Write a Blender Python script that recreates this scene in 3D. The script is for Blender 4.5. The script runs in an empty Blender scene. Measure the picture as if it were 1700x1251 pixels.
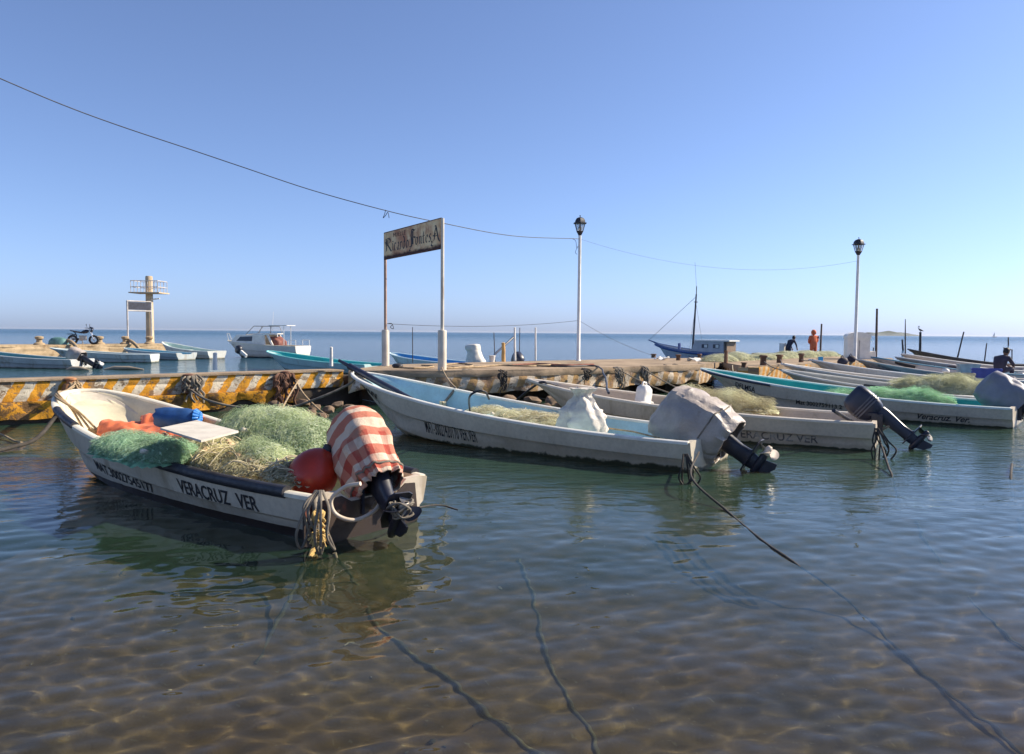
import bpy, bmesh, math, random
import numpy as np
from mathutils import Matrix, Vector, noise as mnoise

S = bpy.context.scene
C = S.collection
R = math.radians

# ------------------------------------------------------------------ camera
F_PX, EYE = 1260.0, 1.7                      # focal length in photo pixels, eye height over the water
cam_data = bpy.data.cameras.new('camera')
cam = bpy.data.objects.new('camera', cam_data)
C.objects.link(cam)
cam_data.sensor_width = 36
cam_data.lens = 36 * F_PX / 1700
cam_data.clip_start = 0.05
cam_data.clip_end = 40000
CAM_ROT = Matrix.Rotation(R(90 - 3.35), 4, 'X') @ Matrix.Rotation(R(0.455), 4, 'Z')
cam.matrix_world = Matrix.Translation((0, 0, EYE)) @ CAM_ROT
S.camera = cam

# ------------------------------------------------------------------ sky, sun, exposure
SUN_AZ, SUN_EL = R(74), R(35)
world = bpy.data.worlds.new('World')
S.world = world
world.use_nodes = True
wn = world.node_tree
wbg = wn.nodes['Background']
sky_tex = wn.nodes.new('ShaderNodeTexSky')
sky_tex.sky_type = 'NISHITA'
sky_tex.sun_disc = False
sky_tex.sun_elevation, sky_tex.sun_rotation = SUN_EL, SUN_AZ
sky_tex.air_density, sky_tex.dust_density, sky_tex.ozone_density = 1.0, 0.65, 10.0
bw = wn.nodes.new('ShaderNodeRGBToBW')
wn.links.new(sky_tex.outputs[0], bw.inputs[0])
tint = wn.nodes.new('ShaderNodeMix'); tint.data_type = 'RGBA'; tint.blend_type = 'MULTIPLY'
tint.inputs[0].default_value = 1
tint.inputs[7].default_value = (0.66, 0.83, 1.48, 1)
wn.links.new(bw.outputs[0], tint.inputs[6])
grade = wn.nodes.new('ShaderNodeMix'); grade.data_type = 'RGBA'
grade.inputs[0].default_value = 0.5
wn.links.new(sky_tex.outputs[0], grade.inputs[6])
wn.links.new(tint.outputs[2], grade.inputs[7])
wn.links.new(grade.outputs[2], wbg.inputs[0])
wbg.inputs[1].default_value = 0.125

sun_l = bpy.data.lights.new('sun', 'SUN')
sun_l.energy = 5.0
sun_l.angle = R(0.5)
sun_l.color = (1.0, 0.88, 0.70)
sun_l.cycles.is_caustics_light = True        # the water really focuses the sun onto the sea bed
sun = bpy.data.objects.new('sun', sun_l)
C.objects.link(sun)
sun_dir = Vector((math.sin(SUN_AZ) * math.cos(SUN_EL), math.cos(SUN_AZ) * math.cos(SUN_EL), math.sin(SUN_EL)))
sun.rotation_euler = sun_dir.to_track_quat('Z', 'Y').to_euler()

S.view_settings.view_transform = 'Standard'
S.view_settings.look = 'None'
S.view_settings.gamma = 1
S.view_settings.exposure = 0.68
S.view_settings.use_curve_mapping = False
S.render.engine = 'CYCLES'
S.cycles.use_denoising = True
S.cycles.max_bounces = 8
S.cycles.transparent_max_bounces = 12
S.cycles.sample_clamp_indirect = 8

# ------------------------------------------------------------------ pixel -> place
def ray(px, py):
    return (CAM_ROT.to_3x3() @ Vector(((px - 850) / F_PX, (625.5 - py) / F_PX, -1)))
def W(px, py, z):
    """the point at height z that the photo shows at px, py"""
    d = ray(px, py)
    return Vector((0, 0, EYE)) + d * ((z - EYE) / d.z)
def WD(px, py, y):
    """the point at distance y that the photo shows at px, py"""
    d = ray(px, py)
    return Vector((0, 0, EYE)) + d * (y / d.y)

# ------------------------------------------------------------------ tags
def tag(o, label=None, cat=None, group=None, kind=None):
    if label: o['label'] = label
    if cat: o['category'] = cat
    if group: o['group'] = group
    if kind: o['kind'] = kind
    return o
def empty(name, label, cat, loc=(0, 0, 0), rz=0.0, group=None):
    o = bpy.data.objects.new(name, None)
    C.objects.link(o)
    o.location = loc
    o.rotation_euler = (0, 0, rz)
    o.empty_display_size = 0.2
    o['mw'] = 0
    del o['mw']
    return tag(o, label, cat, group)
def frame_of(o):
    return Matrix.Translation(o.location) @ Matrix.Rotation(o.rotation_euler[2], 4, 'Z')

# ------------------------------------------------------------------ mesh building
class MB:
    def __init__(self):
        self.v, self.f, self.uv = [], [], []
    def add(self, vs, fs, uv=None):
        k = len(self.v)
        self.v += [tuple(p) for p in vs]
        self.f += [tuple(i + k for i in f) for f in fs]
        self.uv += list(uv) if uv is not None else [(0, 0)] * len(vs)
        return self
    def box(self, c, s, rz=0.0, rot=None):
        m = Matrix.Rotation(rz, 3, 'Z') if rot is None else rot
        c = Vector(c)
        vs = [c + m @ Vector((x * s[0] / 2, y * s[1] / 2, z * s[2] / 2)) for x in (-1, 1) for y in (-1, 1) for z in (-1, 1)]
        return self.add(vs, [(0, 1, 3, 2), (4, 6, 7, 5), (0, 4, 5, 1), (2, 3, 7, 6), (0, 2, 6, 4), (1, 5, 7, 3)])
    def loft(self, rings, close=True, cap=True, uvs=None):
        n = len(rings[0])
        vs, uv = [], []
        for i, r in enumerate(rings):
            vs += list(r)
            for j in range(n):
                uv.append(uvs[i][j] if uvs else (j / n, i / max(1, len(rings) - 1)))
        fs = []
        for i in range(len(rings) - 1):
            for j in range(n if close else n - 1):
                a, b = i * n + j, i * n + (j + 1) % n
                fs.append((a, b, b + n, a + n))
        if cap and close:
            fs.append(tuple(range(n - 1, -1, -1)))
            fs.append(tuple(range((len(rings) - 1) * n, len(rings) * n)))
        return self.add(vs, fs, uv)
    def tube(self, pts, r, n=8, cap=True):
        pts = [Vector(p) for p in pts]
        rs = r if isinstance(r, (list, tuple)) else [r] * len(pts)
        rings, ref = [], None
        for i, p in enumerate(pts):
            t = pts[min(i + 1, len(pts) - 1)] - pts[max(i - 1, 0)]
            if t.length < 1e-9: t = Vector((0, 0, 1))
            t.normalize()
            if ref is None:
                ref = Vector((0, 0, 1)) if abs(t.z) < 0.9 else Vector((1, 0, 0))
            x = ref - t * ref.dot(t)
            if x.length < 1e-6:
                x = t.orthogonal()
            x.normalize(); y = t.cross(x); ref = x
            rings.append([p + (x * math.cos(a) + y * math.sin(a)) * rs[i] for a in [2 * math.pi * k / n for k in range(n)]])
        return self.loft(rings, True, cap)
    def lathe(self, prof, c=(0, 0, 0), n=16, rot=None, cap=True):
        m = rot if rot is not None else Matrix.Identity(3)
        c = Vector(c)
        rings = [[c + m @ Vector((r * math.cos(2 * math.pi * k / n), r * math.sin(2 * math.pi * k / n), z)) for k in range(n)] for r, z in prof]
        return self.loft(rings, True, cap)
    def ball(self, c, r, n=12, squash=(1, 1, 1), rot=None):
        prof = [(max(1e-4, math.sin(math.pi * i / 8)), -math.cos(math.pi * i / 8)) for i in range(9)]
        m = (rot if rot is not None else Matrix.Identity(3)) @ Matrix.Diagonal((r * squash[0], r * squash[1], r * squash[2]))
        return self.lathe(prof, c, n, m)
    def prism(self, poly, z0, z1):
        n = len(poly)
        vs = [(p[0], p[1], z0) for p in poly] + [(p[0], p[1], z1) for p in poly]
        fs = [tuple(range(n - 1, -1, -1)), tuple(range(n, 2 * n))] + [(i, (i + 1) % n, n + (i + 1) % n, n + i) for i in range(n)]
        return self.add(vs, fs)
    def plate(self, poly, c, ux, uy, th):
        """polygon (a, b) in the plane ux, uy through c, thickened along the normal"""
        c, ux, uy = Vector(c), Vector(ux), Vector(uy)
        nrm = ux.cross(uy).normalized() * th
        n = len(poly)
        a = [c + ux * p[0] + uy * p[1] for p in poly]
        vs = [p - nrm / 2 for p in a] + [p + nrm / 2 for p in a]
        fs = [tuple(range(n - 1, -1, -1)), tuple(range(n, 2 * n))] + [(i, (i + 1) % n, n + (i + 1) % n, n + i) for i in range(n)]
        return self.add(vs, fs)
    def build(self, name, mat, parent=None, smooth=None, matrix=None):
        me = bpy.data.meshes.new(name)
        vs = self.v if matrix is None else [tuple(matrix @ Vector(p)) for p in self.v]
        me.from_pydata(vs, [], self.f)
        if any(u != (0, 0) for u in self.uv):
            l = me.uv_layers.new(name='UVMap')
            idx = np.empty(len(me.loops), dtype=np.int32)
            me.loops.foreach_get('vertex_index', idx)
            l.data.foreach_set('uv', np.array(self.uv, dtype=np.float32)[idx].ravel())
        if smooth is not None:
            me.shade_smooth()
            if smooth < 180:
                me.set_sharp_from_angle(angle=R(smooth))
        me.materials.append(mat)
        o = bpy.data.objects.new(name, me)
        C.objects.link(o)
        if parent is not None:
            o.parent = parent
        return o

def fast_mesh(name, verts, quads, mat, parent=None, smooth=True):
    me = bpy.data.meshes.new(name)
    nv, nf = len(verts), len(quads)
    me.vertices.add(nv); me.vertices.foreach_set('co', np.asarray(verts, dtype=np.float32).ravel())
    me.loops.add(nf * 4); me.loops.foreach_set('vertex_index', np.asarray(quads, dtype=np.int32).ravel())
    me.polygons.add(nf)
    me.polygons.foreach_set('loop_start', np.arange(0, nf * 4, 4, dtype=np.int32))
    me.polygons.foreach_set('loop_total', np.full(nf, 4, dtype=np.int32))
    me.update(calc_edges=True)
    if smooth: me.shade_smooth()
    me.materials.append(mat)
    o = bpy.data.objects.new(name, me)
    C.objects.link(o)
    if parent is not None: o.parent = parent
    return o
def strands(P, r):
    """P (n, m, 3) polylines, r (n,) radii -> verts, quads of thin three-sided tubes"""
    n, m, _ = P.shape
    T = np.gradient(P, axis=1)
    T /= np.linalg.norm(T, axis=2, keepdims=True) + 1e-9
    ref = np.zeros_like(T); ref[..., 2] = 1; ref[..., 0] = 0.13
    X = np.cross(T, ref); X /= np.linalg.norm(X, axis=2, keepdims=True) + 1e-9
    Y = np.cross(T, X)
    V = np.stack([P + (X * math.cos(a) + Y * math.sin(a)) * r[:, None, None] for a in (0, 2.094, 4.189)], axis=2)
    idx = np.arange(n * m * 3).reshape(n, m, 3)
    q = []
    for j in range(3):
        k = (j + 1) % 3
        q.append(np.stack([idx[:, :-1, j], idx[:, :-1, k], idx[:, 1:, k], idx[:, 1:, j]], axis=-1).reshape(-1, 4))
    return V.reshape(-1, 3), np.concatenate(q)
def sag(a, b, drop, n=24, wob=0.0, seed=0):
    a, b = Vector(a), Vector(b)
    out = []
    for i in range(n + 1):
        t = i / n
        p = a.lerp(b, t)
        p.z -= drop * 4 * t * (1 - t)
        if wob:
            w = mnoise.noise_vector(Vector((t * 4 + seed * 7.1, seed * 3.3, 0))) * wob * min(1, 6 * t, 6 * (1 - t))
            p += w
        out.append(p)
    return out
def spline(pts, n=8):
    """Catmull-Rom through pts"""
    p = [Vector(q) for q in pts]
    p = [p[0] * 2 - p[1]] + p + [p[-1] * 2 - p[-2]]
    out = []
    for i in range(1, len(p) - 2):
        for k in range(n):
            t = k / n
            out.append(0.5 * ((2 * p[i]) + (p[i + 1] - p[i - 1]) * t + (2 * p[i - 1] - 5 * p[i] + 4 * p[i + 1] - p[i + 2]) * t * t + (3 * p[i] - p[i - 1] - 3 * p[i + 1] + p[i + 2]) * t ** 3))
    out.append(p[-2])
    return out
def sstep(a, b, x):
    t = min(1, max(0, (x - a) / (b - a)))
    return t * t * (3 - 2 * t)

# ------------------------------------------------------------------ materials
class NT:
    """a few words for node trees"""
    def __init__(self, name):
        self.m = bpy.data.materials.new(name)
        self.m.use_nodes = True
        self.t = self.m.node_tree
        self.n, self.l = self.t.nodes, self.t.links
        self.p = self.n['Principled BSDF']
        self.out = self.n['Material Output']
    def set(self, sock, v):
        if isinstance(v, bpy.types.NodeSocket): self.l.new(v, sock)
        elif isinstance(v, (tuple, list)) and len(v) == 3 and sock.type == 'RGBA': sock.default_value = (*v, 1)
        else: sock.default_value = v
    def coord(self, kind='Object'):
        return self.n.new('ShaderNodeTexCoord').outputs[kind]
    def mapping(self, vec, scale=(1, 1, 1), loc=(0, 0, 0), rot=(0, 0, 0)):
        m = self.n.new('ShaderNodeMapping')
        self.l.new(vec, m.inputs[0])
        m.inputs['Scale'].default_value = scale; m.inputs['Location'].default_value = loc; m.inputs['Rotation'].default_value = rot
        return m.outputs[0]
    def noise(self, vec, scale, detail=4, rough=0.55, dist=0.0):
        k = self.n.new('ShaderNodeTexNoise')
        self.l.new(vec, k.inputs['Vector'])
        k.inputs['Scale'].default_value = scale; k.inputs['Detail'].default_value = detail
        k.inputs['Roughness'].default_value = rough; k.inputs['Distortion'].default_value = dist
        return k.outputs['Fac']
    def ramp(self, fac, a, b, lo=0.0, hi=1.0):
        k = self.n.new('ShaderNodeMapRange'); k.interpolation_type = 'SMOOTHSTEP'
        self.set(k.inputs[0], fac)
        k.inputs[1].default_value, k.inputs[2].default_value, k.inputs[3].default_value, k.inputs[4].default_value = a, b, lo, hi
        return k.outputs[0]
    def math(self, op, a, b=0.0):
        k = self.n.new('ShaderNodeMath'); k.operation = op
        self.set(k.inputs[0], a); self.set(k.inputs[1], b)
        return k.outputs[0]
    def mix(self, fac, a, b):
        k = self.n.new('ShaderNodeMix'); k.data_type = 'RGBA'
        self.set(k.inputs[0], fac); self.set(k.inputs[6], a); self.set(k.inputs[7], b)
        return k.outputs[2]
    def sep(self, vec):
        k = self.n.new('ShaderNodeSeparateXYZ'); self.l.new(vec, k.inputs[0]); return k.outputs
    def bump(self, h, strength=0.3, dist=0.01, normal=None):
        k = self.n.new('ShaderNodeBump'); self.l.new(h, k.inputs['Height'])
        k.inputs['Strength'].default_value = strength; k.inputs['Distance'].default_value = dist
        if normal is not None: self.l.new(normal, k.inputs['Normal'])
        return k.outputs[0]

def mul(c, k): return tuple(min(1, x * k) for x in c)
def M(name, col, rough=0.6, var=0.2, scale=4, dirt=None, amt=0.5, dscale=2.5, bump=0.15, bscale=40, bdist=0.004,
      metal=0.0, spec=0.5, wl=None, fine=0.12, seed=0.0, streak=False, sub=0.0):
    k = NT(name)
    co = k.mapping(k.coord(), loc=(seed, seed * 0.7, seed * 0.3))
    c = k.mix(k.ramp(k.noise(co, scale, 5), 0.3, 0.7), mul(col, 1 - var), mul(col, 1 + var))
    c = k.mix(k.ramp(k.noise(co, scale * 14, 3), 0.35, 0.7, 0, fine), c, mul(col, 0.45))
    if dirt:
        dv = k.mapping(co, scale=(1, 1, 0.25)) if streak else co
        d = k.ramp(k.noise(dv, dscale, 8, 0.68, 0.3), 0.72 - 0.34 * amt, 0.86 - 0.26 * amt)
        c = k.mix(k.math('MULTIPLY', d, 0.85), c, dirt)
    if wl:
        z = k.sep(k.coord())[2]
        h = k.math('ADD', z, k.math('MULTIPLY', k.math('SUBTRACT', k.noise(co, 5, 7, 0.7), 0.5), wl[1] * (wl[3] if len(wl) > 3 else 2.2)))
        c = k.mix(k.ramp(h, wl[1] * 2.2, wl[1] * 1.0, 0, 0.45), c, wl[2] if len(wl) > 2 else (0.25, 0.2, 0.1))
        c = k.mix(k.ramp(h, wl[1] * (0.75 if len(wl) < 4 else 1.0), wl[1] * (0.35 if len(wl) < 4 else 0.94)), c, wl[0])
    k.set(k.p.inputs['Base Color'], c)
    k.set(k.p.inputs['Roughness'], k.ramp(k.noise(co, scale * 3, 4), 0.2, 0.8, max(0.05, rough - 0.12), min(1, rough + 0.12)))
    k.p.inputs['Metallic'].default_value = metal
    k.p.inputs['Specular IOR Level'].default_value = spec
    if sub:
        k.p.inputs['Subsurface Weight'].default_value = sub; k.p.inputs['Subsurface Scale'].default_value = 0.02
    if bump: k.set(k.p.inputs['Normal'], k.bump(k.noise(co, bscale, 6, 0.6), bump, bdist))
    return k.m
def thread_mat(name, col, trans=0.35, var=0.35, scale=2.0):
    """net twine: diffuse with light coming through"""
    k = NT(name)
    co = k.coord()
    c = k.mix(k.ramp(k.noise(co, scale, 4), 0.3, 0.7), mul(col, 1 - var), mul(col, 1 + var))
    d = k.n.new('ShaderNodeBsdfDiffuse'); t = k.n.new('ShaderNodeBsdfTranslucent'); x = k.n.new('ShaderNodeMixShader')
    k.set(d.inputs[0], c); k.set(t.inputs[0], c)
    x.inputs[0].default_value = trans
    k.l.new(d.outputs[0], x.inputs[1]); k.l.new(t.outputs[0], x.inputs[2]); k.l.new(x.outputs[0], k.out.inputs[0])
    return k.m

def veil_mat(name, col, cover=0.55, scale=55, trans=0.45):
    """a layer of fine netting: threads with gaps between them"""
    k = NT(name)
    co = k.coord()
    wig = k.n.new('ShaderNodeTexNoise'); k.l.new(co, wig.inputs['Vector']); wig.inputs['Scale'].default_value = 3.5; wig.inputs['Detail'].default_value = 3
    va = k.n.new('ShaderNodeVectorMath'); va.operation = 'MULTIPLY_ADD'
    k.l.new(wig.outputs['Color'], va.inputs[0]); va.inputs[1].default_value = (0.35, 0.35, 0.35); k.l.new(co, va.inputs[2])
    f1 = k.noise(k.mapping(va.outputs[0], scale=(1, 0.10, 1)), scale, 3, 0.6)
    f2 = k.noise(k.mapping(va.outputs[0], scale=(0.12, 1, 1), rot=(0, 0, 0.5)), scale, 3, 0.6)
    fib = k.math('MAXIMUM', f1, f2)
    fold = k.noise(co, 5, 4)
    a = k.ramp(k.math('ADD', fib, k.math('MULTIPLY', k.math('SUBTRACT', fold, 0.5), 0.3)), 0.72 - 0.4 * cover, 0.80 - 0.4 * cover)
    c = k.mix(k.ramp(k.noise(co, 3, 5), 0.3, 0.7), mul(col, 0.62), mul(col, 1.25))
    c = k.mix(k.ramp(fib, 0.4, 0.75), mul(c_dark(col), 1), c)
    d = k.n.new('ShaderNodeBsdfDiffuse'); t = k.n.new('ShaderNodeBsdfTranslucent'); x = k.n.new('ShaderNodeMixShader')
    k.set(d.inputs[0], c); k.set(t.inputs[0], c); x.inputs[0].default_value = trans
    k.l.new(d.outputs[0], x.inputs[1]); k.l.new(t.outputs[0], x.inputs[2])
    h = k.math('ADD', fib, k.math('MULTIPLY', fold, 0.6))
    nb = k.bump(h, 0.8, 0.03); k.l.new(nb, d.inputs['Normal']); k.l.new(nb, t.inputs['Normal'])
    tr = k.n.new('ShaderNodeBsdfTransparent'); x2 = k.n.new('ShaderNodeMixShader')
    k.set(x2.inputs[0], a); k.l.new(tr.outputs[0], x2.inputs[1]); k.l.new(x.outputs[0], x2.inputs[2]); k.l.new(x2.outputs[0], k.out.inputs[0])
    return k.m
def c_dark(c): return tuple(x * 0.55 for x in c)
WHITE = (0.70, 0.67, 0.60)
ALGAE = (0.035, 0.04, 0.02)
m_rope_tan = M('rope_tan', (0.36, 0.26, 0.15), 0.9, 0.3, 12, bump=0.6, bscale=160)
m_rope_grey = M('rope_grey', (0.20, 0.17, 0.13), 0.9, 0.3, 12, bump=0.6, bscale=160)
m_rope_dark = M('rope_dark', (0.05, 0.042, 0.034), 0.9, 0.3, 12, bump=0.6, bscale=160)
m_rope_yellow = M('rope_yellow', (0.50, 0.34, 0.12), 0.9, 0.3, 12, bump=0.6, bscale=160)
m_rope_cream = M('rope_cream', (0.58, 0.50, 0.33), 0.85, 0.25, 12, bump=0.5, bscale=160)
m_black = M('black_rubber', (0.025, 0.025, 0.032), 0.55, 0.3, 6, (0.12, 0.11, 0.1), 0.35)
m_motor_black = M('motor_black', (0.018, 0.02, 0.032), 0.42, 0.3, 5, (0.10, 0.09, 0.08), 0.3, bump=0.08)
m_motor_blue = M('motor_blue_black', (0.022, 0.026, 0.048), 0.38, 0.2, 5, (0.12, 0.11, 0.10), 0.25, bump=0.05)
m_motor_grey = M('motor_grey', (0.22, 0.21, 0.2), 0.45, 0.25, 6, (0.10, 0.07, 0.05), 0.4)
m_alloy = M('worn_alloy', (0.45, 0.40, 0.34), 0.4, 0.25, 8, (0.10, 0.06, 0.03), 0.5, metal=0.6)
m_cream_plastic = M('cream_plastic', (0.62, 0.52, 0.40), 0.4, 0.15, 6, (0.3, 0.22, 0.14), 0.3)
m_white_plastic = M('white_plastic', (0.74, 0.72, 0.66), 0.45, 0.1, 5, (0.35, 0.28, 0.18), 0.35)
m_rust = M('rusty_iron', (0.13, 0.06, 0.035), 0.85, 0.4, 9, (0.05, 0.03, 0.025), 0.5, bump=0.5, bscale=60)
m_letter = M('black_paint', (0.02, 0.02, 0.024), 0.6, 0.3, 10, (0.25, 0.23, 0.2), 0.10, dscale=14)
m_white_paint = M('white_paint', (0.78, 0.75, 0.68), 0.5, 0.1, 4, (0.4, 0.3, 0.2), 0.3, streak=True)
m_dark_glass = M('dark_glass', (0.03, 0.04, 0.05), 0.08, 0.1, 3, bump=0)
# ================================================================== THE SETTING
def bed_z(x, y):
    if y < 16: z = -(0.24 + 0.052 * y)
    else: z = -1.07 - 0.055 * (y - 16)
    return max(z, -4.5) if y > 0 else -0.24 - 0.14 * y * 0 + min(0.9, -y * 0.09)
def make_bed():
    rows = [-25 + 25 * i / 12 for i in range(12)] + [0.25 * i for i in range(100)] + [25 * 1.12 ** i for i in range(1, 56)]
    cols = [-1 + 2 * j / 150 for j in range(151)]
    V = []
    for y in rows:
        half = 14 + max(0, y) * 1.95
        for c in cols:
            x = c * half
            n = mnoise.noise(Vector((x * 0.5, y * 0.5, 3))) * 0.05 + mnoise.noise(Vector((x * 1.7, y * 1.7, 9))) * 0.02
            V.append((x, y, bed_z(x, y) + (n if y < 30 else 0)))
    nc = len(cols)
    i = np.arange(len(V)).reshape(-1, nc)
    q = np.stack([i[:-1, :-1], i[:-1, 1:], i[1:, 1:], i[1:, :-1]], -1).reshape(-1, 4)
    k = NT('sea_bed_sand')
    co = k.coord()
    c = k.mix(k.ramp(k.noise(co, 0.9, 5), 0.35, 0.65), (0.128, 0.082, 0.044), (0.168, 0.114, 0.064))
    c = k.mix(k.ramp(k.noise(k.mapping(co, loc=(5, 2, 0)), 0.55, 6, 0.6, 0.6), 0.50, 0.70, 0, 0.75), c, (0.05, 0.043, 0.027))
    c = k.mix(k.ramp(k.noise(co, 26, 4), 0.62, 0.74, 0, 0.6), c, (0.22, 0.18, 0.12))
    c = k.mix(k.ramp(k.noise(k.mapping(co, loc=(1, 9, 0)), 14, 4), 0.60, 0.74, 0, 0.5), c, (0.06, 0.05, 0.035))
    k.set(k.p.inputs['Base Color'], c); k.p.inputs['Roughness'].default_value = 0.95
    k.p.inputs['Specular IOR Level'].default_value = 0.1
    k.set(k.p.inputs['Normal'], k.bump(k.noise(co, 30, 5), 0.4, 0.01))
    o = fast_mesh('seabed', V, q, k.m)
    o.cycles.is_caustics_receiver = True
    return tag(o, kind='structure')
make_bed()
def make_pebbles():
    rng = random.Random(8)
    b = MB()
    for i in range(420):
        x, y = rng.uniform(-6, 8), rng.uniform(1.6, 12)
        if mnoise.noise(Vector((x * 0.6, y * 0.6, 4))) < -0.1 and rng.random() < 0.7: continue
        s = 0.006 + 0.022 * rng.random() ** 4
        b.ball((x, y, bed_z(x, y) + s * 0.3), s, 6, (1, rng.uniform(0.6, 1), 0.6), Matrix.Rotation(rng.uniform(0, 6), 3, 'Z'))
    for i in range(16):
        x, y = rng.uniform(-5, 6), rng.uniform(2, 10)
        a = rng.uniform(0, 6); l = rng.uniform(0.05, 0.22)
        b.tube([(x + math.cos(a + q * 0.4) * l * q / 3, y + math.sin(a + q * 0.4) * l * q / 3, bed_z(x, y) + 0.012 + 0.01 * q) for q in range(4)], 0.004, 5)
    k = NT('pebble_and_weed')
    co = k.coord()
    k.set(k.p.inputs['Base Color'], k.mix(k.ramp(k.noise(co, 1.7, 2), 0.42, 0.58), (0.05, 0.045, 0.03), (0.42, 0.36, 0.27)))
    k.p.inputs['Roughness'].default_value = 0.9
    o = b.build('pebbles', k.m, None, 60); o.cycles.is_caustics_receiver = True
    tag(o, kind='stuff')
make_pebbles()

def make_sea():
    rng = np.random.default_rng(4)
    ys = np.concatenate([0.6 * (70 / 0.6) ** (np.arange(900) / 900), 70 * (9000 / 70) ** (np.arange(61) / 60)])
    th = np.tan(np.radians(np.linspace(-62, 62, 700)))
    th = np.sinh(np.linspace(-1.0, 1.0, 700) * 1.6) / np.sinh(1.6) * math.tan(R(62))
    Y, TT = np.meshgrid(ys, th, indexing='ij')
    X = (Y + 1.2) * TT
    Z = np.zeros_like(X)
    cell = Y * 0.0054 + 0.003
    for i in range(80):
        lam = 0.085 * (1.5 / 0.085) ** rng.random()
        a = rng.normal(-math.pi / 2 + 0.35, 0.62)
        amp = 0.0018 * lam ** 0.84 * (0.55 if lam > 0.55 else (0.85 if lam > 0.28 else 1.2))
        k = 2 * math.pi / lam
        keep = np.clip((lam / cell - 3) / 3, 0, 1)
        ph = rng.uniform(0, 6.28)
        # gentle cross modulation keeps the crests short
        mod = 0.6 + 0.4 * np.sin(X * rng.uniform(0.3, 1.1) + rng.uniform(0, 6)) * np.sin(Y * rng.uniform(0.3, 1.1) + rng.uniform(0, 6))
        s = np.sin(k * (math.cos(a) * X + math.sin(a) * Y) + ph)
        Z += amp * keep * mod * (s + 0.18 * np.cos(2 * (k * (math.cos(a) * X + math.sin(a) * Y) + ph)))
    Z *= 1 - np.clip((Y - 45) / 25, 0, 1)
    nc = X.shape[1]
    i = np.arange(X.size).reshape(X.shape)
    q = np.stack([i[:-1, :-1], i[:-1, 1:], i[1:, 1:], i[1:, :-1]], -1).reshape(-1, 4)
    k = NT('sea_water')
    co = k.coord()
    y = k.sep(co)[1]
    far = k.ramp(y, 20, 60)
    w1 = k.noise(k.mapping(co, scale=(0.55, 1.5, 1)), 1.1, 6, 0.62)
    w2 = k.noise(k.mapping(co, scale=(0.03, 0.12, 1)), 1.0, 8, 0.7)
    b = k.n.new('ShaderNodeBump'); k.l.new(w1, b.inputs['Height']); b.inputs['Distance'].default_value = 0.28
    k.set(b.inputs['Strength'], k.ramp(y, 10, 45, 0, 0.75))
    w3 = k.noise(k.mapping(co, scale=(2.2, 5.0, 1), rot=(0, 0, 0.25)), 1.3, 4, 0.6, 0.4)
    b3 = k.n.new('ShaderNodeBump'); k.l.new(w3, b3.inputs['Height']); b3.inputs['Distance'].default_value = 0.055
    k.set(b3.inputs['Strength'], k.ramp(y, 5, 14, 0.0, 0.8)); k.l.new(b3.outputs[0], b.inputs['Normal'])
    b2 = k.n.new('ShaderNodeBump'); k.l.new(w2, b2.inputs['Height']); b2.inputs['Distance'].default_value = 2.5
    k.set(b2.inputs['Strength'], k.ramp(y, 60, 250, 0, 0.8)); k.l.new(b.outputs[0], b2.inputs['Normal'])
    # clear water over the sand
    g = k.p
    g.inputs['Base Color'].default_value = (0.66, 0.76, 0.60, 1)
    g.inputs['Transmission Weight'].default_value = 1; g.inputs['Roughness'].default_value = 0; g.inputs['IOR'].default_value = 1.30
    k.l.new(b2.outputs[0], g.inputs['Normal'])
    # cloudy water: silt near the beach, blue green further out
    d = k.n.new('ShaderNodeBsdfPrincipled')
    d.inputs['IOR'].default_value = 1.27
    k.set(d.inputs['Roughness'], k.ramp(y, 30, 400, 0.04, 0.22))
    patch = k.ramp(k.noise(k.mapping(co, scale=(0.012, 0.05, 1)), 1.0, 6, 0.6), 0.35, 0.65)
    deep = k.mix(patch, (0.006, 0.054, 0.098), (0.013, 0.076, 0.122))
    shallow = k.mix(k.ramp(k.noise(co, 0.4, 3), 0.3, 0.7), (0.026, 0.066, 0.042), (0.040, 0.082, 0.054))
    silt = k.mix(k.ramp(k.noise(co, 0.3, 4), 0.3, 0.7), (0.060, 0.049, 0.028), (0.082, 0.068, 0.042))
    shallow = k.mix(k.ramp(y, 2.5, 6.0), silt, shallow)
    k.set(d.inputs['Base Color'], k.mix(k.ramp(y, 17, 55), shallow, deep))
    k.l.new(b2.outputs[0], d.inputs['Normal'])
    x = k.n.new('ShaderNodeMixShader')
    k.set(x.inputs[0], k.math('MAXIMUM', k.ramp(y, 2, 12, 0.16, 0.68), k.ramp(y, 14, 28, 0, 1)))
    k.l.new(g.outputs[0], x.inputs[1]); k.l.new(d.outputs[0], x.inputs[2]); k.l.new(x.outputs[0], k.out.inputs['Surface'])
    o = fast_mesh('sea', np.stack([X.ravel(), Y.ravel(), Z.ravel()], 1), q, k.m)
    o.cycles.is_caustics_caster = True
    return tag(o, kind='structure')
make_sea()

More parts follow.
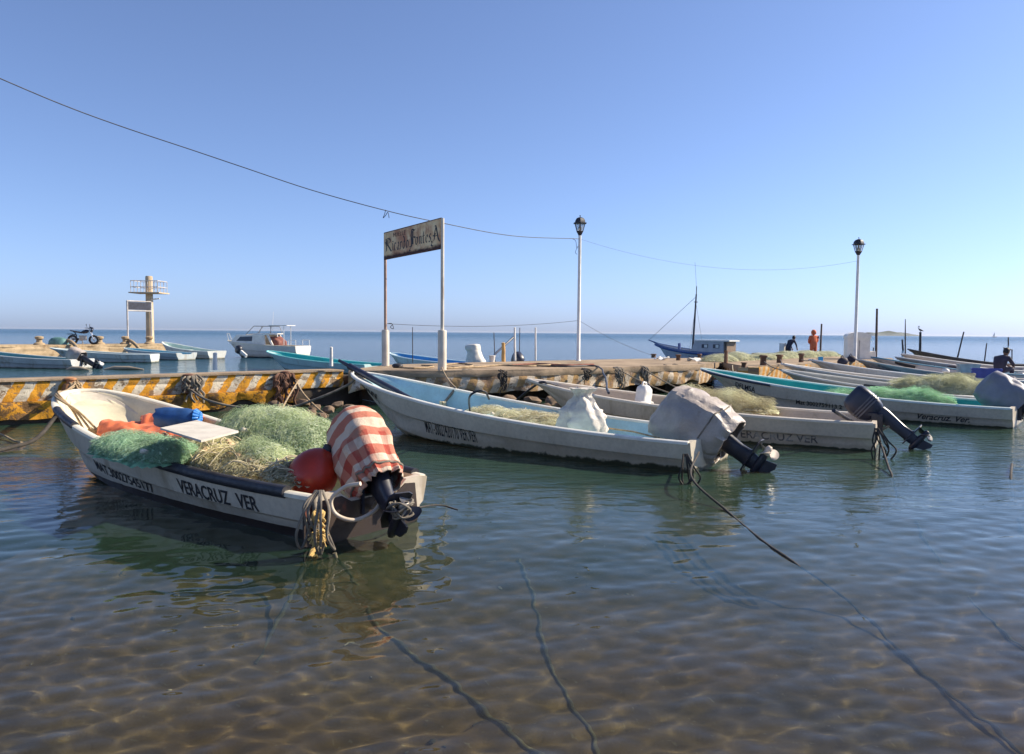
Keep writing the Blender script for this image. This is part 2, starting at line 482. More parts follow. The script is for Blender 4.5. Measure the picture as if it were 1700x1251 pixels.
# ---- the far island in the haze
def make_island():
    b = MB()
    pts = []
    for i in range(41):
        t = i / 40
        px = 1428 + t * 92
        h = (0.25 + 0.75 * math.sin(math.pi * min(1, t * 1.05)) ** 0.7) * (0.75 + 0.35 * mnoise.noise(Vector((t * 5, 1, 0)))) * (1 if t < 0.97 else 0.3)
        if t < 0.08 or t > 0.95: h *= 0.3
        p = WD(px, 560, 4600); p.z = 0
        pts.append((p, max(1.0, h * 34)))
    rings = []
    for p, h in pts:
        rings.append([p + Vector((0, -160, -3)), p + Vector((0, -60, h * 0.8)), p + Vector((0, 0, h)), p + Vector((0, 80, h * 0.7)), p + Vector((0, 200, -3))])
    b.loft(rings, True, True)
    o = b.build('island_hill', M('island_scrub', (0.06, 0.08, 0.05), 0.9, 0.3, 0.02), None, 60)
    tag(o, kind='structure')
make_island()

# ---- sea air
def make_haze():
    b = MB().box((0, 4570, 2.2), (36000, 9400, 15.4))
    k = NT('sea_air')
    k.n.remove(k.p)
    v = k.n.new('ShaderNodeVolumePrincipled')
    v.inputs['Color'].default_value = (0.90, 0.93, 1.0, 1)
    v.inputs['Density'].default_value = 0.6e-4
    v.inputs['Anisotropy'].default_value = 0.25
    k.l.new(v.outputs[0], k.out.inputs['Volume'])
    tag(b.build('haze', k.m), kind='stuff')
make_haze()

# ================================================================== THE PIER
DECK = 0.80
def wall_mat(name, wear, yellow, white, bare, period=0.36, slant=0.45, yellow_low=0.0, seed=0):
    """painted concrete: leaning stripes of yellow and white with flaked bare patches; u along the wall, v height, in metres"""
    k = NT(name)
    uv = k.coord('UV')
    s = k.sep(uv)
    uvn = k.mapping(uv, loc=(seed, seed * 2, 0))
    wob = k.math('MULTIPLY', k.math('SUBTRACT', k.noise(uvn, 3.5, 4), 0.5), 0.16)
    ph = k.math('FRACT', k.math('DIVIDE', k.math('ADD', k.math('SUBTRACT', s[0], k.math('MULTIPLY', s[1], slant)), wob), period))
    st = k.ramp(k.math('ABSOLUTE', k.math('SUBTRACT', ph, 0.5)), 0.235, 0.265)
    yv = k.mix(k.ramp(k.noise(uvn, 6, 6), 0.3, 0.7), mul(yellow, 0.72), mul(yellow, 1.1))
    wv = k.mix(k.ramp(k.noise(uvn, 5, 6), 0.3, 0.7), mul(white, 0.78), mul(white, 1.05))
    c = k.mix(st, yv, wv)
    if yellow_low:
        c = k.mix(k.ramp(k.math('ADD', s[1], k.math('MULTIPLY', k.noise(uvn, 4, 5), 0.2)), yellow_low + 0.09, yellow_low + 0.13), yv, c)
    bc = k.mix(k.ramp(k.noise(uvn, 9, 6, 0.65), 0.3, 0.7), mul(bare, 0.55), mul(bare, 1.25))
    c = k.mix(k.ramp(k.noise(uvn, 3.2, 9, 0.74, 0.4), 0.70 - 0.36 * wear, 0.735 - 0.36 * wear, 0, 0.95), c, bc)
    c = k.mix(k.ramp(k.noise(uvn, 11, 8, 0.75), 0.64 - 0.12 * wear, 0.665 - 0.12 * wear, 0, 0.9), c, bc)
    streak = k.noise(k.mapping(uvn, scale=(7, 0.7, 1)), 1.0, 6, 0.6)
    c = k.mix(k.ramp(streak, 0.55, 0.75, 0, 0.25 + 0.35 * wear), c, (0.09, 0.055, 0.03))
    c = k.mix(k.ramp(k.noise(uvn, 30, 4), 0.60, 0.72, 0, 0.55), c, mul(bare, 0.35))
    k.set(k.p.inputs['Base Color'], c)
    k.p.inputs['Roughness'].default_value = 0.88
    k.p.inputs['Specular IOR Level'].default_value = 0.2
    h = k.math('ADD', k.noise(uvn, 9, 8, 0.7), k.math('MULTIPLY', k.noise(uvn, 45, 4), 0.35))
    k.set(k.p.inputs['Normal'], k.bump(h, 0.7, 0.03))
    return k.m
def concrete(name, col, seed=0, rust=0.4):
    k = NT(name)
    co = k.mapping(k.coord(), loc=(seed, seed, seed))
    c = k.mix(k.ramp(k.noise(co, 1.2, 8, 0.65), 0.3, 0.7), mul(col, 0.65), mul(col, 1.2))
    c = k.mix(k.ramp(k.noise(k.mapping(co, loc=(4, 1, 2)), 2.3, 8, 0.7), 0.62 - 0.2 * rust, 0.8 - 0.2 * rust, 0, 0.7), c, (0.16, 0.085, 0.035))
    c = k.mix(k.ramp(k.noise(co, 22, 5), 0.58, 0.75, 0, 0.6), c, mul(col, 0.3))
    k.set(k.p.inputs['Base Color'], c); k.p.inputs['Roughness'].default_value = 0.9; k.p.inputs['Specular IOR Level'].default_value = 0.2
    k.set(k.p.inputs['Normal'], k.bump(k.noise(co, 18, 8, 0.7), 0.6, 0.025))
    return k.m
YEL, WHT, BARE = (0.64, 0.30, 0.03), (0.62, 0.56, 0.44), (0.24, 0.165, 0.10)
m_stripe_fresh = wall_mat('striped_paint_fresh', 0.46, YEL, WHT, BARE, 0.38, 0.6)
m_ledge = wall_mat('yellow_ledge_paint', 0.55, YEL, (0.62, 0.29, 0.03), (0.17, 0.10, 0.05), slant=0, seed=4)
m_stripe_worn = wall_mat('striped_paint_worn', 0.50, (0.46, 0.29, 0.13), (0.60, 0.51, 0.39), (0.30, 0.20, 0.13), 0.42, 0.35, yellow_low=0.24, seed=9)
m_stripe_orange = wall_mat('striped_paint_orange', 0.25, (0.62, 0.30, 0.07), (0.62, 0.47, 0.28), BARE, 0.30, 0.35, seed=2)
m_deck = concrete('pier_concrete', (0.36, 0.27, 0.18), 1, 0.25)
m_dark_conc = concrete('shade_tone_concrete', (0.075, 0.06, 0.045), 2, 0.3)  # near black: the shade of the hollow below the deck is in this colour
m_rubble = concrete('rubble_stone', (0.24, 0.17, 0.115), 5, 0.4)

def wall(name, pts, z0, z1, thick, mat, parent, disp=0.02, ragged=0.0, groove=None, seed=0, step=0.14, flip=1, u0=0.0):
    pts = [Vector((p[0], p[1], 0)) for p in pts]
    rings, uvs = [], []
    u = u0
    nv = max(3, int((z1 - z0) / 0.06))
    for s in range(len(pts) - 1):
        a, b = pts[s], pts[s + 1]
        L = (b - a).length
        t = (b - a) / L
        nrm = Vector((t.y, -t.x, 0)) * flip
        nseg = max(2, int(L / step))
        for i in range(0 if s == 0 else 1, nseg + 1):
            p = a + t * (L * i / nseg)
            ring, uv = [], []
            low = z0 + ragged * max(0, mnoise.noise(Vector(((u + L * i / nseg) * 1.3, seed, 5))) + 0.15)
            for j in range(nv + 1):
                z = z1 + (low - z1) * j / nv
                uu = u + L * i / nseg
                d = disp * (mnoise.noise(Vector((uu * 1.5, z * 3, seed))) + 0.6 * mnoise.noise(Vector((uu * 5, z * 6, seed + 3))))
                if groove and abs(z - groove) < 0.032: d -= 0.025
                if j == 0 or j == nv: d -= 0.012
                q = p + nrm * d; q.z = z
                ring.append(q); uv.append((uu, z))
            for z in (low, z1):
                q = p - nrm * thick; q.z = z
                ring.append(q); uv.append((u + L * i / nseg, z))
            rings.append(ring); uvs.append(uv)
        u += L
    b = MB().loft(rings, True, True, uvs)
    return b.build(name, mat, parent, 40)

def off(p, n, d): return (p[0] + n[0] * d, p[1] + n[1] * d)
# plan of the pier (metres): the narrow striped arm on the left, the wide deck in the middle, the head on the right
LA, LB = (-12.3, 10.2), (-3.95, 17.75)
MID = [(-3.75, 17.35), (-1.6, 17.75), (0.74, 18.75), (5.5, 22.3), (7.0, 25.0)]
HEAD = [(7.0, 25.0), (6.6, 21.2), (8.2, 22.9), (14.2, 28.2)]
pier = empty('pier', 'long concrete pier with yellow and white striped sides crossing the picture', 'pier', (0, 0, 0))
larm_n = Vector((-(LB[1] - LA[1]), LB[0] - LA[0], 0)).normalized()      # away from the viewer
ln = (larm_n.x, larm_n.y)
b = MB().prism([off(LA, ln, -0.03), off(LB, ln, -0.03), off(LB, ln, 0.62), off(LA, ln, 0.62)], 0.765, DECK)
b.build('deck', m_deck, pier, 30)
b = MB().prism([MID[0], MID[1], MID[2], MID[3], (6.8, 24.6), HEAD[1], HEAD[2], HEAD[3], (15.2, 30.4), (13.4, 32.4), (4.5, 27.2), (1.0, 24.6), (-3.4, 20.7), (-3.75, 18.4)], 0.64, DECK)
b.build('deck', m_deck, pier, 30)
wall('striped_wall', [LA, LB], 0.405, 0.762, 0.45, m_stripe_fresh, pier, 0.022, 0, 0.60, 1)
wall('ledge', [off(LA, ln, -0.10), off((-4.9, 16.9), ln, -0.10)], 0.06, 0.40, 0.5, m_ledge, pier, 0.11, 0.26, None, 2)
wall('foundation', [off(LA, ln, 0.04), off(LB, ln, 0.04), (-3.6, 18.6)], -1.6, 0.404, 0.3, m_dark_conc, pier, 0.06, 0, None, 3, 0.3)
wall('striped_wall', MID[:4], 0.24, 0.637, 0.3, m_stripe_worn, pier, 0.075, 0.20, None, 4)
wall('edge_beam', [off(p, (0.5, -0.8), 0.02) for p in MID[:4]], 0.64, DECK - 0.01, 0.1, m_deck, pier, 0.03, 0, None, 8)
wall('striped_wall', [MID[3], MID[4]], 0.22, 0.637, 0.3, m_stripe_worn, pier, 0.03, 0.1, None, 5)
wall('striped_wall', [(6.85, 24.6), HEAD[1]], 0.12, 0.78, 0.3, m_stripe_worn, pier, 0.03, 0.1, None, 6)
wall('striped_wall', [HEAD[1], HEAD[2], HEAD[3]], 0.10, 0.78, 0.3, m_stripe_orange, pier, 0.025, 0.05, None, 7)
# the back wall of the hollow under the deck, and the piles that carry it
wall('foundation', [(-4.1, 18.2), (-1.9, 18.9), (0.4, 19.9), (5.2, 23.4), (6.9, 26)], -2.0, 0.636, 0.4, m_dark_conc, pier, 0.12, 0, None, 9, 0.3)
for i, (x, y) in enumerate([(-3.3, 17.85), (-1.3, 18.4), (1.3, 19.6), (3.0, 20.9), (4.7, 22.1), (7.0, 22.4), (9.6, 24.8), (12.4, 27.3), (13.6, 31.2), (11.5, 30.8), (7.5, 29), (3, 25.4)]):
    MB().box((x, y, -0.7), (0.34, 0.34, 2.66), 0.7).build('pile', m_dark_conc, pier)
# ================================================================== OPEN FIBREGLASS BOATS
class Boat:
    """a long open boat: x runs from the transom (0) to the stem (L), y to port, z up from the waterline"""
    def __init__(s, L, beam, hs, hb, stern_frac=0.84, q=1.6, p=2.3, depth=0.22, sheer=2.0, step=0.5, trim=0.0):
        s.L, s.B, s.hs, s.hb, s.sf, s.q, s.p, s.depth, s.sheer, s.step, s.trim = L, beam, hs, hb, stern_frac, q, p, depth, sheer, step, trim
    def bg(s, t):
        if t < 0.42: k = s.sf + (1 - s.sf) * math.sin(t / 0.42 * math.pi / 2)
        else: k = max(0.0, 1 - ((t - 0.42) / 0.58) ** s.p) ** (1 / s.q)
        return s.B / 2 * k
    def zg(s, t): return s.hs + (s.hb - s.hs) * t ** s.sheer
    def zk(s, t):
        k = sstep(0.70, 1.0, t)
        return -s.depth + (s.zg(t) - 0.04 + s.depth) * k ** 1.25
    def sec(s, t):
        """outer section on the port side, gunwale to keel"""
        b, g, k = s.bg(t), s.zg(t), s.zk(t)
        fine = 1 - sstep(0.55, 1.0, t)
        zc = k + (g - k) * (0.30 + 0.16 * (1 - fine))
        bc = b * (0.80 * fine + 0.62 * (1 - fine))
        zm = g + (zc - g) * s.step
        bm = b + (bc - b) * s.step * 0.75
        ins = min(0.042, bm * 0.25)
        return [(b, g), ((b * 2 + bm) / 3 + 0.004, (2 * g + zm) / 3), (bm, zm), (max(0, bm - ins), zm - 0.030),
                (max(0, (bm + bc) / 2 - ins * 0.7), (zm + zc) / 2), (bc, zc), (bc * 0.55, (zc * 0.4 + k * 0.6)), (0, k)]
    def at(s, t, f, side=1, out=0.0):
        """point on the outer skin: f from 0 at the gunwale to 1 at the chine"""
        pr = s.sec(t)[:6]
        d = [0]
        for a, b in zip(pr, pr[1:]): d.append(d[-1] + math.dist(a, b))
        x = f * d[-1]
        for i in range(5):
            if x <= d[i + 1] or i == 4:
                u = (x - d[i]) / max(1e-6, d[i + 1] - d[i]); u = min(1, max(0, u))
                y = pr[i][0] + (pr[i + 1][0] - pr[i][0]) * u; z = pr[i][1] + (pr[i + 1][1] - pr[i][1]) * u
                return Vector((s.L * t, side * (y + out), z))
    def rail(s, t, side=1, up=0.0, inn=0.0):
        return Vector((s.L * t, side * max(0, s.bg(t) - inn), s.zg(t) + up))
    def half_at(s, t, z):
        pr = s.sec(t)
        for a, b in zip(pr, pr[1:]):
            if b[1] <= z <= a[1] and a[1] > b[1]: return b[0] + (a[0] - b[0]) * (z - b[1]) / (a[1] - b[1])
        return pr[0][0] if z > pr[0][1] else 0.0
    def floor(s, t): return max(0.06 + 0.55 * s.zg(t) * sstep(0.6, 1.0, t), s.zk(t) + 0.06)

def stations(n, tail=0.0):
    a = [i / n for i in range(n + 1)]
    return [1 - (1 - x) ** 1.5 * (1 - tail) if False else x for x in a]
def tlist(n): return [1 - (1 - i / n) ** 1.35 for i in range(n + 1)]

def make_boat(root, bt, m_hull, m_in, m_rail, n=34, thwarts=(0.30, 0.62), bow_deck=0.80, notch=True, m_transom=None, rail_w=0.055, m_thwart=None, bow_line=False):
    ts = tlist(n)
    # outer skin
    rings = []
    for t in ts:
        h = bt.sec(t); x = bt.L * t
        rings.append([(x, y, z) for y, z in h] + [(x, -y, z) for y, z in reversed(h[:-1])])
    hull = MB().loft(rings, False, False).build('hull', m_hull, root, 32)
    # inner skin and floor
    rings = []
    ti = [0.012 + (0.985 - 0.012) * t for t in ts]
    for t in ti:
        h = bt.sec(t); x = bt.L * t
        th = 0.035
        zf = bt.floor(t)
        b0 = max(0.004, h[0][0] - rail_w * 0.8); b1 = max(0.003, h[3][0] - th)
        zfl = min(max(zf, h[5][1] - 0.02), h[3][1] - 0.03)
        bf = max(0.002, min(b1 * 0.9, (h[5][0] + h[4][0]) / 2 - 0.045))
        port = [(x, b0, h[0][1] - 0.004), (x, max(0.003, (b0 + b1) / 2), (h[0][1] + h[3][1]) / 2), (x, b1, h[3][1]), (x, b1 * 0.985, h[3][1] - 0.025), (x, bf, zfl + 0.02), (x, bf * 0.93, zfl)]
        rings.append(port + [(a, -y, z) for a, y, z in reversed(port)])
    liner = MB().loft([r[::-1] for r in rings], False, False).build('inner_shell', m_in, root, 40)
    # gunwale: a rounded flange running round the bow
    def edge(side): return [(t, side) for t in (ts if side > 0 else ts[::-1])]
    path = edge(1) + edge(-1)[1:]
    rings = []
    for t, side in path:
        b = bt.bg(t); x = bt.L * t; g = bt.zg(t)
        w = min(rail_w, b * 0.9 + 0.01)
        fwd = 0.02 * (1 if t > 0.985 else 0)
        yo, yi = side * (b + 0.012), side * max(0.0, b - w)
        rings.append([(x + fwd, yo, g - 0.026), (x + fwd, yo, g + 0.006), (x, (yo * 3 + yi) / 4, g + 0.018), (x, (yo + yi * 3) / 4, g + 0.018), (x, yi, g + 0.006), (x, yi, g - 0.022)])
    MB().loft(rings, True, True).build('gunwale', m_rail, root, 50)
    # transom with the cut for the motor
    h = bt.sec(0)
    hb_, g = h[0][0], h[0][1]
    mid = 0.27 if notch else 0.0
    poly = [(y, z) for y, z in h] + [(-y, z) for y, z in reversed(h[:-1])]
    top = [(-hb_ + 0.10, g + 0.02), (-mid - 0.10, g + 0.012), (-mid, g - 0.07), (mid, g - 0.07), (mid + 0.10, g + 0.012), (hb_ - 0.10, g + 0.02)] if notch else [(-hb_ + 0.1, g + 0.02), (hb_ - 0.1, g + 0.02)]
    vs = [(p[0], p[1]) for p in poly] + top
    # built as strips so that the notched outline has no crossing faces
    tb = MB()
    up = [(-hb_, g)] + top + [(hb_, g)]
    low = [(y, z) for y, z in reversed(h[1:])]
    ys = sorted(set([round(u[0], 4) for u in up] + [round(y, 4) for y, z in h] + [round(-y, 4) for y, z in h]))
    def ztop(y):
        for a, b in zip(up, up[1:]):
            if a[0] <= y <= b[0] and b[0] > a[0]: return a[1] + (b[1] - a[1]) * (y - a[0]) / (b[0] - a[0])
        return g
    def zlow(y):
        y = abs(y)
        for a, b in zip(h[::-1], h[::-1][1:]):
            if a[0] <= y <= b[0] and b[0] > a[0] + 1e-6: return a[1] + (b[1] - a[1]) * (y - a[0]) / (b[0] - a[0])
        return g - 0.01
    ring = [[(-0.03, y, ztop(y)), (0.03, y, ztop(y)), (0.03, y, min(zlow(y), ztop(y) - 0.01)), (-0.03, y, min(zlow(y), ztop(y) - 0.01))] for y in ys]
    tb.loft(ring, True, True)
    tb.build('transom', m_transom or m_hull, root, 30)
    for t in thwarts:
        zt = bt.zg(t) - 0.16
        w = bt.bg(t) * 0.93
        MB().box((bt.L * t, 0, zt), (0.26, 2 * w, 0.035)).build('thwart', m_thwart or m_in, root)
    if bow_deck:
        # raised bow floor with a curved rear edge
        ts2 = [bow_deck + (0.975 - bow_deck) * i / 8 for i in range(9)]
        zf = bt.zg(bow_deck) * 0.52
        rings = [[(bt.L * t - (0.10 * (1 - t) * (1 - (2 * j / 8 - 1) ** 2) * 4), (2 * j / 8 - 1) * max(0.004, (bt.half_at(t, zf + 0.16 * (t - bow_deck) / (1 - bow_deck) - 0.03) - 0.05) * 0.97), zf + 0.16 * (t - bow_deck) / (1 - bow_deck)) for j in range(9)] for t in ts2]
        bb = MB().loft([r[::-1] for r in rings], False, False)
        r0 = rings[0]
        bb.loft([[(p[0], p[1], p[2]) for p in r0], [(p[0], p[1] * 0.8, bt.floor(bow_deck) + 0.02) for p in r0]], False, False)
        bb.build('bow_floor', m_in, root, 30)
    return hull

def place_boat(bt, name, label, bow, corner, group='open fishing boats moored along the pier', near=1):
    """bow and near stern corner of the gunwale as photo points; near = side of the boat that faces us"""
    bp = W(bow[0], bow[1], bt.hb); cp = W(corner[0], corner[1], bt.hs)
    c = cp.copy()
    for _ in range(6):
        d = (bp - c); d.z = 0; d.normalize()
        port = Vector((-d.y, d.x, 0))
        c = cp - port * near * bt.bg(0)
    d = bp - c; d.z = 0
    bt.L = d.length
    root = empty(name, label, 'boat', (c.x, c.y, 0), math.atan2(d.y, d.x), group)
    root['length'] = 0; del root['length']
    return root

# ---- lettering painted on a hull
def glyph_mesh(text, shear=0.0, bold=0.016):
    cu = bpy.data.curves.new('t', 'FONT'); cu.body = text; cu.shear = shear; cu.offset = bold; cu.resolution_u = 3
    o = bpy.data.objects.new('t', cu); C.objects.link(o)
    bpy.context.view_layer.update()
    me = bpy.data.meshes.new_from_object(o.evaluated_get(bpy.context.evaluated_depsgraph_get()))
    bpy.data.objects.remove(o); bpy.data.curves.remove(cu)
    bm = bmesh.new(); bm.from_mesh(me); bpy.data.meshes.remove(me)
    for _ in range(3):
        long_e = [e for e in bm.edges if e.calc_length() > 0.16]
        if long_e: bmesh.ops.subdivide_edges(bm, edges=long_e, cuts=1, use_grid_fill=False)
    bmesh.ops.triangulate(bm, faces=bm.faces)
    v = [(q.co.x, q.co.y) for q in bm.verts]; bm.verts.index_update()
    f = [tuple(q.index for q in fc.verts) for fc in bm.faces]
    bm.free()
    xs = [p[0] for p in v]; ys = [p[1] for p in v]
    x0, x1, y0, y1 = min(xs), max(xs), 0.0, max(ys)
    return [((p[0] - x0) / (x1 - x0), p[1] / y1) for p in v], f
def paint_text(bt, root, text, t0, t1, f0, f1, mat, side=1, shear=0.0, drop=0.0, bold=0.016, out=0.005):
    """text from t0 (its left end) to t1, between skin heights f0 (top) and f1 (foot)"""
    v, f = glyph_mesh(text, shear, bold)
    pts = []
    for p in v:
        t, f_ = t0 + (t1 - t0) * p[0], f1 + (f0 - f1) * p[1] + drop * p[0]
        q = bt.at(t, f_, side)
        d = bt.at(t + 0.003, f_, side) - bt.at(t - 0.003, f_, side)
        nrm = Vector((-d.y, d.x, 0)) * side
        if nrm.length < 1e-9: nrm = Vector((0, side, 0))
        pts.append(q + nrm.normalized() * out)
    return MB().add(pts, f).build('lettering', mat, root)

def hull_mat(name, col, seed, algae=0.10, dirt=0.45, wlcol=ALGAE, edge=None):
    return M(name, col, 0.45, 0.08, 1.5, (0.30, 0.235, 0.15), dirt + 0.12, 2.0, 0.12, 30, 0.003, wl=(wlcol, algae, (0.30, 0.25, 0.14)) if edge is None else (wlcol, algae, (0.25, 0.2, 0.14), edge), fine=0.22, seed=seed, streak=True)
def liner_mat(name, col, seed, dirt=0.5):
    return M(name, col, 0.55, 0.12, 2.0, (0.22, 0.18, 0.11), dirt, 2.2, 0.15, 25, 0.004, fine=0.15, seed=seed)

# ---- outboard motors: z runs up the motor from the clamp on the transom, x forwards
def rrect(cx, cy, hx, hy, z, n=16, e=0.35):
    out = []
    for k in range(n):
        a = 2 * math.pi * (k + 0.5) / n
        ca, sa = math.cos(a), math.sin(a)
        out.append((cx + hx * math.copysign(abs(ca) ** e, ca), cy + hy * math.copysign(abs(sa) ** e, sa), z))
    return out
def make_motor(label, boat_root, bt, tilt, mat, m_prop, y=0.0, group='outboard motors on the boats', cowl=True, s=1.0, low=None, steer=0.0, band=None, m_hub=None, leg=1.0, lift=0.0):
    base = frame_of(boat_root) @ Vector((-0.10, y, bt.hs - 0.02 + lift))
    root = empty('outboard_motor', label, 'outboard motor', base, boat_root.rotation_euler[2] + steer, group)
    T = Matrix.Rotation(R(tilt), 4, 'Y') @ Matrix.Scale(s, 4)
    low = low or mat
    TL = T @ Matrix.Diagonal((1, 1, leg, 1))
    # cowling: fat head, narrower chin
    prof = [(0.10, 0.02, 0.13, 0.09), (0.15, 0.03, 0.19, 0.125), (0.24, 0.045, 0.235, 0.15), (0.34, 0.05, 0.255, 0.165), (0.46, 0.05, 0.26, 0.168), (0.56, 0.045, 0.245, 0.16), (0.63, 0.03, 0.21, 0.135), (0.665, 0.02, 0.15, 0.09)]
    MB().loft([rrect(cx, 0, hx, hy, z, 20, 0.55) for z, cx, hx, hy in prof]).build('cowling', mat, root, 50, T)
    if band:
        for z0 in (0.285, 0.335, 0.385):
            MB().loft([rrect(0.05, 0, 0.257 + d, 0.166 + d, z, 20, 0.55) for z, d in ((z0 - 0.012, 0.0), (z0 - 0.008, 0.008), (z0 + 0.008, 0.008), (z0 + 0.012, 0.0))]).build('cowl_trim', band, root, 50, T)
    # mid section, getting slimmer
    MB().loft([rrect(cx, 0, hx, hy, z, 14, 0.7) for z, cx, hx, hy in ((0.115, 0.0, 0.15, 0.10), (0.02, -0.02, 0.135, 0.085), (-0.15, -0.03, 0.11, 0.065), (-0.34, -0.03, 0.095, 0.052), (-0.47, -0.035, 0.10, 0.05), (-0.50, -0.04, 0.12, 0.052))]).build('leg', low, root, 50, TL)
    MB().plate([(0.13, -0.05), (0.13, 0.05), (0.02, 0.09), (-0.27, 0.10), (-0.30, 0.06), (-0.30, -0.06), (-0.27, -0.10), (0.02, -0.09)], (0, 0, -0.515), (1, 0, 0), (0, 1, 0), 0.018).build('cavitation_plate', low, root, None, TL)
    g = MB().loft([rrect(-0.03, 0, 0.10, 0.035, -0.51, 12, 0.9), rrect(-0.03, 0, 0.085, 0.03, -0.62, 12, 0.9)], True, False)
    rot = Matrix.Rotation(R(90), 3, 'Y')
    g.lathe([(0.004, -0.17), (0.03, -0.155), (0.05, -0.10), (0.058, 0.0), (0.055, 0.10), (0.048, 0.16)], (-0.03, 0, -0.655), 14, Matrix.Rotation(R(-90), 3, 'Y'))
    g.build('gearcase', low, root, 50, TL)
    MB().plate([(0.06, 0), (-0.13, 0), (-0.17, -0.16), (-0.11, -0.175), (-0.01, -0.12)], (0, 0, -0.70), (1, 0, 0), (0, 0, 1), 0.016).build('skeg', low, root, None, TL)
    pr = MB().lathe([(0.046, 0.0), (0.046, 0.07), (0.03, 0.10), (0.014, 0.105), (0.012, 0.085)], (-0.19, 0, -0.655), 14, Matrix.Rotation(R(-90), 3, 'Y'))
    prop = pr.build('propeller', m_hub or m_prop, root, 50, TL)
    for k in range(3):
        a = 2 * math.pi * k / 3 + 0.5
        m = Matrix.Translation((-0.235, 0, -0.655)) @ Matrix.Rotation(a, 4, 'X') @ Matrix.Rotation(R(32), 4, 'Z')
        grid = [[(m @ Vector((0.016 * math.sin(v * 3), 0.075 * wd * (u - 0.5) * 2, 0.035 + v * 0.135))) for u in (0, 0.25, 0.5, 0.75, 1)] for v, wd in ((0, 0.4), (0.2, 0.75), (0.45, 1.0), (0.7, 0.95), (0.9, 0.65), (1.0, 0.25))]
        bl = MB().loft([r + [p + Vector((0.008, 0, 0)) for p in reversed(r)] for r in grid], True, True)
        bl.build('blade', m_prop, prop, 60, TL)
    # clamp bracket on the transom: stays upright while the motor tilts
    c = MB()
    for yy in (-0.13, 0.13):
        c.box((0.08, yy, -0.10), (0.16, 0.025, 0.30)).box((0.15, yy, 0.045), (0.12, 0.03, 0.04))
    c.tube([(0.03, -0.15, 0.02), (0.03, 0.15, 0.02)], 0.022, 10)
    c.build('clamp_bracket', m_motor_black, root)
    MB().tube([(0.02, 0.03, -0.20), (-0.14, 0.03, -0.18 + 0.002 * tilt)], 0.02, 8).build('tilt_ram', m_alloy, root)
    return root, Matrix.Translation(base) @ Matrix.Rotation(root.rotation_euler[2], 4, 'Z') @ T

def wrinkle(p, s, a, b): return a * mnoise.noise(Vector(p) * s) + b * mnoise.noise(Vector(p) * s * 2.7 + Vector((3, 3, 3)))
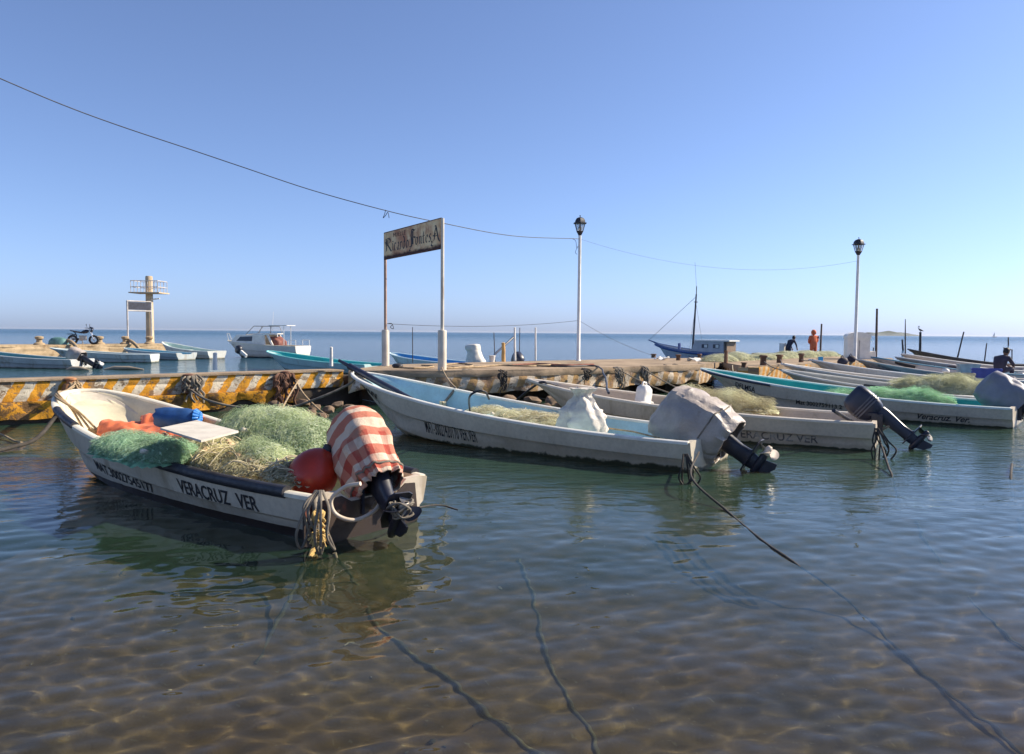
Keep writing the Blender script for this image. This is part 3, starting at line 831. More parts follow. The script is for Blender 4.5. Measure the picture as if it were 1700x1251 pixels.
# ================================================================== NETS
def blob_h(blobs, x, y, seed):
    v = np.zeros_like(x)
    for bx, by, rx, ry, h in blobs:
        q = ((x - bx) / rx) ** 2 + ((y - by) / ry) ** 2
        v = np.maximum(v, h * np.exp(-q * q * 0.55 - q * 0.25)) + 0.0
    return v
def soft(x, y, seed, f):
    rng = np.random.default_rng(seed)
    v = np.zeros_like(x)
    for _ in range(9):
        a = rng.uniform(0, 6.28); k = f * rng.uniform(0.6, 1.8)
        v += np.sin(k * (x * math.cos(a) + y * math.sin(a)) + rng.uniform(0, 6.28))
    return v / 9
def make_net(label, fm, blobs, zb, n, mat_core, mat_thread, seed, r=0.0022, step=0.035, m=16, curl=0.55, spread=0.05, thr=0.22, group='fishing nets heaped in the boats', cords=0, mat_cord=None, floats=0, mat_float=None, lump=0.05, cord_r=0.006, mat_veil=None):
    rng = np.random.default_rng(seed)
    root = empty('fishing_net', label, 'fishing net', (0, 0, 0), 0, group)
    root.matrix_world = fm
    hm = max(b[4] for b in blobs)
    x0 = min(b[0] - 1.7 * b[2] for b in blobs); x1 = max(b[0] + 1.7 * b[2] for b in blobs)
    y0 = min(b[1] - 1.7 * b[3] for b in blobs); y1 = max(b[1] + 1.7 * b[3] for b in blobs)
    def hz(x, y):
        v = blob_h(blobs, x, y, seed)
        return v + (lump * soft(x, y, seed, 9) + lump * 0.5 * soft(x, y, seed + 1, 24)) * np.clip(v / hm * 2, 0, 1)
    # the heap itself
    nx, ny = max(12, int((x1 - x0) / 0.045)), max(12, int((y1 - y0) / 0.045))
    X, Y = np.meshgrid(np.linspace(x0, x1, nx), np.linspace(y0, y1, ny), indexing='ij')
    V = hz(X, Y)
    inside = V > hm * thr
    Z = zb + V - 0.035 - 0.25 * np.clip(hm * thr * 1.6 - V, 0, 1)
    idx = np.arange(nx * ny).reshape(nx, ny)
    keep = inside[:-1, :-1] | inside[1:, :-1] | inside[:-1, 1:] | inside[1:, 1:]
    q = np.stack([idx[:-1, :-1], idx[1:, :-1], idx[1:, 1:], idx[:-1, 1:]], -1)[keep]
    fast_mesh('heap', np.stack([X.ravel(), Y.ravel(), Z.ravel()], 1), q, mat_core, root)
    # loose layers of netting folded over the heap
    for li, (up_, sc_) in enumerate(((0.012, 1.0), (0.045, 0.92))):
        B2_ = [(b[0] + rng.uniform(-.04, .04), b[1] + rng.uniform(-.04, .04), b[2] * sc_, b[3] * sc_, b[4]) for b in blobs]
        V2 = blob_h(B2_, X, Y, 0)
        wr = (lump * 1.1 * soft(X, Y, seed + 7 * li + 3, 13) + lump * 0.6 * np.abs(soft(X, Y, seed + 9 * li, 30))) * np.clip(V2 / hm * 2, 0, 1)
        Z2 = zb + V2 + up_ + wr - 0.5 * np.clip(hm * thr * 1.8 - V2, 0, 1)
        ins2 = V2 > hm * thr * (1.1 + 0.3 * li)
        k2 = ins2[:-1, :-1] | ins2[1:, :-1] | ins2[:-1, 1:] | ins2[1:, 1:]
        q2 = np.stack([idx[:-1, :-1], idx[1:, :-1], idx[1:, 1:], idx[:-1, 1:]], -1)[k2]
        fast_mesh('net_layer', np.stack([X.ravel(), Y.ravel(), Z2.ravel()], 1), q2, mat_veil[li] if isinstance(mat_veil, tuple) else mat_veil, root)
    def lines(n, m, step, curl, spread, seed):
        rng = np.random.default_rng(seed)
        sx = rng.uniform(x0, x1, n * 12); sy = rng.uniform(y0, y1, n * 12)
        ok = blob_h(blobs, sx, sy, 0) > hm * thr
        sx, sy = sx[ok][:n], sy[ok][:n]
        k = len(sx)
        a = rng.uniform(0, 6.28, k); c = rng.normal(0, curl, k)
        P = np.zeros((k, m, 3)); x, y = sx.copy(), sy.copy()
        lift = rng.random(k) ** 2 * spread
        w = rng.uniform(0, 6.28, k); wf = rng.uniform(0.2, 0.6, k)
        for i in range(m):
            v = blob_h(blobs, x, y, 0)
            z = zb + hz(x, y) + lift * (0.4 + 0.6 * np.sin(w + wf * i)) - 0.02 - 0.4 * np.clip(hm * thr * 0.9 - v, 0, 0.5)
            P[:, i] = np.stack([x, y, z], 1)
            a += c * 0.4 + rng.normal(0, curl * 0.55, k)
            gx = blob_h(blobs, x + 0.05, y, 0) - blob_h(blobs, x - 0.05, y, 0); gy = blob_h(blobs, x, y + 0.05, 0) - blob_h(blobs, x, y - 0.05, 0)
            outside = v < hm * thr * 1.25
            a = np.where(outside, np.arctan2(gy, gx) + rng.normal(0, 0.7, k), a)
            x = x + np.cos(a) * step; y = y + np.sin(a) * step
        return P
    P = lines(n, m, step, curl, spread, seed + 5)
    V_, Q_ = strands(P, rng.uniform(0.7, 1.3, len(P)) * r)
    tag(fast_mesh('twine', V_, Q_, mat_thread, root), kind='stuff')
    if cords:
        P = lines(cords, 22, 0.05, 0.42, spread * 1.3, seed + 11)
        V_, Q_ = strands(P, rng.uniform(0.6, 1.3, len(P)) * cord_r)
        tag(fast_mesh('cord', V_, Q_, mat_cord, root), kind='stuff')
    for i in range(floats):
        for _ in range(40):
            x, y = rng.uniform(x0, x1), rng.uniform(y0, y1)
            if blob_h(blobs, np.array(x), np.array(y), 0) > hm * max(thr, 0.45): break
        z = zb + float(hz(np.array(x), np.array(y))) + 0.015
        rot = Matrix.Rotation(rng.uniform(0, 3), 3, 'Z') @ Matrix.Rotation(1.2, 3, 'Y')
        MB().lathe([(0.008, -0.04), (0.024, -0.032), (0.03, 0), (0.024, 0.032), (0.008, 0.04)], (x, y, z), 10, rot).build('float', mat_float, root, 60)
    return root

G1, G2, G3 = (0.10, 0.36, 0.16), (0.17, 0.44, 0.24), (0.38, 0.42, 0.20)
m_net_green = thread_mat('green_twine', (0.58, 0.82, 0.56), 0.5)
m_net_green_light = thread_mat('pale_green_twine', (0.72, 0.90, 0.55), 0.5)
m_net_straw = thread_mat('straw_twine', (0.80, 0.72, 0.46), 0.45)
m_net_pale = thread_mat('pale_twine', (0.93, 0.84, 0.58), 0.5)
m_net_mint = thread_mat('mint_twine', (0.90, 0.91, 0.60), 0.5)
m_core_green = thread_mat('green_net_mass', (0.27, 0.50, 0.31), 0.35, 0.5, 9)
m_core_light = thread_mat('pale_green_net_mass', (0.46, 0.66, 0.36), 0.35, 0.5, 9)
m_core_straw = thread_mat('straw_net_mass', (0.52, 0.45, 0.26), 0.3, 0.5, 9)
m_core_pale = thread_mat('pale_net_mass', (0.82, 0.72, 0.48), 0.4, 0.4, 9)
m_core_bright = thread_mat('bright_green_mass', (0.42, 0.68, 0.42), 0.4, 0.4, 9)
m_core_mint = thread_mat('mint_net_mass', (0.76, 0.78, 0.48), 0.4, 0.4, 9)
def veils(n, c, cov=0.62): return (veil_mat(n + '_layer_low', c, cov), veil_mat(n + '_layer_top', mul(c, 1.15), cov - 0.15))
v_green, v_light, v_straw = veils('green', (0.56, 0.80, 0.54), 0.45), veils('pale_green', (0.74, 0.90, 0.56), 0.55), veils('straw', (0.80, 0.73, 0.47), 0.5)
v_pale, v_mint, v_bright = veils('pale', (0.92, 0.83, 0.56), 0.55), veils('mint', (0.90, 0.90, 0.58), 0.55), veils('bright_green', (0.56, 0.84, 0.58), 0.55)
m_float = M('cork_float', (0.62, 0.42, 0.24), 0.7, 0.25, 12)
m_float_w = M('white_float', (0.70, 0.62, 0.48), 0.6, 0.15, 12)

def loc(root, px, py, z):
    return frame_of(root).inverted() @ W(px, py, z)

# ================================================================== BOAT IN FRONT
B1 = Boat(5.2, 1.66, 0.385, 0.885, 0.75, 2.35, 2.7, 0.24, 2.2)
boat1 = place_boat(B1, 'fishing_boat', 'nearest white open boat heaped with green nets, black padding on its gunwale', (134, 647), (516, 826))
m_h1 = hull_mat('hull_white_front', (0.62, 0.54, 0.42), 1, 0.075, 0.5, (0.028, 0.017, 0.013), 0.25)
m_in1 = liner_mat('liner_cream', (0.66, 0.58, 0.40), 1, 0.35)
m_rail1 = M('rail_cream', (0.74, 0.69, 0.55), 0.5, 0.1, 3, (0.3, 0.22, 0.13), 0.4)
m_tr1 = M('transom_brown', (0.035, 0.022, 0.018), 0.6, 0.3, 4, (0.22, 0.06, 0.03), 0.42, wl=((0.028, 0.017, 0.013), 0.135, (0.05, 0.03, 0.02), 0.18))
make_boat(boat1, B1, m_h1, m_in1, m_rail1, 44, (0.42,), 0.72, True, None, 0.07)
MB().plate([(0.72, 0.02), (0.72, 0.345), (0.35, 0.36), (0.25, 0.30), (-0.25, 0.30), (-0.35, 0.36), (-0.46, 0.35), (-0.50, 0.02), (-0.2, -0.1), (0.2, -0.1)], (-0.036, 0, 0), (0, 1, 0), (0, 0, 1), 0.02).build('transom_board', m_tr1, boat1)
paint_text(B1, boat1, 'MAT.30027545177', 0.65, 0.41, 0.57, 0.77, m_letter)
paint_text(B1, boat1, 'VERACRUZ', 0.305, 0.175, 0.18, 0.46, m_letter)
paint_text(B1, boat1, 'VER', 0.158, 0.112, 0.18, 0.46, m_letter)
def padding(bt, root, ta, tb, side, r=0.05, n=24):
    pts = [bt.rail(ta + (tb - ta) * i / n, side, 0.006, 0.02) for i in range(n + 1)]
    rr = [r * (1 + 0.06 * mnoise.noise(Vector((i * 0.6, side, ta * 9)))) for i in range(n + 1)]
    return MB().tube(pts, rr, 14).build('gunwale_padding', m_black, root, 50)
padding(B1, boat1, 0.05, 0.52, 1, 0.052)
padding(B1, boat1, 0.70, 0.84, 1, 0.046, 10)
padding(B1, boat1, 0.02, 0.16, -1, 0.05, 8)
fm1 = frame_of(boat1)

# nets in the front boat: dark green over the near gunwale, pale green behind, straw coloured in the middle
pA = loc(boat1, 226, 740, 0.55); pB = loc(boat1, 438, 742, 0.46); pC = loc(boat1, 385, 770, 0.44); pC2 = loc(boat1, 355, 752, 0.46); pC3 = loc(boat1, 440, 775, 0.44)
make_net('dark green gill net spilling over the near gunwale of the nearest boat', fm1, [(pA.x, pA.y - 0.06, 0.50, 0.31, 0.13), (pA.x + 0.36, pA.y - 0.02, 0.30, 0.24, 0.11), (pA.x - 0.36, pA.y - 0.05, 0.40, 0.30, 0.11)], 0.48, 2600, m_core_green, m_net_green, 21, mat_veil=v_green, r=0.0013, spread=0.10, m=15, curl=0.85, step=0.032, floats=2, mat_float=m_float_w)
make_net('large pale green nylon net mounded behind the white board in the nearest boat', fm1, [(pB.x + 0.10, pB.y - 0.16, 0.72, 0.50, 0.40), (pB.x - 0.40, pB.y - 0.22, 0.45, 0.42, 0.32), (pB.x + 0.5, pB.y - 0.2, 0.45, 0.42, 0.34), (pC3.x + 0.12, pC3.y - 0.06, 0.36, 0.28, 0.19)], 0.42, 3400, m_core_light, m_net_green_light, 22, mat_veil=v_light, r=0.0013, spread=0.12, m=15, curl=0.85, step=0.032, floats=4, mat_float=m_float_w)
make_net('straw coloured net with cream cords and corks in the middle of the nearest boat', fm1, [(pC.x, pC.y - 0.02, 0.55, 0.30, 0.15), (pC2.x, pC2.y, 0.42, 0.26, 0.17), (pC3.x - 0.5, pC3.y, 0.30, 0.26, 0.09)], 0.40, 2600, m_core_straw, m_net_straw, 23, mat_veil=v_straw, r=0.0016, spread=0.09, m=14, curl=0.8, cords=170, mat_cord=m_rope_cream, floats=16, mat_float=m_float)

# white board lying on the nets
brd = [W(266, 713, 0.79), W(327, 700, 0.79), W(396, 718, 0.76), W(334, 734, 0.75)]
cb = sum(brd, Vector()) / 4
b = MB(); nrm = Vector((0, 0, 0.018))
b.add([p for p in brd] + [p + nrm for p in brd], [(3, 2, 1, 0), (4, 5, 6, 7), (0, 1, 5, 4), (1, 2, 6, 5), (2, 3, 7, 6), (3, 0, 4, 7)])
o = b.build('board', M('weathered_board', (0.60, 0.55, 0.46), 0.7, 0.12, 5, (0.28, 0.22, 0.15), 0.5, bump=0.3))
tag(o, 'flat off white board lying on the nets of the nearest boat', 'board')

# orange oilskin folded in the bow
def cloth_patch(name, corners, mat, lump, seed, label, cat, nx=26, ny=14, th=0.02, zf=None):
    b, c, d, e = [Vector(p) for p in corners]
    vs = []
    for i in range(nx + 1):
        for j in range(ny + 1):
            u, v = i / nx, j / ny
            p = b.lerp(c, u).lerp(e.lerp(d, u), v)
            p.z += lump * (mnoise.noise(p * 5 + Vector((seed, 0, 0))) + 0.7 * mnoise.noise(p * 12 + Vector((0, seed, 0)))) + (zf(u, v) if zf else 0)
            p.x += 0.5 * lump * mnoise.noise(p * 4 + Vector((0, 0, seed))); vs.append(p)
    m = MB(); k = ny + 1
    m.add(vs, [(i * k + j, (i + 1) * k + j, (i + 1) * k + j + 1, i * k + j + 1) for i in range(nx) for j in range(ny)])
    o = m.build(name, mat, None, 60)
    s = o.modifiers.new('thickness', 'SOLIDIFY'); s.thickness = th; s.offset = -1
    return tag(o, label, cat)
m_orange = M('orange_oilskin', (0.80, 0.20, 0.075), 0.55, 0.2, 5, (0.4, 0.12, 0.06), 0.3, bump=0.2, bscale=14)
arc = lambda u, v: 0.10 * math.sin(math.pi * v) * (0.6 + 0.4 * math.sin(u * 7))
cloth_patch('oilskin', [W(160, 722, 0.46), W(275, 735, 0.46), W(270, 700, 0.56), W(170, 702, 0.55)], m_orange, 0.05, 3, 'crumpled orange oilskin left of the blue bag in the bow', 'oilskin', zf=arc)
cloth_patch('oilskin', [W(234, 712, 0.50), W(300, 722, 0.50), W(346, 694, 0.56), W(236, 692, 0.58)], m_orange, 0.06, 8, 'orange oilskin bunched up under the blue bag and behind it', 'oilskin', zf=arc)
# blue dry bag, lying, its gathered mouth to the right
ba, bb_ = W(262, 692, 0.72), W(326, 693, 0.72)
ax = (bb_ - ba)
root = empty('dry_bag', 'bright blue bag lying on the orange oilskin in the nearest boat', 'bag', (0, 0, 0))
rings = []
for i in range(13):
    t = i / 12
    r = 0.125 * (0.55 + 0.45 * math.sin(math.pi * min(1, 0.12 + t * 0.9)) ** 0.5) * (1 if t < 0.93 else 0.75)
    c = ba + ax * t + Vector((0, 0, -0.02 * math.sin(math.pi * t)))
    rings.append([c + Vector((0.02 * math.sin(6 * a), math.cos(a) * r, math.sin(a) * r)) * (1) + Vector((0, 0, 0.012 * mnoise.noise(Vector((t * 5, a, 1))))) for a in [2 * math.pi * k / 20 for k in range(20)]])
MB().loft(rings).build('bag', M('blue_bag', (0.02, 0.07, 0.20), 0.5, 0.3, 6, bump=0.3, bscale=20), root, 60)
b = MB()
for k in range(14):
    a = 2 * math.pi * k / 14
    c = ba + ax * 0.97
    b.tube([c + Vector((0.0, math.cos(a) * 0.085, math.sin(a) * 0.085)), c + Vector((0.045, math.cos(a) * 0.06, math.sin(a) * 0.06)), c + Vector((0.03, math.cos(a) * 0.02, math.sin(a) * 0.02))], [0.022, 0.02, 0.012], 7)
b.build('gathered_mouth', M('blue_bag_bright', (0.03, 0.20, 0.58), 0.45, 0.25, 6), root, 60)

# red mooring buoy by the motor
bc = W(519, 789, 0.44)
root = empty('buoy', 'big round red orange buoy in the stern of the nearest boat', 'buoy', bc)
rotb = Matrix.Rotation(R(28), 3, 'Y') @ Matrix.Rotation(R(-12), 3, 'X')
MB().lathe([(0.005, -0.21)] + [(0.215 * math.sin(math.pi * i / 16) ** (0.9 if i < 8 else 1.15), -0.21 * math.cos(math.pi * i / 16) * (1.0 if i < 8 else 1.22)) for i in range(1, 16)] + [(0.02, 0.262)], (0, 0, 0), 28, rotb).build('float_body', M('red_buoy', (0.42, 0.028, 0.010), 0.38, 0.18, 4, (0.30, 0.07, 0.03), 0.35, bump=0.06), root, 60)
MB().lathe([(0.045, 0.24), (0.045, 0.29), (0.02, 0.30)], (0, 0, 0), 12, rotb).build('lug', m_black, root, 40)

# tilted motor under a striped cloth
mot1, MM1 = make_motor('tilted outboard motor under a red and white striped cloth', boat1, B1, 50, m_motor_grey, m_motor_black, 0.02, s=1.02, low=m_motor_black, leg=0.68, lift=0.06, steer=-0.30, m_hub=m_alloy)
def draped(name, mm, prof, mat, label, cat, n=56, rows=34, fold=0.02, seed=0, gather=0.0, lump=0.02, hang=0.0, facets=0.0, th=0.008, crisp=0.0, tie=0.0):
    """a cloth pulled over a motor: rings down its axis; prof rows of z, centre x, radius x, radius y"""
    rings, uvs = [], []
    top = prof[0]
    for i in range(rows + 1):
        t = i / rows * (len(prof) - 1)
        k = min(len(prof) - 2, int(t)); u = t - k
        u = u * u * (3 - 2 * u) * 0.5 + u * 0.5
        z, cx, rx, ry = [prof[k][q] + (prof[k + 1][q] - prof[k][q]) * u for q in range(4)]
        ring, uv = [], []
        vv = i / rows
        for j in range(n):
            a = 2 * math.pi * j / n
            e = 0.72
            ca, sa = math.cos(a), math.sin(a)
            f = 1 + fold * (vv ** 1.2) * math.sin(a * 9 + 2.2 * math.sin(a * 2 + seed) + vv * 1.5) * 2 + gather * max(0, vv - 0.75) * math.sin(a * 15 + seed)
            p = Vector((cx + rx * f * math.copysign(abs(ca) ** e, ca), ry * f * math.copysign(abs(sa) ** e, sa), z))
            nz = lump * (mnoise.noise(p * 4.5 + Vector((seed, 0, 0))) + 0.55 * mnoise.noise(p * 11 + Vector((0, seed, 0))))
            if facets: nz += -facets * 0.5 * abs(mnoise.noise(p * 4.6 + Vector((seed, 1, seed)))) + facets * abs(mnoise.noise(p * 2.1 + Vector((seed, seed, 2))))
            d = Vector((ca, sa, 0.15))
            if crisp: nz += crisp * (random.Random(j * 131 + i * 17 + seed).random() - 0.5)
            p += d * nz
            p.z += 0.35 * lump * mnoise.noise(p * 6 + Vector((0, 0, seed)))
            q = mm @ p
            q.z -= hang * sstep(0.45, 1, vv) * (0.5 + 0.5 * mnoise.noise(Vector((a * 1.3, seed, 0))))
            ring.append(q); uv.append((j / n, vv))
        rings.append(ring); uvs.append(uv)
    c = sum(rings[0], Vector()) / n
    b = MB()
    cap = [[r.lerp(c, 0.55) + (mm.to_3x3() @ Vector((0, 0, 0.012))) for r in rings[0]]]
    capu = [uvs[0]]
    b.loft(cap + rings, True, False, capu + uvs)
    k0 = len(b.v); b.v.append(tuple(c + (mm.to_3x3() @ Vector((0, 0, 0.018))))); b.uv.append((0.5, 0))
    b.f += [(k0, (j + 1) % n, j) for j in range(n)]
    o = b.build(name, mat, None, 34 if crisp else 75)
    s = o.modifiers.new('thickness', 'SOLIDIFY'); s.thickness = th; s.offset = -1
    if tie:
        rg_ = rings[int(rows * tie)]
        pts = [p + (p - sum(rg_, Vector()) / n).normalized() * 0.012 + Vector((0, 0, 0.006 * math.sin(q_ * 1.3))) for q_, p in enumerate(rg_)]
        tb = MB().tube(pts + [pts[0]], 0.010, 6)
        kq = pts[int(n * 0.80)]
        tb.ball(kq, 0.028, 8).tube([kq, kq + Vector((0.03, -0.05, -0.08)), kq + Vector((0.02, -0.05, -0.2))], 0.008, 6).tube([kq, kq + Vector((-0.03, -0.05, -0.06)), kq + Vector((-0.05, -0.05, -0.15))], 0.008, 6)
        tb.build('tie_cord', m_rope_grey, o, 60)
    return tag(o, label, cat, 'covers over the outboard motors')
k = NT('striped_cloth')
uv = k.coord('UV'); sp = k.sep(uv); wob = k.math('MULTIPLY', k.math('SUBTRACT', k.noise(k.coord(), 7, 3), 0.5), 0.03)
band = k.ramp(k.math('ABSOLUTE', k.math('SUBTRACT', k.math('FRACT', k.math('ADD', k.math('MULTIPLY', sp[1], 5.6), k.math('MULTIPLY', wob, 7))), 0.5)), 0.235, 0.255)
vert = k.ramp(k.math('ABSOLUTE', k.math('SUBTRACT', k.math('FRACT', k.math('MULTIPLY', sp[0], 11)), 0.5)), 0.23, 0.26)
vert = k.math('MULTIPLY', vert, k.ramp(k.math('ADD', sp[1], wob), 0.53, 0.55))
c = k.mix(band, (0.66, 0.52, 0.39), (0.50, 0.18, 0.12))
c = k.mix(k.math('MULTIPLY', vert, k.mix(band, (0.45, 0.45, 0.45), (0.85, 0.85, 0.85))), c, (0.37, 0.06, 0.045))
c = k.mix(k.ramp(k.noise(k.coord(), 5, 8, 0.7), 0.45, 0.72, 0, 0.6), c, (0.36, 0.22, 0.14))
k.set(k.p.inputs['Base Color'], c); k.p.inputs['Roughness'].default_value = 0.95; k.p.inputs['Specular IOR Level'].default_value = 0.1
k.set(k.p.inputs['Normal'], k.bump(k.noise(k.coord(), 220, 2), 0.25, 0.003, k.bump(k.noise(k.coord(), 13, 6, 0.6), 0.5, 0.03)))
draped('motor_cover', MM1, [(0.75, 0.04, 0.16, 0.12), (0.70, 0.05, 0.25, 0.17), (0.58, 0.05, 0.285, 0.20), (0.40, 0.05, 0.295, 0.215), (0.22, 0.04, 0.285, 0.21), (0.05, 0.01, 0.235, 0.19), (-0.06, -0.02, 0.19, 0.15)], k.m, 'red and white striped cloth tied over the tilted motor of the nearest boat', 'motor cover', fold=0.03, seed=4, gather=0.5, lump=0.03, facets=0.03, tie=0.90)
# knots of the cloth at the neck
# cream fuel hose looped over the transom
hz0 = [W(601, 800, 0.50), W(575, 806, 0.46), W(553, 826, 0.36), W(560, 850, 0.24), W(590, 860, 0.18), W(622, 846, 0.22), W(636, 826, 0.30)]
hz0 = [p + Vector((0, -0.06, 0)) for p in hz0]
tag(MB().tube(spline(hz0, 8), 0.017, 10).build('fuel_hose', m_cream_plastic, None, 60), 'cream hose looped across the dark transom of the nearest boat', 'hose')

# ================================================================== SECOND BOAT, PALE BLUE INSIDE
B2 = Boat(6.3, 1.72, 0.385, 0.98, 0.86, 1.85, 2.4, 0.22, 2.0)
boat2 = place_boat(B2, 'fishing_boat', 'white boat with pale blue inside and a long dark pole over its bow', (590, 617), (1142, 735))
m_h2 = hull_mat('hull_white_second', (0.64, 0.57, 0.45), 2, 0.09, 0.4)
m_in2 = liner_mat('liner_pale_blue', (0.42, 0.62, 0.67), 2, 0.35)
make_boat(boat2, B2, m_h2, m_in2, M('rail_white', (0.76, 0.74, 0.66), 0.5, 0.08, 3, (0.35, 0.3, 0.2), 0.35), 40, (0.55,), 0.70, True)
paint_text(B2, boat2, 'MAT-30027420170 VER.VER', 0.655, 0.495, 0.47, 0.84, m_letter, bold=0.004)
paint_text(B2, boat2, 'JIMMY', 0.912, 0.825, 0.24, 0.74, m_letter, out=0.01)
fm2 = frame_of(boat2)
pa, pb = WD(563, 598, 13.75), WD(742, 697, 12.25)
dirp = (pb - pa)
root = empty('punt_pole', 'long dark blue black pole lying over the bow of the pale blue boat', 'pole', (0, 0, 0))
MB().tube([pa, pa + dirp * 0.10], [0.028, 0.034], 12).build('thin_end', m_motor_blue, root, 50)
MB().tube([pa + dirp * 0.10, pa + dirp * 0.105, pa + dirp * 0.5, pb], [0.036, 0.058, 0.06, 0.055], 14).build('shaft', m_motor_blue, root, 50)
p1 = loc(boat2, 850, 690, 0.42)
make_net('pale straw net lying along the inside of the pale blue boat', fm2, [(p1.x, p1.y - 0.15, 0.62, 0.42, 0.14), (p1.x + 0.55, p1.y - 0.22, 0.42, 0.36, 0.16), (p1.x - 0.55, p1.y - 0.1, 0.5, 0.45, 0.13)], 0.31, 1800, m_core_pale, m_net_pale, 31, mat_veil=v_pale, r=0.0016, spread=0.09, m=14, curl=0.8, cords=26, mat_cord=m_rope_cream, floats=4, mat_float=m_float_w)
mot2, MM2 = make_motor('tilted outboard motor under a grey tarpaulin with a pale propeller blade', boat2, B2, 58, m_motor_black, m_cream_plastic, 0.0, s=1.10, leg=0.82)
m_tarp = M('grey_tarpaulin', (0.42, 0.36, 0.31), 0.5, 0.15, 3, (0.18, 0.13, 0.09), 0.45, bump=0.7, bscale=9, bdist=0.03)
draped('motor_cover', MM2, [(0.74, 0.06, 0.20, 0.20), (0.70, 0.06, 0.29, 0.28), (0.56, 0.05, 0.33, 0.30), (0.36, 0.03, 0.36, 0.33), (0.14, 0.0, 0.36, 0.35), (-0.04, -0.03, 0.31, 0.31), (-0.12, -0.04, 0.26, 0.24)], m_tarp, 'grey tarpaulin draped over the motor of the pale blue boat', 'motor cover', n=40, rows=20, fold=0.034, seed=7, gather=0.3, lump=0.022, hang=0.05, facets=0.12, crisp=0.02, tie=0.72)

# white plastic sack tied at the top, standing in the boat
sk_b = W(963, 716, 0.30)
rings = []
for i in range(19):
    t = i / 18
    z = 0.62 * t
    r = (0.25 * (1 - t) ** 0.8 + 0.035 + 0.07 * math.sin(math.pi * min(1, t * 1.15)) + (0.15 * (t - 0.86) / 0.14 if t > 0.86 else 0))
    rings.append([sk_b + Vector((0.02 + 0.0 * t + math.cos(a) * r * (1.25 - 0.35 * t) * (1 + (0.06 + 0.18 * t * t) * math.sin(a * 9 + 3 * t + 1.6 * math.sin(2 * a))), math.sin(a) * r * 0.85 * (1 + (0.06 + 0.18 * t * t) * math.sin(a * 9 + 3 * t + 1.6 * math.sin(2 * a))), z)) + Vector((1, 0.3, 0)) * 0.075 * mnoise.noise(Vector((math.cos(a) * 2.4, math.sin(a) * 2.4, t * 7))) + Vector((0.02, 0.01, 0.02)) * mnoise.noise(Vector((math.cos(a) * 5, math.sin(a) * 5, t * 13))) for a in [2 * math.pi * q / 44 for q in range(44)]])
tag(MB().loft(rings).build('sack', M('white_sack', (0.58, 0.53, 0.46), 0.55, 0.12, 5, (0.35, 0.24, 0.16), 0.35, bump=0.6, bscale=12, bdist=0.02), None, 75), 'white plastic sack tied at the top in the pale blue boat', 'sack')
sk_ = bpy.data.objects['sack']
MB().tube([sk_b + Vector((0.02 + 0.075 * math.cos(a_), 0.06 * math.sin(a_), 0.535 + 0.01 * math.sin(3 * a_))) for a_ in [2 * math.pi * i / 16 for i in range(17)]], 0.009, 6).build('tie_cord', m_rope_tan, sk_, 60)
tag(MB().tube([W(1005, 710, 0.33), W(1050, 716, 0.36), W(1095, 727, 0.38)], 0.012, 8).build('tiller_pole', m_rope_tan, None, 60), 'thin wooden stick between the white sack and the grey tarpaulin', 'stick')

# ================================================================== THIRD BOAT
B3 = Boat(6, 1.66, 0.425, 0.82, 0.88, 1.35, 2.0, 0.22, 2.2)
boat3 = place_boat(B3, 'fishing_boat', 'cream boat with faded stencil lettering between the tarpaulin and the blue black motor', (878, 629), (1450, 703))
m_h3 = hull_mat('hull_cream', (0.62, 0.53, 0.41), 3, 0.05, 0.5)
m_in3 = liner_mat('liner_tan', (0.58, 0.48, 0.36), 3, 0.5)
make_boat(boat3, B3, m_h3, m_in3, M('rail_cream_third', (0.70, 0.63, 0.52), 0.5, 0.08, 3, (0.32, 0.24, 0.16), 0.4), 36, (0.6,), 0.78, True)
m_faded = M('faded_paint', (0.13, 0.115, 0.10), 0.7, 0.2, 10, (0.56, 0.51, 0.44), 0.85, dscale=9)
paint_text(B3, boat3, 'VERACRUZ VER', 0.335, 0.125, 0.53, 0.80, m_faded)
fm3 = frame_of(boat3)
mot3, MM3 = make_motor('blue black outboard motor, uncovered and tilted clear of the water', boat3, B3, 50, m_motor_blue, m_motor_black, 0.0, s=0.88, lift=0.05, band=M('cowl_ridge', (0.12, 0.12, 0.14), 0.35))
p3 = loc(boat3, 1210, 672, 0.45)
make_net('pale straw net hanging over the cream boat behind the grey tarpaulin', fm3, [(p3.x + 0.1, p3.y + 0.1, 0.6, 0.5, 0.25), (p3.x - 0.40, p3.y + 0.12, 0.5, 0.45, 0.11), (p3.x + 0.65, p3.y - 0.05, 0.42, 0.42, 0.28)], 0.36, 2400, m_core_pale, m_net_pale, 41, mat_veil=v_pale, r=0.0016, spread=0.20, step=0.05, m=15, curl=0.8)
# two white jerry cans lying by the gunwale
def jerry(c, rz, tilt, label, s=1.0):
    root = empty('jerry_can', label, 'jerry can', c, rz, 'white jerry cans in the cream boat')
    T = Matrix.Rotation(tilt, 4, 'Y') @ Matrix.Scale(s, 4)
    MB().loft([rrect(0, 0, hx, hy, z, 18, 0.5) for z, hx, hy in ((0, 0.10, 0.075), (0.015, 0.125, 0.095), (0.12, 0.13, 0.10), (0.13, 0.124, 0.095), (0.22, 0.13, 0.10), (0.30, 0.12, 0.09), (0.345, 0.07, 0.055))]).build('body', m_white_plastic, root, 50, T)
    MB().tube([(-0.09, 0, 0.32), (-0.07, 0, 0.385), (0.02, 0, 0.39), (0.05, 0, 0.34)], 0.014, 8).build('handle', m_white_plastic, root, 50, T)
    MB().lathe([(0.032, 0.33), (0.032, 0.385), (0.02, 0.39)], (0.075, 0, 0), 12).build('cap', m_motor_blue, root, 40, T)
jerry(W(1050, 684, 0.36), 0.3, 1.35, 'white jerry can lying on its side left of its twin in the cream boat', 1.05)
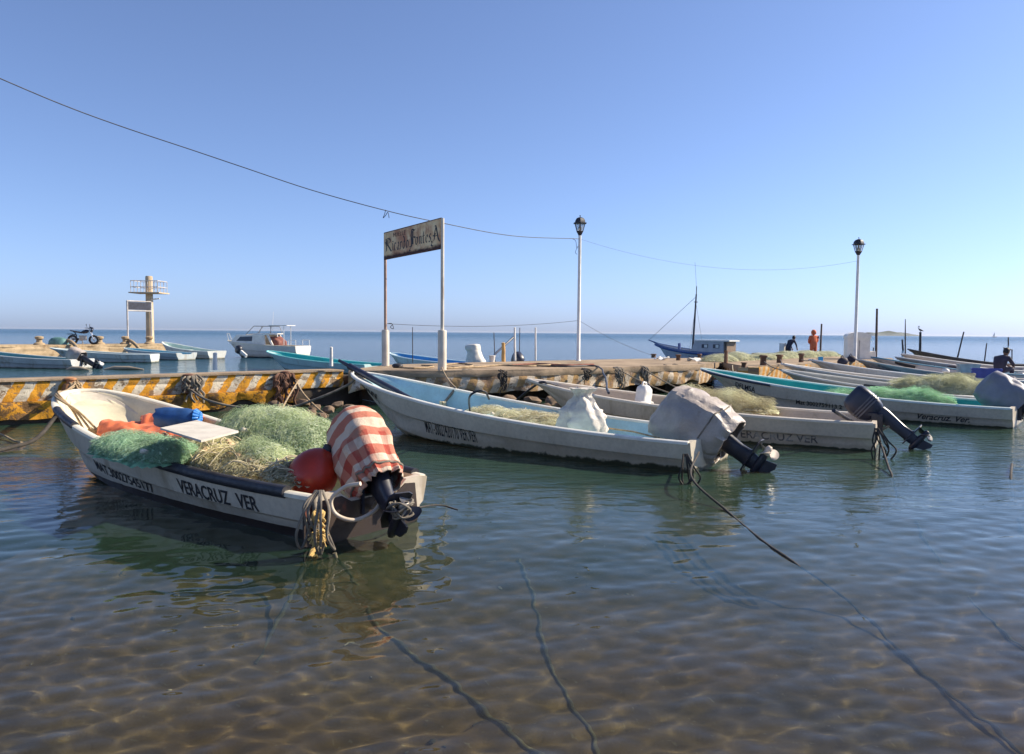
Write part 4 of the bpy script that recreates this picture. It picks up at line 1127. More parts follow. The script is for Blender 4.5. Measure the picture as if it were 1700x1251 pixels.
jerry(W(1066, 676, 0.40), 0.9, 0.25, 'white jerry can standing nearer the grey tarpaulin in the cream boat', 1.15)
tag(MB().tube([W(905, 634, 0.74), W(948, 668, 0.30)], 0.028, 8).build('plank', M('old_wood', (0.36, 0.26, 0.16), 0.8, 0.3, 9), None, 50), 'short wooden stick leaning inside the bow of the cream boat', 'stick')
tag(MB().tube([W(1384, 681, 0.62), W(1418, 702, 0.36)], 0.03, 8).build('oar_handle', m_motor_black, None, 50), 'dark oar shaft resting on the gunwale near the blue black motor', 'oar')
tag(MB().box(W(1214, 693, 0.44), (0.14, 0.06, 0.05), 0.3).build('cleat_block', m_rust, None), 'small dark wooden block on the cream gunwale beside the tarpaulin', 'cleat')

# ================================================================== FOURTH BOAT, TURQUOISE INSIDE
B4 = Boat(6.4, 1.9, 0.385, 0.86, 0.88, 1.5, 2.2, 0.22, 2.0)
boat4 = place_boat(B4, 'fishing_boat', 'white boat with bright turquoise inside and script lettering at its stern', (1164, 611), (1678, 678))
m_h4 = hull_mat('hull_white_fourth', (0.62, 0.54, 0.43), 4, 0.045, 0.4)
m_in4 = liner_mat('liner_turquoise', (0.035, 0.38, 0.335), 4, 0.25)
make_boat(boat4, B4, m_h4, m_in4, M('rail_turquoise_white', (0.66, 0.74, 0.70), 0.5, 0.08, 3, (0.2, 0.4, 0.38), 0.4), 36, (0.5,), 0.80, True)
pts = [B4.rail(0.985 - 0.30 * i / 16, 1, -0.028, -0.012) for i in range(17)]
MB().tube(pts, 0.024, 8).build('rub_strip', m_motor_blue, boat4, 50)
paint_text(B4, boat4, 'DELMSA', 0.825, 0.745, 0.22, 0.46, m_letter, shear=0.2)
paint_text(B4, boat4, 'Mat 3002759113 2', 0.60, 0.45, 0.44, 0.66, m_letter, shear=0.25)
paint_text(B4, boat4, 'Veracruz. Ver.', 0.235, 0.10, 0.50, 0.78, m_letter, shear=0.5)
fm4 = frame_of(boat4)
p4 = loc(boat4, 1450, 660, 0.42)
make_net('bright green net heaped in the turquoise boat behind the blue black motor', fm4, [(p4.x - 0.1, p4.y - 0.32, 0.8, 0.44, 0.19), (p4.x + 0.6, p4.y - 0.25, 0.5, 0.40, 0.13), (p4.x - 0.75, p4.y - 0.25, 0.6, 0.42, 0.22)], 0.34, 2600, m_core_bright, thread_mat('bright_green_twine', (0.55, 0.86, 0.56), 0.5), 51, mat_veil=v_bright, r=0.0018, spread=0.14, step=0.05, m=14, curl=0.8)
root = empty('cool_box', 'blue cool box with a white lid in the stern of the turquoise boat', 'cool box', W(1625, 671, 0.24), boat4.rotation_euler[2])
MB().loft([rrect(0, 0, hx, hy, z, 20, 0.25) for z, hx, hy in ((-0.14, 0.46, 0.20), (0.10, 0.49, 0.22))]).build('body', M('blue_box', (0.035, 0.06, 0.34), 0.5, 0.2, 4), root, 40)
MB().loft([rrect(0, 0, hx, hy, z, 20, 0.25) for z, hx, hy in ((0.101, 0.50, 0.23), (0.15, 0.50, 0.23), (0.165, 0.48, 0.21))]).build('lid', m_white_plastic, root, 40)
mot4, MM4 = make_motor('outboard motor under a grey hood at the right edge of the picture', boat4, B4, 52, m_motor_blue, m_motor_black, 0.0, s=1.12)
draped('motor_cover', MM4, [(0.72, 0.05, 0.16, 0.14), (0.68, 0.05, 0.26, 0.21), (0.54, 0.05, 0.31, 0.24), (0.34, 0.04, 0.33, 0.26), (0.12, 0.0, 0.31, 0.25), (0.02, -0.02, 0.27, 0.22)], M('grey_hood', (0.20, 0.20, 0.24), 0.5, 0.12, 3, (0.3, 0.28, 0.26), 0.3, bump=0.3, bscale=9), 'grey canvas hood with pale seams on the motor behind the script lettering', 'motor cover', fold=0.01, seed=12, lump=0.03, facets=0.05)
# ================================================================== THE OTHER BOATS ON THE RIGHT
def far_boat(label, bow, corner, hb, hs, hull, liner, rail, seed, beam=1.6, q=1.5, thw=(0.3, 0.6), n=20, bow_deck=0.8, notch=True, sheer=2.0, group='open fishing boats moored along the pier'):
    bt = Boat(6, beam, hs, hb, 0.86, q, 2.2, 0.22, sheer)
    root = place_boat(bt, 'fishing_boat', label, bow, corner, group)
    make_boat(root, bt, hull_mat('hull_paint', hull, seed, 0.05, 0.45), liner_mat('liner_paint', liner, seed, 0.45), M('rail_paint', rail, 0.5, 0.1, 3, (0.3, 0.24, 0.17), 0.35), n, thw, bow_deck, notch)
    return bt, root
B5, boat5 = far_boat('grey green boat behind the turquoise boat carrying a big pale green net', (1296, 613), (1690, 664), 0.78, 0.40, (0.42, 0.40, 0.33), (0.42, 0.40, 0.33), (0.66, 0.64, 0.56), 5)
p5 = loc(boat5, 1570, 645, 0.45)
make_net('pale mint net piled high in the grey green boat', frame_of(boat5), [(p5.x, p5.y - 0.1, 0.85, 0.5, 0.36), (p5.x + 0.75, p5.y - 0.1, 0.6, 0.5, 0.26), (p5.x - 0.8, p5.y, 0.6, 0.5, 0.28)], 0.34, 1800, m_core_mint, m_net_mint, 61, mat_veil=v_mint, r=0.0022, step=0.06, spread=0.16, m=14, curl=0.8)
pts = [B5.rail(0.55 - 0.18 * i / 10, 1, 0.02, 0.02) for i in range(11)]
MB().tube(pts, 0.035, 8).build('gunwale_padding', m_black, boat5, 50)
paint = M('dull_name_paint', (0.10, 0.10, 0.10), 0.7, 0.2, 8, (0.4, 0.4, 0.36), 0.6, dscale=9)
def name_panel(bt, root, t0, t1, f0, f1, mat=None):
    """the dark painted patch on which a boat's name stands, too far off to be read"""
    n = 8
    top = [bt.at(t0 + (t1 - t0) * i / n, f0, 1, 0.005) for i in range(n + 1)]
    low = [bt.at(t0 + (t1 - t0) * i / n, f1, 1, 0.005) for i in range(n + 1)]
    MB().loft([low, top], False, False).build('name_patch', mat or paint, root)
B6, boat6 = far_boat('long off white boat lying just behind the grey green boat', (1297, 603), (1694, 645), 0.88, 0.42, (0.62, 0.58, 0.52), (0.50, 0.45, 0.36), (0.72, 0.69, 0.62), 6)
B7, boat7 = far_boat('white boat with a strong blue inside near the two brown mooring stakes', (1343, 596), (1702, 632), 0.97, 0.45, (0.60, 0.58, 0.56), (0.03, 0.24, 0.40), (0.70, 0.69, 0.66), 7)
MB().box(B7.rail(0.93, -1, 0.03, 0.06), (0.12, 0.12, 0.22)).build('mooring_post', M('blue_post', (0.03, 0.25, 0.42), 0.5), boat7)
B8, boat8 = far_boat('dull tan boat with its bow below the white hut', (1422, 596), (1720, 629), 0.95, 0.42, (0.30, 0.25, 0.23), (0.34, 0.29, 0.25), (0.50, 0.44, 0.39), 8)
name_panel(B8, boat8, 0.90, 0.78, 0.2, 0.42)
B9, boat9 = far_boat('white boat with a blue gunwale and a dark name patch on its bow', (1446, 592), (1742, 622), 1.0, 0.44, (0.58, 0.56, 0.55), (0.42, 0.42, 0.42), (0.05, 0.20, 0.30), 9)
name_panel(B9, boat9, 0.90, 0.80, 0.12, 0.40, m_letter)
B10, boat10 = far_boat('grey boat with pale seats between the blue rimmed boat and the brown hull', (1486, 592), (1760, 617), 0.95, 0.45, (0.42, 0.40, 0.39), (0.46, 0.43, 0.40), (0.62, 0.60, 0.57), 10)
B11, boat11 = far_boat('light grey boat tied up just in front of the dark wooden boat', (1497, 587), (1724, 609), 1.05, 0.55, (0.40, 0.36, 0.34), (0.36, 0.32, 0.30), (0.52, 0.50, 0.48), 11)
B12, boat12 = far_boat('weathered brown wooden boat with the highest bow, last in the row', (1507, 579), (1742, 607), 1.15, 0.55, (0.17, 0.115, 0.085), (0.20, 0.14, 0.10), (0.06, 0.06, 0.065), 12)
# things lying on these boats
def crate(label, c, size, rz, mat, group=None):
    root = empty('crate', label, 'crate', c, rz, group)
    b = MB(); x, y, z = size
    t = 0.02
    b.box((0, 0, t / 2), (x, y, t))
    b.build('floor', mat, root)
    for s in (-1, 1):
        MB().box((0, s * (y / 2 - t / 2), z / 2 + t / 2), (x, t, z - t)).build('side', mat, root)
        MB().box((s * (x / 2 - t / 2), 0, z / 2 + t / 2), (t, y - 2 * t, z - t)).build('end', mat, root)
    MB().loft([[(x / 2 + e, y / 2 + e, zz), (-x / 2 - e, y / 2 + e, zz), (-x / 2 - e, -y / 2 - e, zz), (x / 2 + e, -y / 2 - e, zz)] for zz, e in ((z - 0.045, 0.0), (z - 0.045, 0.018), (z, 0.018), (z, -0.025))], True, False).build('rim', mat, root)
    return root
crate('blue plastic fish crate beside the seated man', W(1637, 627, 0.52), (0.72, 0.45, 0.27), -0.5, M('blue_crate', (0.045, 0.07, 0.34), 0.5, 0.15))
crate('pale box with a dark open front left of the blue crate', W(1607, 618, 0.62), (0.52, 0.4, 0.26), -0.3, M('pale_box', (0.42, 0.42, 0.38), 0.5, 0.2))
crate('yellowish fish box standing left of the blue crate', W(1592, 632, 0.46), (0.72, 0.42, 0.22), -0.45, M('yellow_box', (0.46, 0.42, 0.28), 0.6, 0.15))
k_m = empty('outboard_motor', 'small brown motor hood between the white boat and the pale box', 'outboard motor', W(1582, 622, 0.42), 2.3, 'outboard motors on the boats')
MB().loft([rrect(0, 0, hx, hy, z, 20, 0.75) for z, hx, hy in ((0.0, 0.16, 0.14), (0.08, 0.21, 0.18), (0.2, 0.22, 0.18), (0.29, 0.17, 0.14), (0.325, 0.08, 0.06))]).build('cowling', M('brown_hood', (0.12, 0.085, 0.07), 0.45, 0.25, 5), k_m, 60)
MB().loft([rrect(0, 0, 0.08, 0.06, z, 12) for z in (-0.6, 0.0)]).build('leg', m_motor_black, k_m, 60)
for (px, py, s_, lab) in ((1551, 612, 0.12, 'white float on the gunwale of the blue rimmed boat, left of the other white float'), (1570, 616, 0.11, 'white float on the blue rimmed boat next to the brown motor hood')):
    root = empty('float', lab, 'float', W(px, py, 0.62), 0, 'white floats on the blue rimmed boat')
    MB().ball((0, 0, 0), s_, 14, (1, 1, 0.85)).build('ball', m_white_plastic, root, 60)
    MB().lathe([(0.02, s_ * 0.8), (0.02, s_ * 0.98)], (0, 0, 0), 8).build('lug', m_black, root, 60)

# ================================================================== BOATS ON THE LEFT, BEYOND THE ARM
GL = 'open boats beyond the pier on the left'
BA, boatA = far_boat('grey white boat running out of the picture on the left', (-70, 577), (116, 597), 0.82, 0.40, (0.52, 0.52, 0.50), (0.10, 0.26, 0.28), (0.55, 0.58, 0.56), 21, group=GL)
BB, boatB = far_boat('white boat showing its bright transom below the concrete tower', (83, 577), (248, 588.5), 0.73, 0.42, (0.56, 0.58, 0.55), (0.40, 0.46, 0.44), (0.60, 0.66, 0.62), 22, group=GL, notch=False)
BC_, boatC = far_boat('small boat with sky blue inside behind the bright transom', (207, 577), (292, 586), 0.6, 0.40, (0.50, 0.54, 0.52), (0.18, 0.42, 0.50), (0.60, 0.66, 0.62), 23, group=GL)
BD, boatD = far_boat('white boat with pale green inside right of the concrete tower', (270, 567), (344, 583), 0.95, 0.45, (0.60, 0.62, 0.58), (0.46, 0.58, 0.52), (0.72, 0.74, 0.68), 24, group=GL, notch=False)
BE, boatE = far_boat('round bowed boat, bright turquoise inside, just beyond the striped wall', (446, 582), (604, 605), 0.80, 0.40, (0.45, 0.62, 0.60), (0.02, 0.40, 0.38), (0.25, 0.62, 0.58), 25, q=2.1, n=28, group=GL)
BF, boatF = far_boat('light blue boat with blue inside between the two sign posts', (649, 585), (766, 603), 0.75, 0.45, (0.50, 0.62, 0.64), (0.05, 0.25, 0.50), (0.55, 0.68, 0.70), 26, q=1.8, n=26, group=GL)
motA, MMA = make_motor('tilted motor with a white propeller under a grey cover, far left', boatA, BA, 62, m_motor_black, m_white_plastic, 0.0, s=1.1)
draped('motor_cover', MMA, [(0.72, 0.05, 0.16, 0.14), (0.66, 0.05, 0.27, 0.20), (0.4, 0.05, 0.30, 0.24), (0.12, 0.0, 0.28, 0.22)], m_tarp, 'grey cover on the motor at the far left', 'motor cover', n=28, rows=16, seed=15, lump=0.03)
motF, MMF = make_motor('upright outboard wrapped in white, between the right sign post and the yellow stake', boatF, BF, 6, m_motor_black, m_motor_black, 0.0, s=1.05)
draped('motor_cover', MMF, [(0.74, 0.1, 0.22, 0.16), (0.70, 0.1, 0.30, 0.2), (0.58, 0.08, 0.30, 0.22), (0.50, 0.02, 0.24, 0.20), (0.3, 0.0, 0.30, 0.24), (0.08, -0.02, 0.40, 0.28), (-0.1, -0.04, 0.42, 0.30)], M('white_cover', (0.72, 0.66, 0.55), 0.6, 0.1, 4, bump=0.3, bscale=10), 'white cloth wrapped round the upright motor beyond the pier', 'motor cover', n=28, rows=18, seed=17, lump=0.035)
# two dark rope coils in the turquoise and blue boats
def coil(label, c, r, mat, turns=6, th=0.02, group='coils of rope', seed=0):
    rng = random.Random(seed)
    pts = []
    for i in range(turns * 16):
        a = 2 * math.pi * i / 16
        rr = r * (0.75 + 0.25 * math.sin(i * 0.37)) + rng.uniform(-0.01, 0.01)
        pts.append((c[0] + rr * math.cos(a), c[1] + rr * math.sin(a), c[2] + 0.012 * (i / 16) + rng.uniform(-0.006, 0.006)))
    return tag(MB().tube(pts, th, 6).build('rope_coil', mat, None, 60), label, 'rope coil', group)
coil('dark rope coil lying in the bright turquoise boat', W(492, 600, 0.35), 0.24, m_rope_dark, seed=1, th=0.03)
coil('dark rope heap in the light blue boat by the left sign post', W(690, 596, 0.40), 0.25, m_rope_dark, seed=2, th=0.03)
# a dark blue motor head showing over the deck edge
BG, boatG = far_boat('pale grey boat mostly hidden behind the pier, right of the yellow stake', (795, 612), (866, 604), 0.55, 0.40, (0.5, 0.5, 0.48), (0.3, 0.3, 0.3), (0.55, 0.55, 0.52), 28, group=GL)
BGc = W(866, 604, 0.40)
motG = empty('outboard_motor', 'dark blue motor head rising behind the deck by the white poles', 'outboard motor', (BGc.x, BGc.y, 0.4), 2.2, 'outboard motors on the boats')
Tg = Matrix.Rotation(R(50), 4, 'Y')
MB().loft([rrect(0.03, 0, hx, hy, z, 20, 0.6) for z, hx, hy in ((0.02, 0.15, 0.10), (0.12, 0.25, 0.17), (0.3, 0.29, 0.2), (0.5, 0.28, 0.19), (0.6, 0.2, 0.13))]).build('cowling', m_motor_blue, motG, 50, Tg)
MB().loft([rrect(0, 0, 0.11, 0.07, 0.02, 14), rrect(0, 0, 0.09, 0.05, -0.5, 14)]).build('leg', m_motor_black, motG, 50, Tg)

# ---- the cabin cruiser
cr_c, cr_b = W(503, 590, 0.05), W(379, 590, 0.05)
cr_c = WD(503, 590, 47.5); cr_c.z = 0; cr_b = WD(379, 589, 49.5); cr_b.z = 0
BK = Boat((cr_b - cr_c).length, 1.9, 0.75, 1.05, 0.86, 1.7, 2.2, 0.3, 1.8)
d_ = cr_b - cr_c
cruiser = empty('cabin_cruiser', 'white cabin cruiser with a brown seat, anchored beyond the striped wall', 'boat', cr_c, math.atan2(d_.y, d_.x))
m_crw = hull_mat('cruiser_white', (0.70, 0.66, 0.58), 31, 0.12, 0.35, (0.03, 0.035, 0.03))
L_ = BK.L
make_boat(cruiser, BK, m_crw, liner_mat('cruiser_inside', (0.5, 0.46, 0.4), 31), m_rail1, 20, (), None, False)
def trap(x0, x1, y, z0, z1, ix0, ix1, iy): return [[(x0, y, z0), (x1, y, z0), (x1, -y, z0), (x0, -y, z0)], [(x0 + ix0, y - iy, z1), (x1 - ix1, y - iy, z1), (x1 - ix1, -y + iy, z1), (x0 + ix0, -y + iy, z1)]]
MB().loft(trap(0.55 * L_, 0.90 * L_, 0.62, 0.85, 1.42, 0.0, 0.55, 0.10)).build('cabin', m_white_paint, cruiser)
for s_ in (-1, 1):
    MB().plate([(0.59 * L_, 0.05), (0.80 * L_, 0.05), (0.75 * L_, 0.32), (0.59 * L_, 0.35)], (0, s_ * 0.60, 0.98), (1, 0, 0), (0, -s_ * 0.15, 1), 0.02).build('window', m_dark_glass, cruiser)
    MB().loft([[(0.30 * L_ + a, s_ * 0.66, 0.8), (0.30 * L_ + a + 0.16, s_ * 0.66, 0.8), (0.30 * L_ + a + 0.16, s_ * 0.60, 0.8), (0.30 * L_ + a, s_ * 0.60, 0.8)] for a in (0,)] + [[(0.36 * L_ + 0.1, s_ * 0.60, 1.5), (0.36 * L_ + 0.26, s_ * 0.60, 1.5), (0.36 * L_ + 0.26, s_ * 0.54, 1.5), (0.36 * L_ + 0.1, s_ * 0.54, 1.5)]]).build('side_pillar', m_white_paint, cruiser)
    MB().loft(trap(0.40 * L_, 0.58 * L_, 0.02, 0.8, 1.45, 0.1, 0.05, 0.0)).build('side_panel', m_white_paint, cruiser, None, Matrix.Translation((0, s_ * 0.64, 0)))
MB().box((0.47 * L_, 0, 1.50), (0.27 * L_, 1.26, 0.05)).build('cabin_roof', m_white_paint, cruiser)
wf = MB()
fr = [(0.68 * L_, 0.52, 1.44), (0.58 * L_, 0.46, 1.98), (0.36 * L_, 0.46, 1.98), (0.34 * L_, 0.56, 1.52)]
for s_ in (-1, 1): wf.tube([(x, y * s_, z) for x, y, z in fr], 0.022, 6)
for x, y, z in fr[:3]: wf.tube([(x, -y, z), (x, y, z)], 0.022, 6)
wf.tube([(0.47 * L_, 0.46, 1.98), (0.50 * L_, 0.54, 1.5)], 0.018, 6).tube([(0.47 * L_, -0.46, 1.98), (0.50 * L_, -0.54, 1.5)], 0.018, 6)
wf.build('windscreen_frame', m_motor_grey, cruiser, 50)
MB().box((0.27 * L_, 0, 2.03), (0.24 * L_, 0.9, 0.04)).build('sun_roof', m_white_paint, cruiser)
MB().tube([(0.2 * L_, 0.35, 0.8), (0.2 * L_, 0.35, 2.02)], 0.02, 6).build('roof_post', m_white_paint, cruiser)
MB().tube([(0.2 * L_, -0.35, 0.8), (0.2 * L_, -0.35, 2.02)], 0.02, 6).build('roof_post', m_white_paint, cruiser)
MB().loft([rrect(0.32 * L_, 0, 0.42, 0.5, z, 16, 0.5) for z in (0.78, 1.02)] + [rrect(0.36 * L_, 0, 0.22, 0.46, 1.32, 16, 0.5)]).build('seat', M('brown_seat', (0.22, 0.075, 0.05), 0.6, 0.25, 5), cruiser, 50)
MB().tube([(0.02, 0.7, 0.76), (0.02, 0.7, 1.12), (0.55, 0.74, 1.12), (0.55, 0.74, 0.8)], 0.02, 6).build('stern_rail', m_white_paint, cruiser)
MB().tube([(0.02, -0.7, 0.76), (0.02, -0.7, 1.12), (0.55, -0.74, 1.12), (0.55, -0.74, 0.8)], 0.02, 6).build('stern_rail', m_white_paint, cruiser)
MB().tube([(0.40 * L_, 0, 1.5), (0.38 * L_, 0, 2.9)], 0.008, 5).build('aerial', m_white_paint, cruiser)
MB().tube([(L_ * 0.97, 0.15, 1.04), (L_ * 1.0, 0.1, 1.5), (L_ * 1.0, -0.1, 1.5), (L_ * 0.97, -0.15, 1.04)], 0.014, 5).build('bow_rail', m_alloy, cruiser)
mk = empty('outboard_motor', 'small dark and white outboard hanging left of the cabin cruiser', 'outboard motor', WD(400, 583, 45.5), 2.6, 'outboard motors on the boats')
MB().loft([rrect(0, 0, hx, hy, z, 16, 0.6) for z, hx, hy in ((0.0, 0.12, 0.1), (0.1, 0.24, 0.16), (0.3, 0.26, 0.17), (0.42, 0.16, 0.11))]).build('cowling', m_motor_black, mk, 50, Matrix.Rotation(R(60), 4, 'Y'))
MB().loft([rrect(0, 0, 0.10, 0.07, z, 12) for z in (-0.55, 0.0)]).build('leg', m_white_plastic, mk, 50, Matrix.Rotation(R(60), 4, 'Y'))

# ---- the masted fishing boat beyond the pier
fb_b = WD(1088, 572, 51); fb_b.z = 0
fb_s = WD(1216, 590, 47); fb_s.z = 0
dv = fb_b - fb_s
BM = Boat(dv.length, 1.9, 0.55, 1.10, 0.8, 1.25, 1.9, 0.3, 2.4)
smack = empty('masted_boat', 'small blue and white fishing boat with a bare mast and a low white cabin', 'boat', fb_s, math.atan2(dv.y, dv.x))
L_ = BM.L
make_boat(smack, BM, hull_mat('smack_white', (0.52, 0.55, 0.58), 41, 0.08), liner_mat('smack_inside', (0.35, 0.38, 0.42), 41), M('smack_blue', (0.03, 0.09, 0.26), 0.5, 0.2), 22, (), None, False)
strip = [BM.rail(i / 24, 1, -0.12, -0.02) for i in range(25)]
MB().tube(strip, 0.07, 8).build('blue_band', M('band_blue', (0.03, 0.085, 0.25), 0.5, 0.2), smack, 50)
MB().tube([(L_ * 0.97, 0, 1.05), (L_ * 1.10, 0, 1.28)], [0.06, 0.03], 8).build('bowsprit', M('sprit_blue', (0.03, 0.08, 0.22), 0.5), smack, 50)
mx = L_ * 0.50
MB().tube([(mx, 0, 0.3), (mx - 0.12, 0, 2.6), (mx - 0.20, 0, 4.25)], [0.075, 0.062, 0.045], 10).build('mast', M('mast_dark', (0.04, 0.05, 0.07), 0.6, 0.3), smack, 50)
MB().tube([(mx - 0.20, 0, 4.2), (mx - 0.21, 0, 4.75)], 0.028, 8).build('topmast', m_rope_dark, smack, 50)
MB().box((mx - 0.19, 0, 3.75), (0.14, 0.22, 0.05)).build('crosstree', m_rope_dark, smack)
MB().tube([(mx - 0.20, 0, 4.1), (L_ * 1.09, 0, 1.27)], 0.012, 5).build('forestay', m_rope_dark, smack)
for s_ in (-1, 1):
    MB().tube([(mx - 0.19, 0, 3.7), (mx - 0.3, s_ * 0.85, 0.65)], 0.008, 5).build('shroud', m_rope_dark, smack)
MB().tube([(mx - 0.2, 0, 4.7), (mx - 0.05, 0, 6.3)], 0.008, 5).build('aerial', m_rope_dark, smack)
MB().loft(trap(0.05 * L_, 0.46 * L_, 0.62, 0.5, 1.25, 0.02, 0.28, 0.05)).build('cabin', M('cabin_pale', (0.46, 0.45, 0.46), 0.5, 0.1, 3), smack)
MB().loft(trap(-0.02 * L_, 0.41 * L_, 0.66, 1.252, 1.34, 0.0, 0.0, 0.03)).build('cabin_roof', m_white_paint, smack)
for xx in (0.14, 0.28):
    w_ = MB().box((xx * L_, 0.595, 0.95), (0.42, 0.06, 0.24)).build('window', m_motor_blue, smack)
    MB().box((xx * L_ - 0.08, 0.63, 0.95), (0.2, 0.02, 0.18)).build('pane', m_white_plastic, w_)
MB().box((0.02 * L_, 0, 0.9), (0.06, 1.1, 0.8)).build('cabin_door', M('door_wood', (0.24, 0.16, 0.10), 0.7), smack)
MB().box((0.66 * L_, 0.1, 0.85), (0.14, 0.14, 0.5)).build('bitt', M('bitt_blue', (0.03, 0.06, 0.2), 0.5), smack)
# ---- the low boat on which two people stand, far beyond the pier head
BP, boatP = far_boat('low dark boat beyond the pier head carrying two people', (1282, 588), (1402, 590), 0.60, 0.48, (0.10, 0.09, 0.09), (0.2, 0.16, 0.13), (0.10, 0.09, 0.085), 29, beam=1.9, group='boats far beyond the pier')
wq = frame_of(boatP).inverted() @ WD(1299, 590, 45.3)
MB().box((wq.x, wq.y, 0.72), (0.26, 0.3, 0.95)).build('wheel_stand', m_white_paint, boatP)
# ================================================================== ON THE PIER
# ---- sign between two posts
SL, SR = W(640, 607, DECK), W(734, 613.5, DECK)
sv = SR - SL; sv.z = 0
sign = empty('pier_sign', 'rusty name board between two tall posts at the start of the deck', 'sign', SL)
m_post = M('post_paint', (0.66, 0.58, 0.46), 0.55, 0.12, 3, (0.30, 0.16, 0.07), 0.45, streak=True)
m_post_rust = M('post_rusty', (0.42, 0.27, 0.19), 0.65, 0.25, 3, (0.20, 0.09, 0.04), 0.55, streak=True)
topL, topR = WD(637.5, 387, SL.y).z - DECK, WD(733, 362, SR.y).z - DECK
botL, botR = WD(637.5, 430.5, SL.y).z - DECK, WD(733, 412, SR.y).z - DECK
MB().tube([(0, 0, 0.9), (0, 0, topL)], 0.038, 12).build('post', m_post_rust, sign, 50)
MB().tube([(sv.x, sv.y, 0.9), (sv.x, sv.y, topR)], 0.042, 12).build('post', m_post, sign, 50)
for q, r in ((Vector((0, 0, 0)), 0.10), (Vector((sv.x, sv.y, 0)), 0.105)):
    MB().lathe([(r, -0.01), (r, 0.92), (r * 0.9, 0.945), (0.02, 0.95)], q, 18).build('post_sleeve', m_post, sign, 40)
bd = Vector((sv.x, sv.y, topR - topL)); slx = sv.normalized()
nrm_s = Vector((sv.y, -sv.x, 0)).normalized()
if nrm_s.y > 0: nrm_s = -nrm_s
def sp_(u, v, d=0.0):
    """point on the board: u along, v up, both 0..1"""
    lo = Vector((0, 0, botL)).lerp(Vector((sv.x, sv.y, botR)), u); hi = Vector((0, 0, topL)).lerp(Vector((sv.x, sv.y, topR)), u)
    return lo.lerp(hi, v) + nrm_s * d
k = NT('rusty_sign_paint')
uv = k.coord('UV'); s3 = k.sep(uv)
un = k.mapping(uv, scale=(2.0, 0.8, 1))
c = k.mix(k.ramp(k.noise(un, 4, 6), 0.3, 0.7), (0.86, 0.58, 0.30), (0.95, 0.72, 0.42))
c = k.mix(k.ramp(k.noise(k.mapping(uv, scale=(7, 0.9, 1)), 1.2, 7, 0.65), 0.46, 0.66, 0, 0.8), c, (0.46, 0.17, 0.085))
mid = k.ramp(k.math('ABSOLUTE', k.math('SUBTRACT', s3[0], 0.36)), 0.12, 0.24, 0.75, 0)
c = k.mix(k.math('MULTIPLY', mid, k.ramp(k.noise(un, 3, 5), 0.3, 0.6)), c, (0.46, 0.15, 0.08))
low = k.ramp(k.math('ADD', s3[1], k.math('MULTIPLY', k.noise(k.mapping(uv, scale=(5, 2, 1)), 2, 6, 0.7), 0.32)), 0.34, 0.22)
c = k.mix(low, c, (0.065, 0.025, 0.02))
k.set(k.p.inputs['Base Color'], c); k.p.inputs['Roughness'].default_value = 0.8
k.set(k.p.inputs['Normal'], k.bump(k.noise(uv, 25, 5), 0.4, 0.01))
b = MB()
n_ = 12
fr_ = [[sp_(i / n_, 0, 0.045), sp_(i / n_, 1, 0.045), sp_(i / n_, 1, 0.02), sp_(i / n_, 0, 0.02)] for i in range(n_ + 1)]
b.loft(fr_, True, True, [[(i / n_, 0), (i / n_, 1), (i / n_, 1), (i / n_, 0)] for i in range(n_ + 1)])
b.build('board', k.m, sign)
fr_ = MB()
fr_.tube([sp_(0, 0, 0.03), sp_(1, 0, 0.03)], 0.018, 6).tube([sp_(0, 1, 0.03), sp_(1, 1, 0.03)], 0.018, 6)
fr_.build('board_frame', m_rust, sign)
